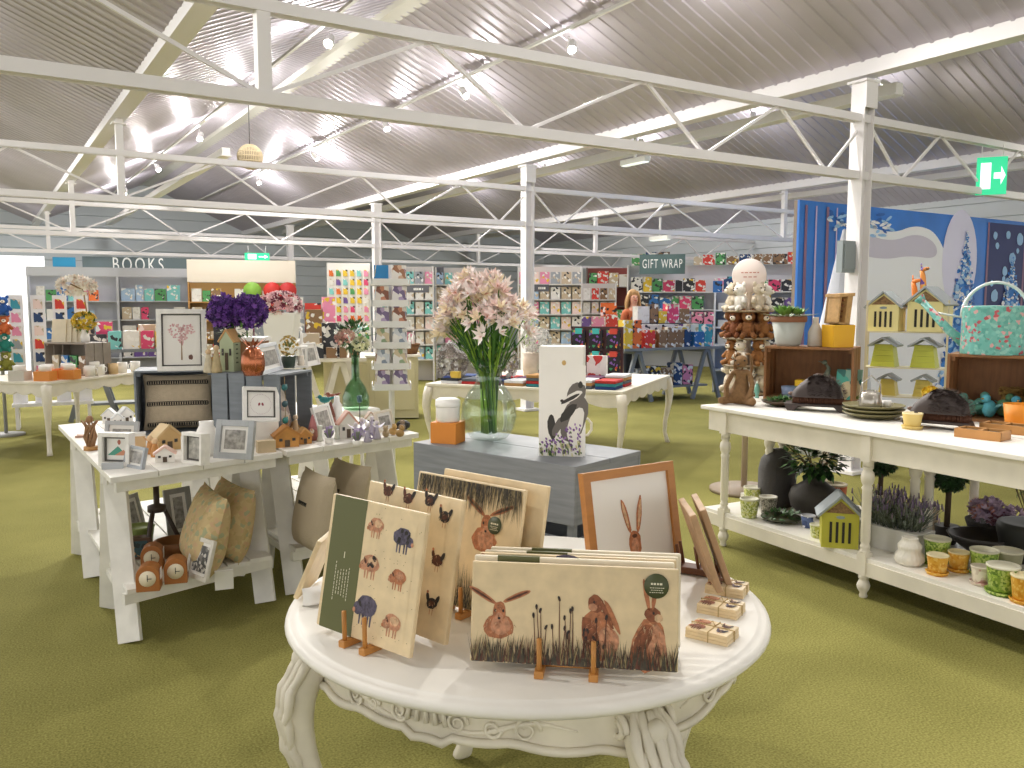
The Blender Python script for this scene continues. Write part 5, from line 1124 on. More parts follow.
rv = lathe_thing('ribbed_vase', 'white ribbed double-gourd vase at the shelf edge', 'vase', sh(909, 566, .03), [(0, 0), (.055, 0), (.07, .025), (.068, .05), (.052, .068), (.055, .085), (.056, .1), (.042, .118), (.036, .135), (.04, .14), (.03, .14), (0, .1)], M('#ebe6da', .5), seg=60, flute=.045, fn=20)
for k, (px, py, r_, h_, mt, lab, o, rm_) in enumerate((
    (936, 570, .063, .135, GG, 'green daisy pot behind the first small yellow pot', .1, '#cfcbb3'), (937, 574, .05, .1, YY, 'small yellow pot beside the white ribbed vase', .0, '#e4d7ae'), (958, 572, .05, .1, YY, 'small yellow pot further along by the dark bowl', .02, '#e0cf9c'),
    (983, 580, .065, .125, GG, 'green daisy pot behind the pinkish one', .09, '#cfcbb3'), (981, 585, .047, .09, PR('#d6c7b4', ['#c79a90', '#e5dcc8'], 40, .5, .45), 'small pinkish pot tucked against the large green pot', .01, '#ddd3c0'),
    (1002, 594, .07, .135, GG, 'largest green daisy pot near the end of the shelf', .01, '#dcd8c2'), (1006, 582, .07, .12, M('#8d8a6e', .5), 'khaki pot behind the largest green daisy pot', .13, '#c9c4ad'), (1024, 602, .058, .125, YY, 'orange-yellow pot cut off at the end of the shelf', .0, '#e4d7ae'))):
    pot(sh(px, py, o), r_, h_, mt, lab, rim=rm_)
def topiary(loc, z, r_, lab):
    t = thing('topiary_tree', lab, 'plant', loc, 0, 'ball topiary trees'); MB().lathe([(0, 0), (.05, 0), (.065, .1), (.06, .1), (0, .09)], 18).build('pot', M('#2f2c28', .6), t); MB().tube([(0, 0, .09), (.004, 0, z)], .016, 8).build('trunk', M('#4a3a28', .8, var=.2), t)
    m = MB(); m.ball((0, 0, z), r_*.9); 
    for k in range(600): d = Vector((R.gauss(0, 1), R.gauss(0, 1), R.gauss(0, 1))).normalized(); m.m = R.choice((0, 0, 1)); m.leaf(d*r_*.88+Vector((0, 0, z)), d+Vector((R.uniform(-.7, .7), R.uniform(-.7, .7), R.uniform(-.5, .7))), .028, .016)
    m.build('foliage', [M('#1f3a1c', .5), M('#2d5226', .5)], t)
topiary(sh(945, 560, .3), .4, .11, 'dark ball topiary with a bare trunk behind the yellow pots')
topiary(sh(878, 540, .42), .37, .1, 'dark ball topiary half hidden behind the turned leg')
lathe_thing('dark_bowl', 'wide black shallow bowl behind the yellow and green pots', 'bowl', sh(980, 568, .26), [(0, 0), (.06, 0), (.15, .07), (.17, .1), (.155, .1), (.1, .05), (0, .03)], M('#2e2a28', .5), seg=32)
t = thing('silk_flowers', 'dusky pink and mauve silk blooms in a dark basket', 'flowers', sh(990, 566, .44)); MB().lathe([(0, 0), (.1, 0), (.14, .12), (.13, .12), (0, .1)], 20).build('basket', M('#2a2622', .8, bump=.8, bs=60), t); m = MB()
for (x, y, z, mi) in ((-.08, -.05, .17, 0), (.02, -.06, .18, 1), (.1, -.02, .16, 1), (.0, .03, .2, 1), (-.05, .05, .18, 0), (-.02, -.09, .15, 2)): puff(m, (x, y, z), (.04, .04, .03), 24, .035, (mi, 1))
m.build('blossom', [M('#c58a7c', .6), M('#b09ab0', .6), M('#7a4a5c', .6)], t)
lathe_thing('black_planter', 'large black planter cut off at the end of the lower shelf', 'planter', sh(1026, 572, .2), [(0, 0), (.1, 0), (.125, .05), (.15, .17), (.14, .2), (.12, .2), (0, .18)], M('#262725', .6), seg=28)
t = thing('olive_sprig', 'airy grey-green olive sprig rising from the black planter', 'plant', sh(1026, 572, .2)+Vector((0, 0, .199))); m = MB()
for k in range(14): a = k*.9; e_ = (.1*math.cos(a), .1*math.sin(a), .2+.03*(k % 4)); m.m = 1; m.tube([(0, 0, 0), (e_[0]*.4, e_[1]*.4, .1), e_], .0025, 4); m.m = 0; foliage(m, e_, (.05, .05, .05), 14, .03, .01)
m.build('foliage', [M('#6f7d55', .6), M('#5a4a35', .7)], t)
for k, (px, o, c_) in enumerate(((832, .55, '#c4673f'), (852, .6, '#b98a80'), (918, .62, '#c9b69c'))):
    pot(rz(px, 512, SHZ)*1+Vector((0, 0, 0)) if False else P1+EX*(.25+.33*k)+WY*.72+Vector((0, 0, SHZ)), .075, .16, M(c_, .6, var=.1), ('terracotta pot on the back console shelf behind the urn', 'rose clay pot on the back console shelf', 'cream clay pot at the far side of the back shelf')[k], 'clay pots on the back console', saucer=False)
# ================================================================ the shop further back
CN = {'#e9e6df': 'white', '#d9436f': 'pink', '#e58fb0': 'rose', '#3f9fb5': 'teal', '#2f6fb0': 'blue', '#e2702a': 'orange', '#d43b2e': 'red', '#e6c132': 'yellow', '#4f9a58': 'green', '#6c4f94': 'purple', '#2b2b31': 'black', '#8b6a48': 'brown', '#9aa0a6': 'grey', '#7fc9c4': 'mint', '#c9b79a': 'tan', '#1f3f6e': 'navy', '#a9c4de': 'pale blue', '#f0d9d2': 'blush'}
HX = {v: k for k, v in CN.items()}
_box = {}
def pmat(c, k=0):
    h = HX[c]; alt = [['#f2f0ea', '#d9d5cc'], ['#f2f0ea', '#2b2b31'], ['#e6c132', '#f2f0ea'], ['#c9b79a', '#e9e6df']][k % 4]
    return PR(h, [h, alt[0], alt[1]], 22, .45, .55)
def item(kind, c, dims, loc, rot, where, group, cat=None, art='a'):
    """a boxed item with a coloured front; copies share their mesh"""
    key = (kind, c, tuple(round(d, 2) for d in dims))
    lab = f'{c} {kind.replace("_", " ")} {where}'
    if key in _box:
        o = _box[key].copy(); C.objects.link(o)
    else:
        m = MB().box((0, 0, dims[2]/2), dims); o = m.build(kind, pmat(c, len(_box))); _box[key] = o
    o.location = loc; o.rotation_euler = (0, 0, rot); return tag(o, lab, cat or kind.split('_')[-1], group)
def shelf_unit(label, loc, rot, w, h, d, zs, mat, fascia=0, back=None, name='shelf_unit', sides=True):
    t = thing(name, label, 'shelves', loc, rot)
    if sides:
        for s in (-1, 1): MB().box((s*(w/2-.015), d/2, h/2), (.03, d, h)).build('side_panel', mat, t)
    MB().box((0, d-.01, h/2), (w-.06, .02, h)).build('back_panel', back or mat, t)
    for z in zs: MB().box((0, d/2-.01, z-.0125), (w-.06, d-.02, .025)).build('shelf', mat, t)
    if fascia: MB().box((0, -.01, h-fascia/2), (w, .02, fascia)).build('fascia', mat, t)
    return t
def ax(rot): return Vector((math.cos(rot), math.sin(rot), 0)), Vector((-math.sin(rot), math.cos(rot), 0))
def fill(loc, rot, w, z, kinds, cols, wr, hr, where, group, dep=.14, y0=.03, gap=.02, p=.95, tilt=0):
    xx, yy = ax(rot); x = -w/2+.05
    while True:
        bw = R.uniform(*wr); bh = R.uniform(*hr)
        bw = round(bw*25)/25 or .04; bh = round(bh*25)/25
        if x+bw > w/2-.05: break
        if R.random() < p:
            item(R.choice(kinds), R.choice(cols), (bw, dep, bh), Vector(loc)+xx*(x+bw/2)+yy*(y0+dep/2)+Vector((0, 0, z+.001)), rot, where, group)
        x += bw+gap
def face_rot(px): return -math.atan2(px-512, 847)*1.0
LG = M('#c2c4ca', .6); SLATE = M('#6d7d80', .6)
def sign(name, label, loc, rot, w, h, col, body, size, tcol='#f4f4f0', sx=.62, thick=.03, zoff=0, sp=1.25):
    t = thing(name, label, 'sign', loc, rot); MB().box((0, thick/2, h/2), (w, thick, h)).build('panel', M(col, .6), t)
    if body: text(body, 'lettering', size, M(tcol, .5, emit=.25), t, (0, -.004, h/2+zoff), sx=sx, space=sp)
    return t
# ---- BOOKS bay
bx_ = rd(113, 300, 19.); bl = Vector((bx_.x, bx_.y, 0)); br = D2(24)
shelf_unit('pale grey book shelving under the BOOKS sign', bl, br, 3.35, 2.36, .4, (.35, .78, 1.2, 1.62), LG, .2)
MB().box((.1, .2, 1.18), (.05, .42, 2.3)).build('divider', LG, C.objects['shelf_unit'])
xx, yy = ax(br)
for z, hh in ((.35, (.2, .3)), (.78, (.2, .3)), (1.2, (.2, .3)), (1.62, (.2, .36))):
    for s in (-1, 1): fill(bl+xx*(s*.84+.03), br, 1.5, z, ('book',), ('teal', 'blue', 'green', 'pink', 'white', 'mint', 'purple', 'orange', 'tan', 'pale blue'), (.12, .3), hh, 'standing on the grey shelves below the BOOKS sign' if s < 0 else 'on the grey bay beside the wall end, below the BOOKS sign', 'books under the BOOKS sign', .06, .1)
sign('books_sign', 'slate sign reading BOOKS over the grey book shelving', bl+xx*.55+yy*.42+Vector((0, 0, 2.2)), br, 2.3, .42, '#6d7d80', 'BOOKS', .44, zoff=.03, sp=1.35)
t = thing('poster', 'bright blue poster panel above the end of the book shelving', 'poster', bl-xx*.95+yy*.25+Vector((0, 0, 2.361)), br); MB().box((0, 0, .11), (.45, .02, .22)).build('panel', M('#2f9fd0', .5), t)
# glazed wall and white doors at the far side, bright with daylight
GLW = M('#ffffff', .5, emit=1.15)
wl = bl-xx*2.35+yy*.6
m = MB().box((0, 0, 1.15), (2.6, .05, 2.3)); struct(m.build('window_1', M('#ffffff', .5, emit=1.0), loc=wl, rot=(0, 0, br)))
m = MB()
for x in (-1.3, -.65, 0, .65, 1.3): m.box((x, -.04, 1.15), (.05, .05, 2.3))
m.box((0, -.04, 2.3), (2.65, .05, .06)); struct(m.build('window_1_frame', M('#eef0f0', .5), loc=wl, rot=(0, 0, br)))
sign('light_box', 'blank white illuminated panel above the glazed doors', wl-yy*.2+xx*.25+Vector((0, 0, 2.18)), br, 1.5, .42, '#fdfdfd', '', 0)
C.objects[-1].data.materials[0] = M('#ffffff', .5, emit=1.1)
# ---- orange framed bay with cream header
ol = rd(243, 300, 18.5); ol = Vector((ol.x, ol.y, 0)); orr = D2(17)
shelf_unit('orange wooden bay with a tall cream header, behind the purple flowers', ol, orr, 2.25, 2.02, .4, (.4, .8, 1.2, 1.6), M('#b98a4c', .6), 0, M('#c79f62', .6))
t = thing('header_panel', 'tall cream header panel above the orange wooden bay', 'sign', ol+Vector((0, 0, 2.021))-ax(orr)[1]*.02, orr); MB().box((0, .02, .0), (2.25, .03, .001)).box((0, .02, .24), (2.25, .03, .48)).build('panel', M('#f3e8d8', .6), t)
for k, (x, c_) in enumerate(((.2, '#8fc04a'), (.62, '#d9352e'), (.95, '#c9302c'))):
    t = thing('hanging_disc', ('lime disc ornament', 'red disc ornament nearest the lime one', 'red heart-shaped disc at the end')[k]+' hung on the orange bay', 'ornament', ol+ax(orr)[0]*x-ax(orr)[1]*.03+Vector((0, 0, 1.84)), orr); MB().at((0, 0, 0), (PI/2, 0, 0)).lathe([(0, -.01), (.19, -.01), (.19, .01), (0, .01)], 20).build('body', M(c_, .5), t)
for z in (.4, .8, 1.2, 1.6): fill(ol, orr, 2.2, z, ('gift_box', 'jar'), ('tan', 'brown', 'red', 'white', 'green', 'yellow'), (.12, .26), (.16, .3), 'in the orange wooden bay', 'goods in the orange bay', .14)
def small_sign(px, py, d, wpx, hpx, lab, col='#5f5f66'):
    p = rd(px, py, d); k = d/F; t = sign('section_sign', lab, p-Vector((0, 0, hpx*k/2)), face_rot(px), wpx*k, hpx*k, col, '', 0); m = MB(); squiggle(m, 0, hpx*k*.68, wpx*k*.6, hpx*k*.4, 1, th=.02); m.build('lettering', M('#eeeeea', .5), t, loc=(0, -.003, 0))
small_sign(348, 271, 17, 31, 7, 'small dark sign above the colourful card board')
small_sign(431, 271, 17.5, 25, 8, 'small dark sign directly behind the pale pink blooms')
small_sign(418, 289, 16, 22, 7, 'small dark sign under another, by the pale pink blooms')
small_sign(547, 272, 17.5, 17, 7, 'small dark sign next to the column beside the pink blooms')
small_sign(541, 288, 15.5, 16, 7, 'small dark sign low down beside the column and the white flowers')
small_sign(574, 271, 18, 16, 6, 'small dark sign between the column and the red gift bags')
# ---- colourful card board
cbp = rd(349, 300, 15.6); cb = Vector((cbp.x, cbp.y, 0)); cr_ = face_rot(351); t = thing('card_board', 'tall white board pinned all over with bright cards', 'display', cb, cr_)
MB().box((0, .03, 1.15), (.78, .04, 2.3)).build('panel', M('#ece9e4', .6), t); MB().box((0, .1, .02), (.8, .4, .04)).build('base', LG, t)
xx, yy = ax(cr_)
for i in range(6):
    for j in range(8):
        item('greeting_card', R.choice(('pink', 'yellow', 'mint', 'white', 'rose', 'orange', 'green', 'purple')), (.08, .012, .12), cb+xx*(-.31+.125*i)-yy*.002+Vector((0, 0, .9+.165*j)), cr_, 'pinned on the white card board', 'cards on the white board', 'card')
# ---- card racks along the far side
def card_rack(px, d, w, rows, lab, cols, where, n):
    p = rd(px, 300, d); l = Vector((p.x, p.y, 0)); ro = face_rot(px); hh = .5+.3*rows
    t = shelf_unit(lab, l, ro, w, hh, .35, [.45+.3*k for k in range(rows)], M('#dcd9d6', .6), 0, M('#cfcac4', .6), 'card_rack')
    xx, yy = ax(ro)
    for k in range(rows):
        for i in range(n):
            item('greeting_card', R.choice(cols), (round(w/n-.03, 2), .02, .24), l+xx*(-w/2+(i+.5)*w/n)+yy*(.1)+Vector((0, 0, .452+.3*k)), ro, where, 'cards '+where, 'card')
PAL = ('white', 'blush', 'rose', 'white', 'tan', 'pale blue', 'grey', 'mint')
card_rack(405, 16.8, 1.15, 6, 'pale card rack between the spinner and the pink blooms', PAL, 'in the rack behind the card spinner', 6)
card_rack(462, 17.4, 1.1, 6, 'pale card rack hidden behind the pink blooms', PAL, 'in the rack behind the pink blooms', 6)
card_rack(550, 17, 1.3, 6, 'pale card rack beside the column and white flowers', PAL, 'in the rack beside the column', 6)
card_rack(591, 18.4, 1.1, 5, 'pale card rack with brown panels by the red gift bags', ('tan', 'brown', 'blush', 'red', 'white'), 'in the brown-backed rack', 6)
# ---- GIFT WRAP bay
gp = rd(716, 300, 20.5); gl_ = Vector((gp.x, gp.y, 0)); gr = D2(-13)
shelf_unit('long white gift wrap shelving under the GIFT WRAP sign', gl_, gr, 4.3, 2.5, .45, (.5, 1.0, 1.42, 1.85), M('#e9e7e6', .6), 0, M('#d2d4d8', .6))
xx, yy = ax(gr)
BAGS = ('pink', 'yellow', 'teal', 'purple', 'white', 'black', 'rose', 'green', 'blue', 'red')
for z in (.5, 1., 1.42, 1.85): fill(gl_, gr, 4.2, z, ('gift_bag', 'gift_bag', 'wrap_roll'), BAGS, (.16, .3), (.26, .38), 'on the white shelving below the GIFT WRAP sign', 'gift bags below the GIFT WRAP sign', .1)
fill(gl_+yy*.1, gr, 4.2, 2.501, ('gift_box',), ('brown', 'navy', 'red', 'tan', 'green'), (.2, .34), (.2, .34), 'standing on top of the gift wrap shelving', 'boxes on top of the gift wrap shelving', .2)
sp_ = rd(662, 274, 20.0); sign('gift_wrap_sign', 'slate sign reading GIFT WRAP above the bright bags', sp_, gr, 1.06, .46, '#66807f', 'GIFT WRAP', .3, sx=.52, sp=1.2)
rd_ = rd(611, 300, 22.2); t = shelf_unit('red and white christmas bay left of the gift wrap sign' if False else 'dark bay of red festive bags beside the gift wrap sign', Vector((rd_.x, rd_.y, 0)), gr+.1, 1.3, 2.5, .4, (.5, 1., 1.5, 2.), M('#6d5a55', .6), 0, M('#8a4038', .6))
for z in (.5, 1., 1.5, 2.): fill((rd_.x, rd_.y, 0), gr+.1, 1.25, z, ('gift_bag',), ('red', 'white', 'red', 'tan', 'green'), (.18, .3), (.3, .42), 'in the dark bay of festive bags', 'festive bags', .1)
# white shelf tower with chocolate boxes beside the plush stand
tp = rd(737, 330, 14.7); tl = Vector((tp.x, tp.y, 0)); tr_ = D2(-14)
shelf_unit('white display tower between the sweets table and the plush toys', tl, tr_, .8, 1.75, .35, (.4, .85, 1.15, 1.45), M('#efeeec', .5), .0, M('#9c9fa6', .6))
for z in (.85, 1.15, 1.45): fill(tl, tr_, .75, z, ('chocolate_box',), ('brown', 'white', 'grey', 'blush'), (.12, .2), (.12, .2), 'on the white display tower', 'chocolates on the white tower', .12)
fill(tl+ax(tr_)[1]*.05, tr_, .95, 1.752, ('bear_box',), ('blue', 'navy', 'brown'), (.16, .24), (.2, .28), 'on top of the white display tower', 'boxes on the white tower', .12)
# ---- sweets table on grey trestles
GT = M('#7f8488', .6, var=.1)
def trestle_stand(lab, l, ro, w, d, h, mat, name='display_table'):
    t = thing(name, lab, 'table', l, ro); MB().box((0, d/2, h-.02), (w, d, .04)).build('tabletop', mat, t)
    for x in (-w/2+.3, w/2-.3):
        for s in (-1, 1):
            MB().bar((x+s*.03, .08, h-.06), (x+s*.28, .08, .004), .06, .05).build('leg', mat, t); MB().bar((x+s*.03, d-.08, h-.06), (x+s*.28, d-.08, .004), .06, .05).build('leg', mat, t)
        MB().box((x, d/2, h-.07), (.08, d-.1, .05)).build('trestle_beam', mat, t)
    MB().box((0, d/2, .22), (w-.5, d-.2, .03)).build('shelf', mat, t)
    return t
s1 = rz(625, 349, .86); s2 = rz(724, 346, .86); sr = math.atan2(s2.y-s1.y, s2.x-s1.x); sl_ = (s1+s2)/2; sl_.z = 0
trestle_stand('grey trestle table stacked with bright boxes of sweets', sl_, sr, (s2-s1).length, .9, .86, GT)
xx, yy = ax(sr); W_ = (s2-s1).length
for k, (x0, x1, cols, hh) in enumerate(((-.5, -.3, ('orange', 'red', 'yellow'), (.2, .44)), (-.3, -.16, ('red', 'rose', 'red'), (.2, .3)), (-.16, .2, ('black', 'black', 'navy', 'brown'), (.24, .34)), (.2, .5, ('teal', 'blue', 'navy', 'purple'), (.24, .4)))):
    fill(sl_+xx*W_*(x0+x1)/2, sr, W_*(x1-x0)+.08, .86, ('sweet_box',), cols, (.12, .22), hh, 'at the front of the sweets table', 'sweet boxes on the trestle table', .16, .04, .01, 1)
fill(sl_+xx*.12, sr, W_-.3, .86, ('biscuit_tin',), ('blue', 'navy', 'pink', 'white', 'teal'), (.2, .34), (.3, .36), 'in the second row of the sweets table', 'tins on the trestle table', .18, .3, .02, 1)
t = thing('riser_shelf', 'dark riser shelf at the back of the sweets table', 'shelf', sl_+yy*.55+Vector((0, 0, .8605)), sr); MB().box((.2, .15, .36), (W_-.5, .28, .02)).build('shelf', M('#3a3a40', .6), t)
for x in (-1, 1): MB().box((.2+x*(W_/2-.3), .15, .175), (.03, .26, .35)).build('side_panel', M('#3a3a40', .6), t)
fill(sl_+yy*.55+xx*.3, sr, W_-.66, .86+.371, ('sweet_bag',), ('white', 'blue', 'blush', 'pink', 'yellow', 'tan', 'brown'), (.14, .26), (.18, .36), 'on the riser behind the sweets table', 'sweet bags on the riser', .14, .06, .02, 1)
for z in (.24,): fill(sl_+yy*.1, sr, W_-.6, z, ('gift_bag', 'basket'), ('brown', 'rose', 'black', 'grey', 'navy'), (.16, .26), (.25, .4), 'under the sweets table', 'goods under the sweets table', .2, .05)
# ---- red and orange box shelf left of the woman
r1 = rd(603, 330, 14.5); rl_ = Vector((r1.x, r1.y, 0)); rr_ = D2(-7)
trestle_stand('low dark table behind the sock stand with bright boxes', rl_, rr_, .78, .6, 1.05, M('#55565c', .6))
fill(rl_, rr_, .84, 1.05, ('toy_box',), ('red', 'orange', 'rose', 'white', 'purple', 'blush'), (.16, .3), (.24, .34), 'on the dark table behind the sock stand', 'bright boxes behind the sock stand', .16, .04, .01, 1)
fill(rl_+ax(rr_)[1]*.25, rr_, .8, 1.05, ('toy_box',), ('blue', 'red', 'white', 'orange'), (.2, .3), (.5, .62), 'in the taller row behind the sock stand', 'tall boxes behind the sock stand', .16, .04, .02, .8)
# ---- woman behind the counters
wl_ = rd(633, 320, 15.3); wm = thing('person', 'woman with long wavy fair hair behind the bright boxes, grey apron over a rust top', 'person', Vector((wl_.x, wl_.y, 0)), D2(14))
SK_ = M('#d9a58a', .6); 
skin('body', [(0, 0, .92), (0, 0, 1.1), (0, 0, 1.3), (0, 0, 1.42), (0, -.02, 1.52), (0, -.035, 1.63), (0, -.03, 1.72), (-.17, 0, 1.38), (-.22, -.06, 1.14), (-.1, -.28, 1.16), (-.04, -.36, 1.2), (.17, 0, 1.38), (.23, -.08, 1.14), (.12, -.3, 1.12), (.06, -.38, 1.16), (-.09, 0, .85), (-.1, 0, .48), (-.1, .02, .09), (-.1, -.12, .04), (.09, 0, .85), (.1, 0, .48), (.1, .02, .09), (.1, -.12, .04)],
     [(0, 1), (1, 2), (2, 3), (3, 4), (4, 5), (5, 6), (3, 7), (7, 8), (8, 9), (9, 10), (3, 11), (11, 12), (12, 13), (13, 14), (0, 15), (15, 16), (16, 17), (17, 18), (0, 19), (19, 20), (20, 21), (21, 22)],
     [.14, .12, .13, .09, .05, .085, .075, .065, .048, .04, .03, .065, .048, .04, .03, .095, .065, .045, .04, .095, .065, .045, .04], SK_, wm)
skin('top', [(0, 0, .98), (0, 0, 1.1), (0, 0, 1.3), (0, 0, 1.43), (-.17, 0, 1.38), (-.22, -.06, 1.14), (-.14, -.2, 1.15), (.17, 0, 1.38), (.23, -.08, 1.14), (.15, -.22, 1.13)], [(0, 1), (1, 2), (2, 3), (3, 4), (4, 5), (5, 6), (3, 7), (7, 8), (8, 9)], [.15, .135, .145, .1, .075, .06, .052, .075, .06, .052], M('#b9683f', .8), wm)
skin('trousers', [(0, 0, .98), (-.09, 0, .85), (-.1, 0, .48), (-.1, .02, .12), (.09, 0, .85), (.1, 0, .48), (.1, .02, .12)], [(0, 1), (1, 2), (2, 3), (0, 4), (4, 5), (5, 6)], [.15, .105, .075, .06, .105, .075, .06], M('#2c3038', .8), wm)
MB().prism([(-.13, .7), (.13, .7), (.15, 1.05), (.1, 1.32), (-.1, 1.32), (-.15, 1.05)], -.165, -.155, 'y').build('apron', M('#6b6f72', .8), wm)
HR_ = M('#b98f5a', .6, var=.2, vs=40); m = MB(); m.ball((0, .03, 1.72), (.1, .095, .1))
for k in range(26):
    a = PI*(-.08+1.16*k/25); x = .1*math.cos(a); y = .0+.11*math.sin(a); m.tube([(x*.7, y*.5, 1.78), (x*1.05, y, 1.68), (x*1.2+R.uniform(-.015, .015), y+.01, 1.56), (x*1.35, y+R.uniform(-.02, .02), 1.46), (x*1.3, y*.9, 1.37)], [.02, .027, .026, .022, .008], 6)
m.build('hair', HR_, wm)
for s in (-1, 1): MB().ball((s*.032, -.108, 1.675), .011).build('eye', M('#2e2420', .3), wm)
MB().ball((0, -.122, 1.65), (.012, .018, .018)).build('nose', SK_, wm); MB().ball((0, -.108, 1.612), (.03, .01, .008)).build('mouth', M('#b5605a', .5), wm)
hand = MB()
for s, bx, by, bz in ((-1, -.04, -.36, 1.2), (1, .06, -.38, 1.16)):
    hand.ball((bx, by-.03, bz), (.035, .045, .016))
    for k in range(4): hand.tube([(bx-.026+.017*k, by-.06, bz), (bx-.026+.017*k, by-.095-.008*(k in (1, 2)), bz-.004), (bx-.026+.017*k, by-.12-.01*(k in (1, 2)), bz-.022)], [.009, .0085, .007], 6)
    hand.tube([(bx-s*.03, by-.03, bz), (bx-s*.05, by-.055, bz-.004), (bx-s*.05, by-.075, bz-.012)], [.01, .009, .008], 6)
hand.build('hand', SK_, wm)
# ---- cream french table with folded knitwear
FT = .76
def french_table(lab, corner, d1, l1, d2, l2, legs=(0, 1, 2, 3), col=CREAM):
    """corner: near corner; d1,d2 unit directions"""
    ro = math.atan2(d1.y, d1.x); t = thing('french_table', lab, 'table', corner, ro, None); s = 1 if d1.cross(d2).z > 0 else -1
    MB().box((l1/2, s*l2/2, FT-.015), (l1+.06, l2+.06, .03)).build('tabletop', col, t, bevel=.006)
    m = MB()
    def scal(n, L): return [(0, FT-.03)]+[(L*i/n, FT-.11-.03*abs(math.sin(PI*i*6/n))-.04*(abs(2*i/n-1)**4)) for i in range(n+1)]+[(L, FT-.03)]
    m.prism(scal(36, l1), -.012, .012, 'y'); m.prism(scal(36, l1), s*l2-.012, s*l2+.012, 'y'); m.prism(scal(36, l2 if s > 0 else l2), -.012, .012, 'x') if s > 0 else m.prism([(-a, b) for a, b in scal(36, l2)], -.012, .012, 'x')
    m.prism([(s*a, b) for a, b in scal(36, l2)], l1-.012, l1+.012, 'x'); m.build('apron', col, t)
    for i, (x, y) in enumerate(((0, 0), (l1, 0), (0, s*l2), (l1, s*l2))):
        o = Vector((1 if x else -1, s if y else -s, 0)).normalized(); ps = []; rs = []
        for z, k, r_ in ((.72, 0, .05), (.64, .02, .052), (.54, .035, .044), (.4, .02, .032), (.25, -.015, .025), (.12, -.02, .022), (.04, .005, .024), (0, .02, .028)): ps.append(Vector((x, y, z))+o*k); rs.append(r_)
        MB().tube(ps, rs, 8).build('leg', col, t)
    return t
f0 = rz(621, 391, FT); f0.z = 0; fd1 = Vector((-.92, .39, 0)).normalized(); fd2 = Vector((.39, .92, 0)).normalized()
french_table('cream table with curved legs holding folded knitwear, behind the badger box', f0, fd1, 1.98, fd2, 1.9)
frr = math.atan2(-fd1.y, -fd1.x)
kn = [('navy', '#1f3a70'), ('teal', '#2f7f86'), ('red', '#b02f2c'), ('grey', '#5b6068'), ('tan', '#b58a55'), ('white', '#dfe0e2'), ('charcoal', '#2c3038'), ('plum', '#5a3150')]
for i in range(8):
    for j in range(2):
        p = f0+fd1*(.16+.23*i)+fd2*(.16+.32*j+(0 if i < 4 else .0))
        for q in range(R.choice((3, 4, 5)) if i < 4 else 2):
            nm, hx = kn[(i*3+j*2+q) % 8]
            m = MB().box((0, 0, .014), (.2, .26, .028)); o = one(m, 'folded_scarf', M(hx, .9, bump=.4, bs=120), f'{nm} folded knit layer {("at the bottom", "second up", "third up", "fourth up", "on top")[q]} in pile {("nearest the table corner", "second along", "third along", "fourth along", "fifth along", "sixth along", "seventh along", "eighth along")[i]}, {("front", "rear")[j]} row', 'scarf', p+Vector((0, 0, FT+.0005+.0285*q)), frr, 'folded knitwear on the cream table', .008)
# ---- sock stand on the same table
so = f0+fd1*.72+fd2*1.55; ss = thing('sock_stand', 'dark stand hung with black packs of patterned socks', 'display', so+Vector((0, 0, FT+.0005)), frr)
MB().box((0, 0, .01), (.5, .2, .02)).build('base', M('#23323a', .6), ss); MB().box((0, .03, .28), (.6, .015, .52)).build('back_panel', M('#4a2a2c', .6), ss)
for i in range(3):
    for j in range(2):
        t = thing('sock_pack', f'black pack of patterned socks, {("upper", "lower")[j]} row, {("first", "second", "third")[i]} from the white flowers', 'socks', so+ax(frr)[0]*(-.2+.2*i)-ax(frr)[1]*.012+Vector((0, 0, FT+.29-.25*j)), frr, 'sock packs on the stand'); MB().box((0, 0, .11), (.15, .03, .21)).build('sock', PR('#1c1a1f', ['#1c1a1f', '#3a8f5c', '#b5342f', '#7a4fa0', '#d9a23a'], 34, .7, .55), t); MB().box((0, -.002, .2), (.08, .034, .06)).build('card_top', M(('#3fb6b0', '#3fb6b0', '#c8432f')[i], .5), t)
# ---- white flowers and turquoise bags near the column
fb = f0+fd1*1.3+fd2*1.1; t = thing('flower_display', 'white silk flowers in a bark-sided pot beside the column', 'flowers', fb+Vector((0, 0, FT+.0005))); MB().lathe([(0, 0), (.1, 0), (.12, .26), (.11, .26), (0, .24)], 20).build('pot', M('#c9b8a4', .7, var=.2), t); m = MB(); puff(m, (.03, 0, .4), (.15, .12, .12), 170, .04, (0, 0, 1)); foliage(m, (-.05, -.05, .52), (.1, .08, .14), 60, .1, .02, (2,)); m.build('blossom', [M('#ecebe6', .6), M('#d9d6cf', .6), M('#86a83c', .5)], t)
for k, (dx, c_, h_) in enumerate(((1.0, '#35a7bd', .22), (.82, '#3fb8c6', .2))):
    t = thing('cool_bag', ('turquoise patterned bag beside the white silk flowers', 'turquoise bag with a white panel, nearest the sock stand')[k], 'bag', f0+fd1*dx+fd2*(1.12-.3*k)+Vector((0, 0, FT+.0005)), frr); MB().box((0, 0, h_/2), (.2, .12, h_)).build('body', PR(c_, [c_, '#e9eef0', '#2b3138'], 20, .6, .6), t, bevel=.015); MB().tube([(-.06, 0, h_-.002), (-.04, 0, h_+.08), (.04, 0, h_+.08), (.06, 0, h_-.002)], .008, 6).build('handle', M('#23282e', .6), t)
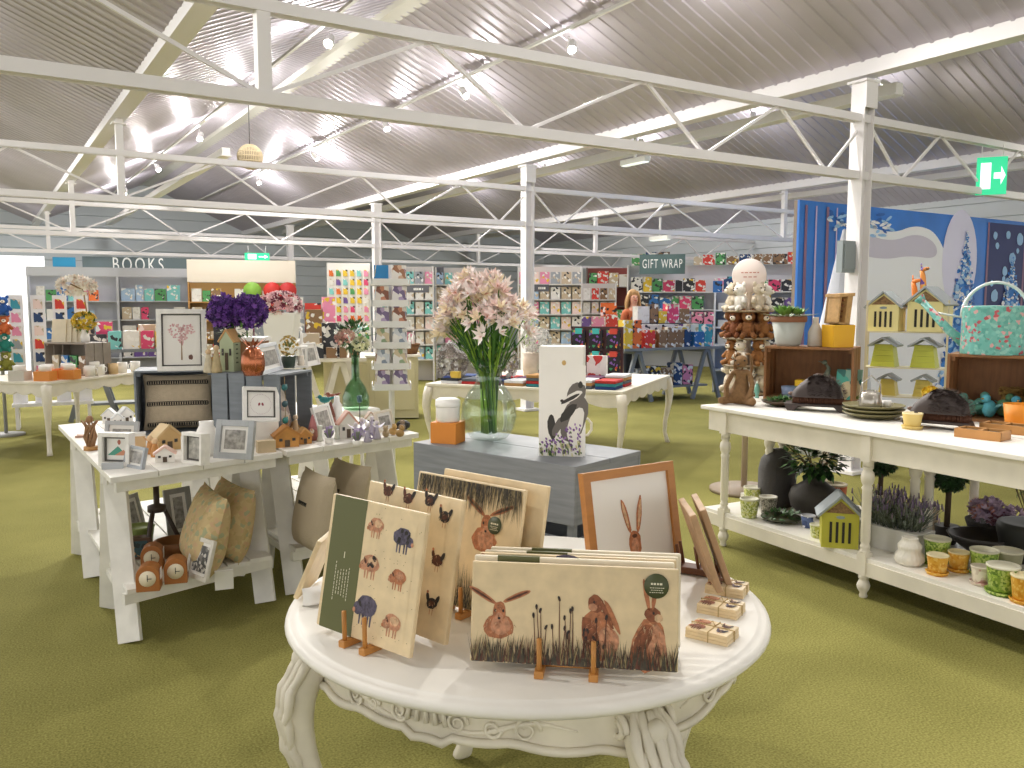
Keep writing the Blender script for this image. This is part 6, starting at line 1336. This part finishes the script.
for k in range(2):
    t = thing('wire_lantern', ('silver wire wreath of pale hydrangea beside the vase', 'second silver wire wreath of hydrangea, nearer the badger box')[k], 'ornament', f0+fd1*(1.85-.55*k)+fd2*.25+Vector((0, 0, FT+.0005))); m = MB(); puff(m, (0, 0, .2), (.15, .13, .19), 170, .038, (0, 1, 2)); m.build('blossom', [M('#d5d3d2', .6), M('#a89f98', .6), M('#8f8680', .6)], t); m = MB()
    for q in range(8): a = q*PI/4; m.tube([(.05*math.cos(a), .05*math.sin(a), 0), (.17*math.cos(a), .15*math.sin(a), .2), (.03*math.cos(a), .03*math.sin(a), .42)], .004, 5)
    m.build('wire_frame', M('#8d8984', .4, .6), t)
for k, (dx, c_, h_) in enumerate(((1.72, '#e0bd4a', .12), (1.8, '#2b4a9a', .07))):
    one(MB().box((0, 0, h_/2), (.09, .06, h_)).box((0, -.001, h_*.5), (.06, .06, h_*.4)), 'soap_box', M(c_, .5), ('yellow soap box at the cream table edge by the vase', 'blue soap box at the cream table edge, first by the wicker')[k], 'box', f0+fd1*dx-fd2*-.07+Vector((0, 0, FT+.0005)), frr)
t = thing('tile_box', 'red and white small tile box behind the top of the badger box', 'box', f0+fd1*.42+fd2*.62+Vector((0, 0, FT+.0005)), frr); MB().box((0, 0, .14), (.2, .06, .28)).build('carton', PR('#f0ece6', ['#c93a34', '#e9e6df'], 16, .5, .5), t)
# ---- low cream cabinet with wicker and allium, card spinner, green bottle
lc = rz(322, 362, .9); lc.z = 0
cabc = rz(428, 373, .84); cabl = rz(318, 361, .86)
t = thing('cream_cabinet', 'low cream cabinet behind the card spinner and green bottle', 'cabinet', rz(372, 420, 0)*1.0, D2(8)); MB().box((0, .3, .43), (1.25, .6, .82)).build('body', M('#d8cfa6', .6, var=.05), t); MB().box((0, .3, .855), (1.32, .66, .03)).build('top', CREAM, t, bevel=.004)
for x in (-.31, .31): MB().box((x, -.008, .44), (.54, .016, .62)).build('door', M('#d3caa0', .6), t, bevel=.004)
cabO = rz(372, 420, 0); cxx, cyy = ax(D2(8)); cz_ = .8705
t = thing('wicker_basket', 'brown wicker basket with white bottles on the cream cabinet', 'basket', cabO+cxx*.48+cyy*.28+Vector((0, 0, cz_)), .2); m = MB(); WK = M('#7d5530', .8, bump=1, bs=60, var=.3, vs=40); m.lathe([(0, 0), (.14, 0), (.18, .13), (.17, .13), (.13, .02), (0, .015)], 24); m.build('body', WK, t); m = MB(); m.tube([(.175*math.cos(2*PI*k/20), .175*math.sin(2*PI*k/20), .13) for k in range(21)], .013, 6); m.build('rim', WK, t)
for k in range(4): lathe_thing('spray_bottle', 'white bottle in the wicker basket, ' + ('tallest at the back', 'short at the front', 'beside the pale blue card', 'leaning to the rim')[k], 'bottle', cabO+cxx*(.42+.05*k)+cyy*(.24+.07*(k % 2))+Vector((0, 0, cz_+.02)), [(0, 0), (.022, 0), (.022, .13+.03*k), (.008, .16+.03*k), (.008, .2+.03*k), (0, .2+.03*k)], WHT, seg=12, group='white bottles in the basket')
t = thing('allium_vase', 'purple allium head with teal thistle in white blossom above the cabinet', 'plant', cabO+cxx*.28+cyy*.3+Vector((0, 0, cz_))); MB().lathe([(0, 0), (.05, 0), (.06, .2), (.05, .3), (.045, .3), (0, .28)], 18).build('vase', M('#b7cfb9', .5), t); m = MB(); puff(m, (.06, -.02, .6), (.055, .055, .05), 90, .018, (0,)); m.ball((.06, -.02, .6), .05); puff(m, (-.02, 0, .58), (.04, .04, .03), 40, .02, (1,)); puff(m, (.06, 0, .42), (.14, .1, .09), 130, .03, (2,)); m.tube([(0, 0, .28), (.06, -.02, .56)], .004).tube([(0, 0, .28), (-.02, 0, .56)], .004).tube([(0, 0, .28), (.06, 0, .4)], .004); m.build('blossom', [M('#46246a', .6), M('#2a8a99', .6), M('#e3e0dc', .6)], t)
t = thing('mint_panel', 'mint painted panel standing at the end of the cream cabinet' , 'panel', cabO+cxx*.2+cyy*.12+Vector((0, 0, cz_)), D2(70)); MB().box((0, 0, .17), (.2, .02, .34)).build('panel', M('#9cc3ab', .6), t)
stand_ = rd(392, 420, 6.35); sl2 = Vector((stand_.x, stand_.y, 0)); cs_ = thing('card_spinner', 'tall white wire card spinner with tiers of cards, beside the green bottle', 'card spinner', sl2, .15); WW = M('#e9e8e3', .45)
MB().tube([(0, 0, 0), (0, 0, 1.84)], .022, 10).build('pole', WW, cs_); MB().lathe([(0, 0), (.24, 0), (.24, .02), (.04, .05), (0, .05)], 28).build('base', WW, cs_)
for j in range(6):
    z = .92+.155*j; m = MB()
    for k in range(4):
        a = k*PI/2; m.at((0, 0, 0), (0, 0, a)); m.box((0, -.12, z-.004), (.26, .05, .008)); m.box((0, -.143, z+.02), (.26, .006, .04)); m.box((0, -.07, z), (.02, .14, .01))
    m.build('tier', WW, cs_)
SPC = [PR(b_, c_, 26, .5, .5) for b_, c_ in (('#efeae2', ['#d9b79a', '#a8775a']), ('#f2efe9', ['#8d9aa8', '#d9dde2']), ('#e9e1d6', ['#c98a6a', '#8a5a48']), ('#eeeae6', ['#b9a6c4', '#7a6a8d']), ('#f0ede8', ['#9ab08a', '#d9c9a8']))]
for j in range(6):
    for k in range(4):
        a = .15+k*PI/2; X_, Y_ = ax(a)
        for s in (-1, 1):
            if j == 5 and k == 0 and s == -1: mt = M('#2f86c0', .5)
            else: mt = R.choice(SPC)
            o = MB().box((0, 0, .07), (.105, .006, .14)).build('greeting_card', mt, None, sl2+X_*(s*.065)-Y_*.122+Vector((0, 0, .9205+.155*j)), (-D2(8), 0, a))
            tag(o, f'animal card in the {("lowest", "second", "third", "fourth", "fifth", "top")[j]} tier of the white spinner, {("front", "side", "rear", "far side")[k]} face, {"first" if s < 0 else "second"} pocket', 'card', 'cards on the white spinner')
gb = rd(356, 408, 6.0); gbl = thing('green_bottle', 'tall green glass bottle vase with roses and white hydrangea behind the little houses', 'vase', Vector((gb.x, gb.y, .80)), 0)
tb = thing('stool', 'small white round stool under the green glass bottle', 'stool', Vector((gb.x, gb.y, 0))); MB().lathe([(0, .765), (.17, .765), (.175, .78), (.17, .799), (0, .7995)], 28).build('seat', WHITE, tb)
for k in range(4): a = k*PI/2+.5; MB().tube([(.1*math.cos(a), .1*math.sin(a), .77), (.16*math.cos(a), .16*math.sin(a), 0)], .014, 8).build('leg', WHITE, tb)
GGL = GLASS('#cfe6d4'); MB().lathe([(0, .003), (.085, .003), (.095, .02), (.095, .09), (.07, .16), (.03, .22), (.026, .36), (.034, .39), (.03, .39), (.021, .36), (.025, .22), (.063, .16), (.088, .09), (.088, .025), (0, .015)], 32).build('bottle', GGL, gbl)
m = MB(); puff(m, (-.06, -.02, .52), (.05, .05, .045), 60, .025, (0, 1)); puff(m, (.05, -.05, .47), (.05, .05, .04), 60, .024, (2,)); foliage(m, (.0, 0, .52), (.13, .11, .1), 150, .06, .03, (3, 3, 4)); puff(m, (-.11, 0, .5), (.03, .03, .03), 24, .02, (0,))
for k in range(6): m.m = 4; m.tube([(.0, 0, .2), (.01*math.cos(k), .01*math.sin(k), .4), (.08*math.cos(k), .07*math.sin(k), .52)], .004, 5)
m.build('bouquet', [M('#d9a59a', .6), M('#e6c9b4', .6), M('#dfe0b8', .6), M('#3f6a36', .5), M('#2c4f2a', .5)], gbl)
# ---- white counter with gifts behind the crates
wc0 = rd(322, 352, 9.6); wcl = Vector((wc0.x, wc0.y, 0)); wcr = D2(14)
trestle_stand('white counter of candles and gifts beyond the open crate', wcl, wcr, 1.0, .6, .93, CREAM)
fill(wcl, wcr, 1.1, .93, ('candle_jar',), ('brown', 'black', 'yellow', 'white', 'tan'), (.07, .12), (.1, .18), 'on the white counter beyond the crates', 'candles on the white counter', .09, .05, .03)
fill(wcl+ax(wcr)[1]*.2, wcr, 1.0, .93, ('gift_box',), ('black', 'rose', 'white', 'tan'), (.18, .3), (.24, .4), 'in the second row of the white counter', 'boxes on the white counter', .12, .05, .03)
wb = rd(290, 340, 10.5); wbl = Vector((wb.x, wb.y, 0)); wbr = D2(16)
trestle_stand('white sideboard stacked with red and brown boxes under the column', wbl, wbr, 1.9, .5, 1.0, CREAM)
fill(wbl, wbr, 1.9, 1.0, ('gift_box',), ('red', 'tan', 'white', 'brown', 'red', 'grey', 'black'), (.12, .24), (.24, .5), 'on the white sideboard below the column', 'boxes on the white sideboard', .16, .04, .02)
fill(wbl+ax(wbr)[1]*.22, wbr, 1.7, 1.0, ('gift_box',), ('white', 'rose', 'red', 'blush'), (.16, .28), (.5, .72), 'stacked tall at the back of the white sideboard', 'tall boxes on the white sideboard', .16, .04, .02, .8)
fb2 = rd(281, 305, 8.6); t = thing('flower_box', 'white box of pink and burgundy flowers beyond the purple allium', 'flowers', Vector((fb2.x, fb2.y, 1.2))); MB().prism([(-.14, 0), (.14, 0), (.17, .26), (-.17, .26)], -.12, .12, 'y').build('box', WHT, t)
m = MB(); puff(m, (0, 0, .34), (.2, .14, .12), 150, .045, (0, 0, 1, 2)); foliage(m, (0, 0, .3), (.17, .12, .06), 60, .07, .025, (3,)); m.build('bouquet', [M('#e6b9bd', .6), M('#f0dcd8', .6), M('#7a2f45', .6), M('#5a7040', .6)], t)
t = thing('pedestal', 'slim white pedestal under the pink and burgundy flower box', 'stand', Vector((fb2.x, fb2.y, 0))); MB().box((0, 0, .6), (.3, .26, 1.198)).build('column', WHT, t); MB().box((0, 0, .03), (.36, .32, .06)).build('base', WHT, t)
# ---- cream table on the far side with orange candle boxes
l0 = rz(46, 382, FT); l0.z = 0; ld1 = Vector((.26, .966, 0)).normalized(); ld2 = Vector((-.966, .26, 0)).normalized()
french_table('cream curved-leg table with orange candle boxes, by the glazed doors', l0, ld1, 1.6, ld2, 1.1)
lt = lambda a, b: l0+ld1*a+ld2*b+Vector((0, 0, FT+.0005))
lro = math.atan2(-ld2.y, -ld2.x)
for k, (a, b, c_) in enumerate(((.12, .12, '#d98a3a'), (.34, .02, '#d98a3a'), (.3, .26, '#e8772a'), (.5, .2, '#e8772a'), (.08, .4, '#c9c3b8'), (.78, .1, '#e0d8c8'))):
    t = thing('candle_box', ('orange candle box at the near corner of the far cream table', 'orange candle box second along the edge of the far cream table', 'bright orange candle box behind the corner one', 'bright orange candle box at the back of the far cream table', 'grey candle box near the glazed doors on the cream table', 'cream candle box beside the white mugs')[k], 'box', lt(a, b), lro+.2, 'candle boxes on the far cream table'); MB().box((0, 0, .05), (.17, .14, .1)).build('sleeve', M(c_, .55), t); MB().lathe([(0, .1), (.06, .1), (.06, .15), (.055, .155), (0, .155)], 20).build('candle_jar', M('#f3eee6', .4), t)
for k in range(5):
    t = thing('mug', ('white mug first in line on the far cream table', 'white mug second in line on the far cream table', 'mug with a tan band on the far cream table', 'white mug beside the silver framed picture edge', 'white mug at the end of the far cream table')[k], 'mug', lt(.65+.18*k, .04+.03*(k % 2)), k, 'mugs on the far cream table'); MB().lathe([(0, 0), (.05, 0), (.055, .12), (.05, .12), (.045, .02), (0, .015)], 18).build('cup', M('#efece4' if k != 2 else '#d9b98a', .4), t); MB().tube([(.052, 0, .1), (.085, 0, .08), (.08, 0, .04), (.05, 0, .025)], .007, 6).build('handle', WHT, t)
crr = lro-.1; open_crate('weathered wooden crate of small gifts on the far cream table', .62, .34, .36, lt(.72, .42), crr, M('#8f857a', .6, var=.15), None, 3, .016)
cX, cY = ax(crr)
for k, (x, c_) in enumerate(((-.22, 'tan'), (-.08, 'blue'), (.05, 'green'), (.18, 'brown'))): item('gift_box', c_, (.1, .08, .2), lt(.72, .42)+cX*x+cY*.1+Vector((0, 0, .017)), crr, 'inside the weathered crate on the far table', 'gifts in the weathered crate')
for k in range(4): o = MB().box((0, 0, .13), (.17, .014, .26)).build('serving_board', M('#e2d6bd', .6, var=.1), None, lt(.72, .42)+cX*(-.2+.05*k)+cY*(.1+.03*k)+Vector((0, 0, .361)), (-D2(8), 0, crr+.25)); tag(o, 'cream board propped on the weathered crate, ' + ('front of the four', 'second of the four', 'third of the four', 'rearmost of the four')[k], 'board', 'boards on the weathered crate')
t = thing('flower_jug', 'white jug of yellow flowers on the weathered crate', 'flowers', lt(.72, .42)+cX*.12+cY*.17+Vector((0, 0, .361))); MB().lathe([(0, 0), (.045, 0), (.05, .06), (.03, .12), (.035, .14), (0, .13)], 18).build('jug', WHT, t); m = MB(); puff(m, (0, 0, .24), (.12, .1, .09), 110, .035, (0, 1)); foliage(m, (0, 0, .22), (.14, .1, .1), 70, .06, .03, (2,)); m.build('bouquet', [M('#e0c23a', .5), M('#c9a52a', .5), M('#55702f', .5)], t)
orc = thing('orchid', 'white orchid arching over the far cream table', 'plant', lt(1.15, .5)); MB().lathe([(0, 0), (.07, 0), (.09, .16), (.08, .16), (0, .14)], 18).build('pot', WHT, orc); m = MB(); m.m = 1; m.tube([(0, 0, .14), (.02, 0, .6), (-.02, 0, .95), (-.15, -.03, 1.02)], .008, 6); m.m = 0; puff(m, (-.08, -.03, 1.0), (.2, .08, .09), 80, .06, (0, 0, 2)); m.build('bouquet', [M('#f0ebe2', .6), M('#8a6a3a', .6), M('#e6d3c4', .6)], orc)
for k, (px, d, c_, h_) in enumerate(((112, 11.2, 'pink', .34), (124, 11.4, 'rose', .4), (131, 11, 'mint', .3), (142, 11.3, 'yellow', .34), (104, 11.6, 'black', .4))):
    pass
gt = rd(128, 340, 11.2); gtl = Vector((gt.x, gt.y, 0)); gtr = D2(22)
trestle_stand('grey bench of pink and mint gift bags below the BOOKS sign', gtl, gtr, 1.5, .5, .95, GT)
fill(gtl, gtr, 1.55, .95, ('gift_bag',), ('pink', 'rose', 'mint', 'yellow', 'white', 'black', 'pink'), (.14, .24), (.16, .3), 'on the grey bench below the BOOKS sign', 'gift bags on the grey bench', .12, .06, .02, 1)
fill(gtl+ax(gtr)[1]*.2, gtr, 1.5, .95, ('gift_bag',), ('pink', 'black', 'pink', 'tan'), (.18, .3), (.32, .44), 'in the back row of the grey bench', 'tall gift bags on the grey bench', .12, .06, .02, .9)
# sock cards on hanging strips beside the doors
hs = rd(50, 330, 10.6); hl = Vector((hs.x, hs.y, 0)); hro = D2(27); t = thing('clip_strip_stand', 'white stand with strips of small clipped cards beside the glazed doors', 'display', hl, hro)
for x in (-.36, -.12, .12, .36): MB().box((x, 0, .98), (.16, .02, 1.36)).build('strip', M('#f0eff2', .5), t)
MB().box((0, .03, .3), (.9, .3, .04)).build('base', M('#f0eff2', .5), t)
for x in (-.4, .4): MB().box((x, .03, .15), (.04, .26, .3)).build('foot', M('#f0eff2', .5), t)
hX, hY = ax(hro)
for i in range(4):
    for j in range(7): item('hair_clip_card', R.choice(('black', 'red', 'teal', 'blush', 'grey', 'navy', 'rose')), (.1, .014, .12), hl+hX*(-.36+.24*i)-hY*.018+Vector((0, 0, .5+.165*j)), hro, 'on the white strip stand by the glazed doors', 'clip cards on the strip stand', 'card')
# ---- plush toys
def plush(loc, s, col, lab, rot=0, grp='plush toys on the stand', pale='#efe6d8'):
    t = thing('plush_toy', lab, 'plush toy', loc, rot, grp); mt = M(col, .95, bump=1., bs=90, var=.15, vs=30)
    m = MB(); m.ball((0, 0, .07*s), (.06*s, .055*s, .075*s))
    for q in (-1, 1): m.tube([(q*.03*s, -.02*s, .03*s), (q*.05*s, -.08*s, .012*s)], [.026*s, .022*s], 7); m.tube([(q*.045*s, -.01*s, .11*s), (q*.085*s, -.03*s, .06*s)], [.022*s, .018*s], 7)
    m.build('body', mt, t); m = MB(); m.ball((0, -.015*s, .175*s), (.055*s, .05*s, .05*s))
    for q in (-1, 1): m.ball((q*.042*s, -.005*s, .222*s), (.02*s, .012*s, .022*s))
    h = m.build('head', mt, t); MB().ball((0, -.06*s, .165*s), (.025*s, .02*s, .02*s)).build('muzzle', M(pale, .9), h)
    m = MB()
    for q in (-1, 1): m.ball((q*.022*s, -.06*s, .188*s), .006*s)
    m.ball((0, -.08*s, .17*s), .007*s).build('eye', M('#161210', .3), h)
ps_ = rd(748, 330, 6.9); psl = Vector((ps_.x, ps_.y, 0)); pst = thing('plush_stand', 'tiered stand of plush toys with a round pale sign, behind the hare', 'stand', psl, -.3)
MB().tube([(0, 0, 0), (0, 0, 1.75)], .025, 10).build('pole', M('#b9a894', .6), pst); MB().lathe([(0, 0), (.28, 0), (.28, .03), (0, .04)], 28).build('base', M('#8a7a66', .6), pst)
for z in (.62, .84, 1.06, 1.28, 1.5): MB().lathe([(0, z-.015), (.2, z-.015), (.2, z), (0, z)], 24).build('tier', M('#9a866c', .6), pst)
o = MB().at((0, -.03, 1.78), (PI/2, 0, 0)).lathe([(0, 0), (.13, 0), (.135, .01), (.13, .02), (0, .02)], 32).build('round_sign', M('#f3e4dc', .6), pst); o['label'] = 'round pale pink sign'; m = MB(); squiggle(m, 0, 1.82, .16, .07, 2, th=.004); m.build('lettering', M('#c98a7a', .6), o, loc=(0, -.052, 0))
pc = ['#8a5a34', '#e9dfcf', '#7a4526', '#d9cbb4', '#9c6a3c', '#f0ebe2']; nmz = ['brown', 'cream', 'dark brown', 'oatmeal', 'chestnut', 'white']
k = 0
for zi, z in enumerate((.62, .84, 1.06, 1.28, 1.5)):
    for i in range(7):
        a = -.3+i*2*PI/7+zi*.4+R.uniform(-.12, .12); ci = R.choice(((4, 2, 5), (2, 0, 5, 3), (0, 4, 1), (2, 0, 4), (1, 3, 5, 1))[zi])
        plush(psl+Vector((math.cos(a)*.13, math.sin(a)*.13, z+.0005)), R.uniform(.85, 1.05), pc[ci], f'{nmz[ci]} plush toy on the {("lowest", "second", "third", "fourth", "top")[zi]} tier of the plush stand', a+PI/2+R.uniform(-.6, .6))
pl2 = rd(1, 340, 9.9); pll = Vector((pl2.x, pl2.y, 0)); t = thing('plush_stand', 'hook stand of bright plush creatures at the frame edge, by the glazed doors', 'stand', pll); MB().tube([(0, 0, 0), (0, 0, 1.6)], .02, 8).build('pole', M('#9a9a98', .5), t); MB().lathe([(0, 0), (.2, 0), (.2, .02), (0, .03)], 24).build('base', M('#9a9a98', .5), t)
for zi, z in enumerate((.78, 1.0, 1.2, 1.42)): MB().lathe([(0, z-.012), (.1, z-.012), (.1, z), (0, z)], 18).build('tier', M('#9a9a98', .5), t)
for zi, (z, c_, n_) in enumerate(((.78, '#8a8a3a', 'olive'), (1.0, '#2f8a7c', 'teal'), (1.2, '#c96a3a', 'orange'), (1.42, '#2f5fa8', 'blue'))):
    for q in (-1, 1): plush(pll+Vector((q*.07, -.03, z+.0005)), .95, c_, f'{n_} plush creature on the hook stand by the doors, {"outer" if q < 0 else "inner"} one', q*.4, 'bright plush creatures')
# ---- christmas photo backdrop behind the consoles
def backdrop():
    a_ = 6.3; p0 = bf(a_, 7.78); L = 6.4; hgt = 2.7; SX = .735
    t = thing('snow_scene_banner', 'tall printed banner of a snowy blue night behind the consoles', 'banner', p0, RB)
    m = MB().box((L/2, .02, hgt/2), (L, .03, hgt)); m.build('print', M('#1f78d8', .5, var=.25, vs=1.5), t)
    m = MB(); y = 0
    def soft(pts, n=3):
        for _ in range(n):
            q = []
            for (x0, z0), (x1, z1) in zip(pts, pts[1:]+pts[:1]): q += [(x0*.75+x1*.25, z0*.75+z1*.25), (x0*.25+x1*.75, z0*.25+z1*.75)]
            pts = q
        return pts
    def poly(pts, mi, lay): m.m = mi; m.face([(x*SX, -.0012*lay, z*1.06) for x, z in pts]); m.m = 0
    # 0 snow 1 pale lilac 2 tree blue 3 tree light 4 trunk 5 navy 6 moon
    poly(soft([(.75, .05), (5.0, .05), (4.2, 1.7), (3.7, 2.3), (3.0, 2.4), (2.3, 2.26), (1.5, 2.36), (1.2, 2.1), (.8, 1.8)]), 0, 1)
    poly(soft([(1.3, 2.15), (1.55, 2.25), (2.3, 2.17), (3.0, 2.3), (3.6, 2.2), (3.65, 2.0), (2.8, 2.03), (2.2, 1.97), (1.5, 2.0)]), 7, 2)
    poly([(5.25, .05), (8.6, .05), (8.6, 2.5), (5.3, 2.5)], 5, 1)
    poly([(6.9, .05), (7.5, .05), (7.5, 2.5), (6.9, 2.5)], 1, 2)
    for x, w_, c_ in ((.1, .09, 4), (.35, .06, 1), (.6, .1, 4), (.85, .05, 1), (1.35, .07, 4), (5.2, .1, 4), (6.5, .09, 4)): poly([(x, .05), (x+w_, .05), (x+w_*.8, 2.5), (x+w_*.2, 2.5)], c_, 3)
    poly([(4.35+.55*math.cos(2*PI*i/28), 2.0+.62*math.sin(2*PI*i/28)) for i in range(28)], 6, 2)
    def tree(x, z0, h, w_, n):
        m.m = 2; m.face([(x-w_*.8, -.0044, z0), (x+w_*.8, -.0044, z0), (x+w_*.35, -.0044, z0+h*.5), (x, -.0044, z0+h*.96), (x-w_*.35, -.0044, z0+h*.5)])
        for i in range(n):
            u = R.random()**.8; zz = z0+h*u; ww = w_*(1-u)**.9*R.uniform(.1, 1); s = R.choice((-1, 1)); r_ = R.uniform(.045, .1)*(1.2-u)
            m.m = R.choice((2, 2, 3, 3, 8, 0, 0)); pts = [(x+s*ww+r_*math.cos(2*PI*q/7)*R.uniform(.7, 1.3), -.0048-i*3e-5, zz+r_*.6*math.sin(2*PI*q/7)*R.uniform(.7, 1.3)) for q in range(7)]; m.face(pts)
        m.m = 0
    tree(3.32, .1, 2.4, .62, 620); tree(4.5, .1, 2.1, .62, 520); tree(.72, .2, 1.5, .3, 160)
    for i in range(60): x = R.uniform(.5, 1.7); z = R.uniform(2.35, 2.62); m.m = R.choice((3, 0, 8)); blob(m.at((0, -.004, 0)), x, z, R.uniform(.03, .1), .02, R.uniform(-.5, .5), R.choice((3, 0, 8)), 1, 7)
    m.at()
    for i in range(14): blob(m.at((0, -.006, 0)), R.uniform(3.95, 5.0), R.uniform(1.5, 2.55), *( [R.uniform(.03, .09)]*2), 0, 3, 1, 14)
    m.at(); m.build('snow_picture', [M('#f4f6fb', .6), M('#c9b9e0', .6), M('#2f86dc', .6), M('#9cc8f2', .6), M('#8d6a86', .6), M('#16296a', .6), M('#e3e2fb', .6), M('#cfcadb', .6), M('#1b5fb5', .6)], t)
    for x in (.03, L/2, L-.03): MB().box((x, .06, hgt/2), (.05, .05, hgt)).build('post', M('#8a7a6a', .6), t)
    for x in (.03, L/2, L-.03): MB().box((x, .3, .02), (.08, .6, .04)).build('foot', M('#8a7a6a', .6), t)
backdrop()
pg = bf(5.55, 7.55); t = thing('fabric_tepee', 'pale pleated fabric tepee at the end of the snow banner', 'tent', pg, RB); m = MB(); m.lathe([(.42, 0), (.28, 1.0), (.02, 2.3), (0, 2.32)], 9); m.build('canvas', M('#cfd3dc', .7, var=.15, vs=3), t)
one(MB().box((0, 0, 1.25), (.2, .06, .28)).box((0, -.035, 1.25), (.15, .01, .22)), 'speaker_box', M('#8b9496', .5), 'grey electrical box fixed to the white column before the snow banner', 'electrical box', bf(4.82, 6.78-.18)+Vector((0, -.0, .72)), RB)
# ---- green exit signs hanging
def exit_sign(loc, w, h, lab, rot):
    t = thing('exit_sign', lab, 'exit sign', loc, rot); MB().box((0, 0, -h/2), (w, .03, h)).build('panel', M('#2fc98f', .4, emit=.9), t)
    m = MB(); m.box((-w*.2, -.017, -h*.5), (w*.34, .004, h*.7)).box((w*.22, -.017, -h*.5), (w*.3, .004, h*.16)).build('pictogram', M('#f4fff8', .4, emit=1.), t); MB().prism([(w*.3, -h*.75), (w*.45, -h*.5), (w*.3, -h*.25)], -.019, -.016, 'y').build('arrow', M('#f4fff8', .4, emit=1.), t)
    for s in (-1, 1): MB().tube([(s*w*.35, 0, 0), (s*w*.35, 0, .12)], .005, 6).build('hanger', STEEL, t)
ep_ = bf(4.72, 8.72, 3.02); exit_sign(ep_, .27, .37, 'glowing green exit sign hanging from the girder over the snow banner', -.4)
exit_sign(rd(377/1, 258, 15)*0+rd(257, 253, 15), .42, .13, 'small green exit sign far off above the purple flowers', face_rot(257))
# ================================================================ lamps and added fill lights
def light(p, e, rad=.06, spot=None, aim=None, col=(1, .965, .91)):
    l = bpy.data.lights.new('lamp_or_fill_light', 'SPOT' if spot else 'POINT'); l.energy = e; l.color = col; l.shadow_soft_size = rad
    if spot: l.spot_size = D2(spot); l.spot_blend = .9
    o = bpy.data.objects.new('lamp_or_fill_light', l); C.objects.link(o); o.location = p
    if aim: o.rotation_euler = (Vector(aim)-Vector(p)).to_track_quat('-Z', 'Y').to_euler()
    return o
HOT = M('#fff6e6', .4, emit=60.)
HSG = M('#efeee9', .4)
proto = None
def spotlight(p, aim, lab, e=None, spot=95):
    global proto
    d = (Vector(aim)-Vector(p)); q = d.to_track_quat('-Z', 'Y').to_euler()
    if proto is None:
        t = thing('spotlight', lab, 'spotlight', p, tuple(q), 'track spotlights')
        MB().lathe([(.0, .09), (.03, .09), (.042, .07), (.045, -.05), (.05, -.06), (.046, -.06), (.04, -.045), (0, -.045)], 18).build('housing', HSG, t)
        MB().lathe([(0, -.05), (.04, -.05), (.04, -.047), (0, -.047)], 18).build('lens', HOT, t)
        MB().tube([(0, 0, .08), (.03, 0, .13), (.03, 0, .17)], .008, 6).build('bracket', HSG, t)
        proto = t
    else: t = dup(proto, p, tuple(q), lab, 'track spotlights')
    if e:
        n = d.normalized(); light(Vector(p)+n*.08, e, .05, spot, aim)
tracks = [(5.15, 2.9, (-.5, 1.5, 3.3, 5.2, 7.0, 9.2, 11.5, 14.5, 18)), (10.0, 2.95, (.5, 2.6, 4.6, 6.8, 9.0, 11.5, 14.5, 18)), (3.0, 4.05, (-1., 1.2, 3.4, 5.6, 8.0, 10.5, 13.5, 17, 21)), (-.6, 3.7, (1., 3.4, 6.0, 9., 12.5, 16.5, 20.5)), (14.2, 3.7, (8., 10.5, 13., 16., 19.5))]  # tracks on the BOOKS and gift wrap sides are added to brighten them
nm_ = ['over the middle aisle', 'over the far aisle by the snow banner', 'under the first gable ridge', 'added for light over the BOOKS side', 'added for light over the gift wrap side']
for ti, (v, z, sps) in enumerate(tracks):
    zc = ZV+(ZR-ZV)*(1-abs(((v-1.42) % 5.4)-2.7)/2.7)
    zt = zc-.1
    struct(MB().box((0, 0, 0), (.035, 26, .03)).build('trim_lighting_track', M('#d9d8d3', .5), loc=bf(11, v, zt), rot=(0, 0, RB)))
    for i, a in enumerate(sps):
        p = bf(a, v, zt-.19); s = 1 if i % 2 else -1
        aim = p+Vector((0, 0, -1.9))+VX*(s*R.uniform(.2, 1.2))+UX*R.uniform(-2.4, -.9)
        spotlight(p, aim, f'white track spotlight {nm_[ti]}, {("first", "second", "third", "fourth", "fifth", "sixth", "seventh", "eighth", "ninth")[i]} from the near end', 165 if i < 4 else 290 if a < 13 else 480, 115)
        light(p+Vector((0, 0, -.14))+UX*.12, 15 if a < 8 else 34 if a < 13 else 75, .05, col=(1, .985, .97))  # added bare point light beside each spotlight, brightens the roof
for k, (px, py, d, lab) in enumerate(((635, 161, 11.5, 'slim white emergency light below the trunking beyond the first column'), (660, 238, 16, 'slim white emergency light far over the gift wrap bay'))):
    p = rd(px, py, d); t = thing('emergency_light', lab, 'light', p, RB+PI/2); MB().box((0, 0, 0), (.5, .1, .07)).build('body', M('#eef0ea', .4), t); MB().box((0, 0, -.04), (.46, .08, .012)).build('diffuser', M('#f6fff6', .4, emit=.8), t); MB().box((0, 0, .2), (.03, .03, .36)).build('bracket', HSG, t)
p = rd(250, 157, 11.2); t = thing('pendant_lamp', 'round wicker ball pendant hanging under the ridge', 'lamp', p); m = MB()
for k in range(22):
    a = PI*k/22
    m.tube([(.16*math.cos(a)*math.sin(2*PI*i/24), .16*math.sin(a)*math.sin(2*PI*i/24), .16*math.cos(2*PI*i/24)) for i in range(25)], .006, 4)
for z in (-.06, 0, .06): r_ = math.sqrt(.16**2-z*z); m.tube([(r_*math.cos(2*PI*i/24), r_*math.sin(2*PI*i/24), z) for i in range(25)], .007, 4)
m.build('wicker_shade', M('#cbb996', .7), t); MB().ball((0, 0, 0), .13).build('lining', M('#8d7f68', .7), t); MB().tube([(0, 0, .15), (0, 0, 1.0)], .006, 6).build('cord', M('#3a3a38', .6), t)
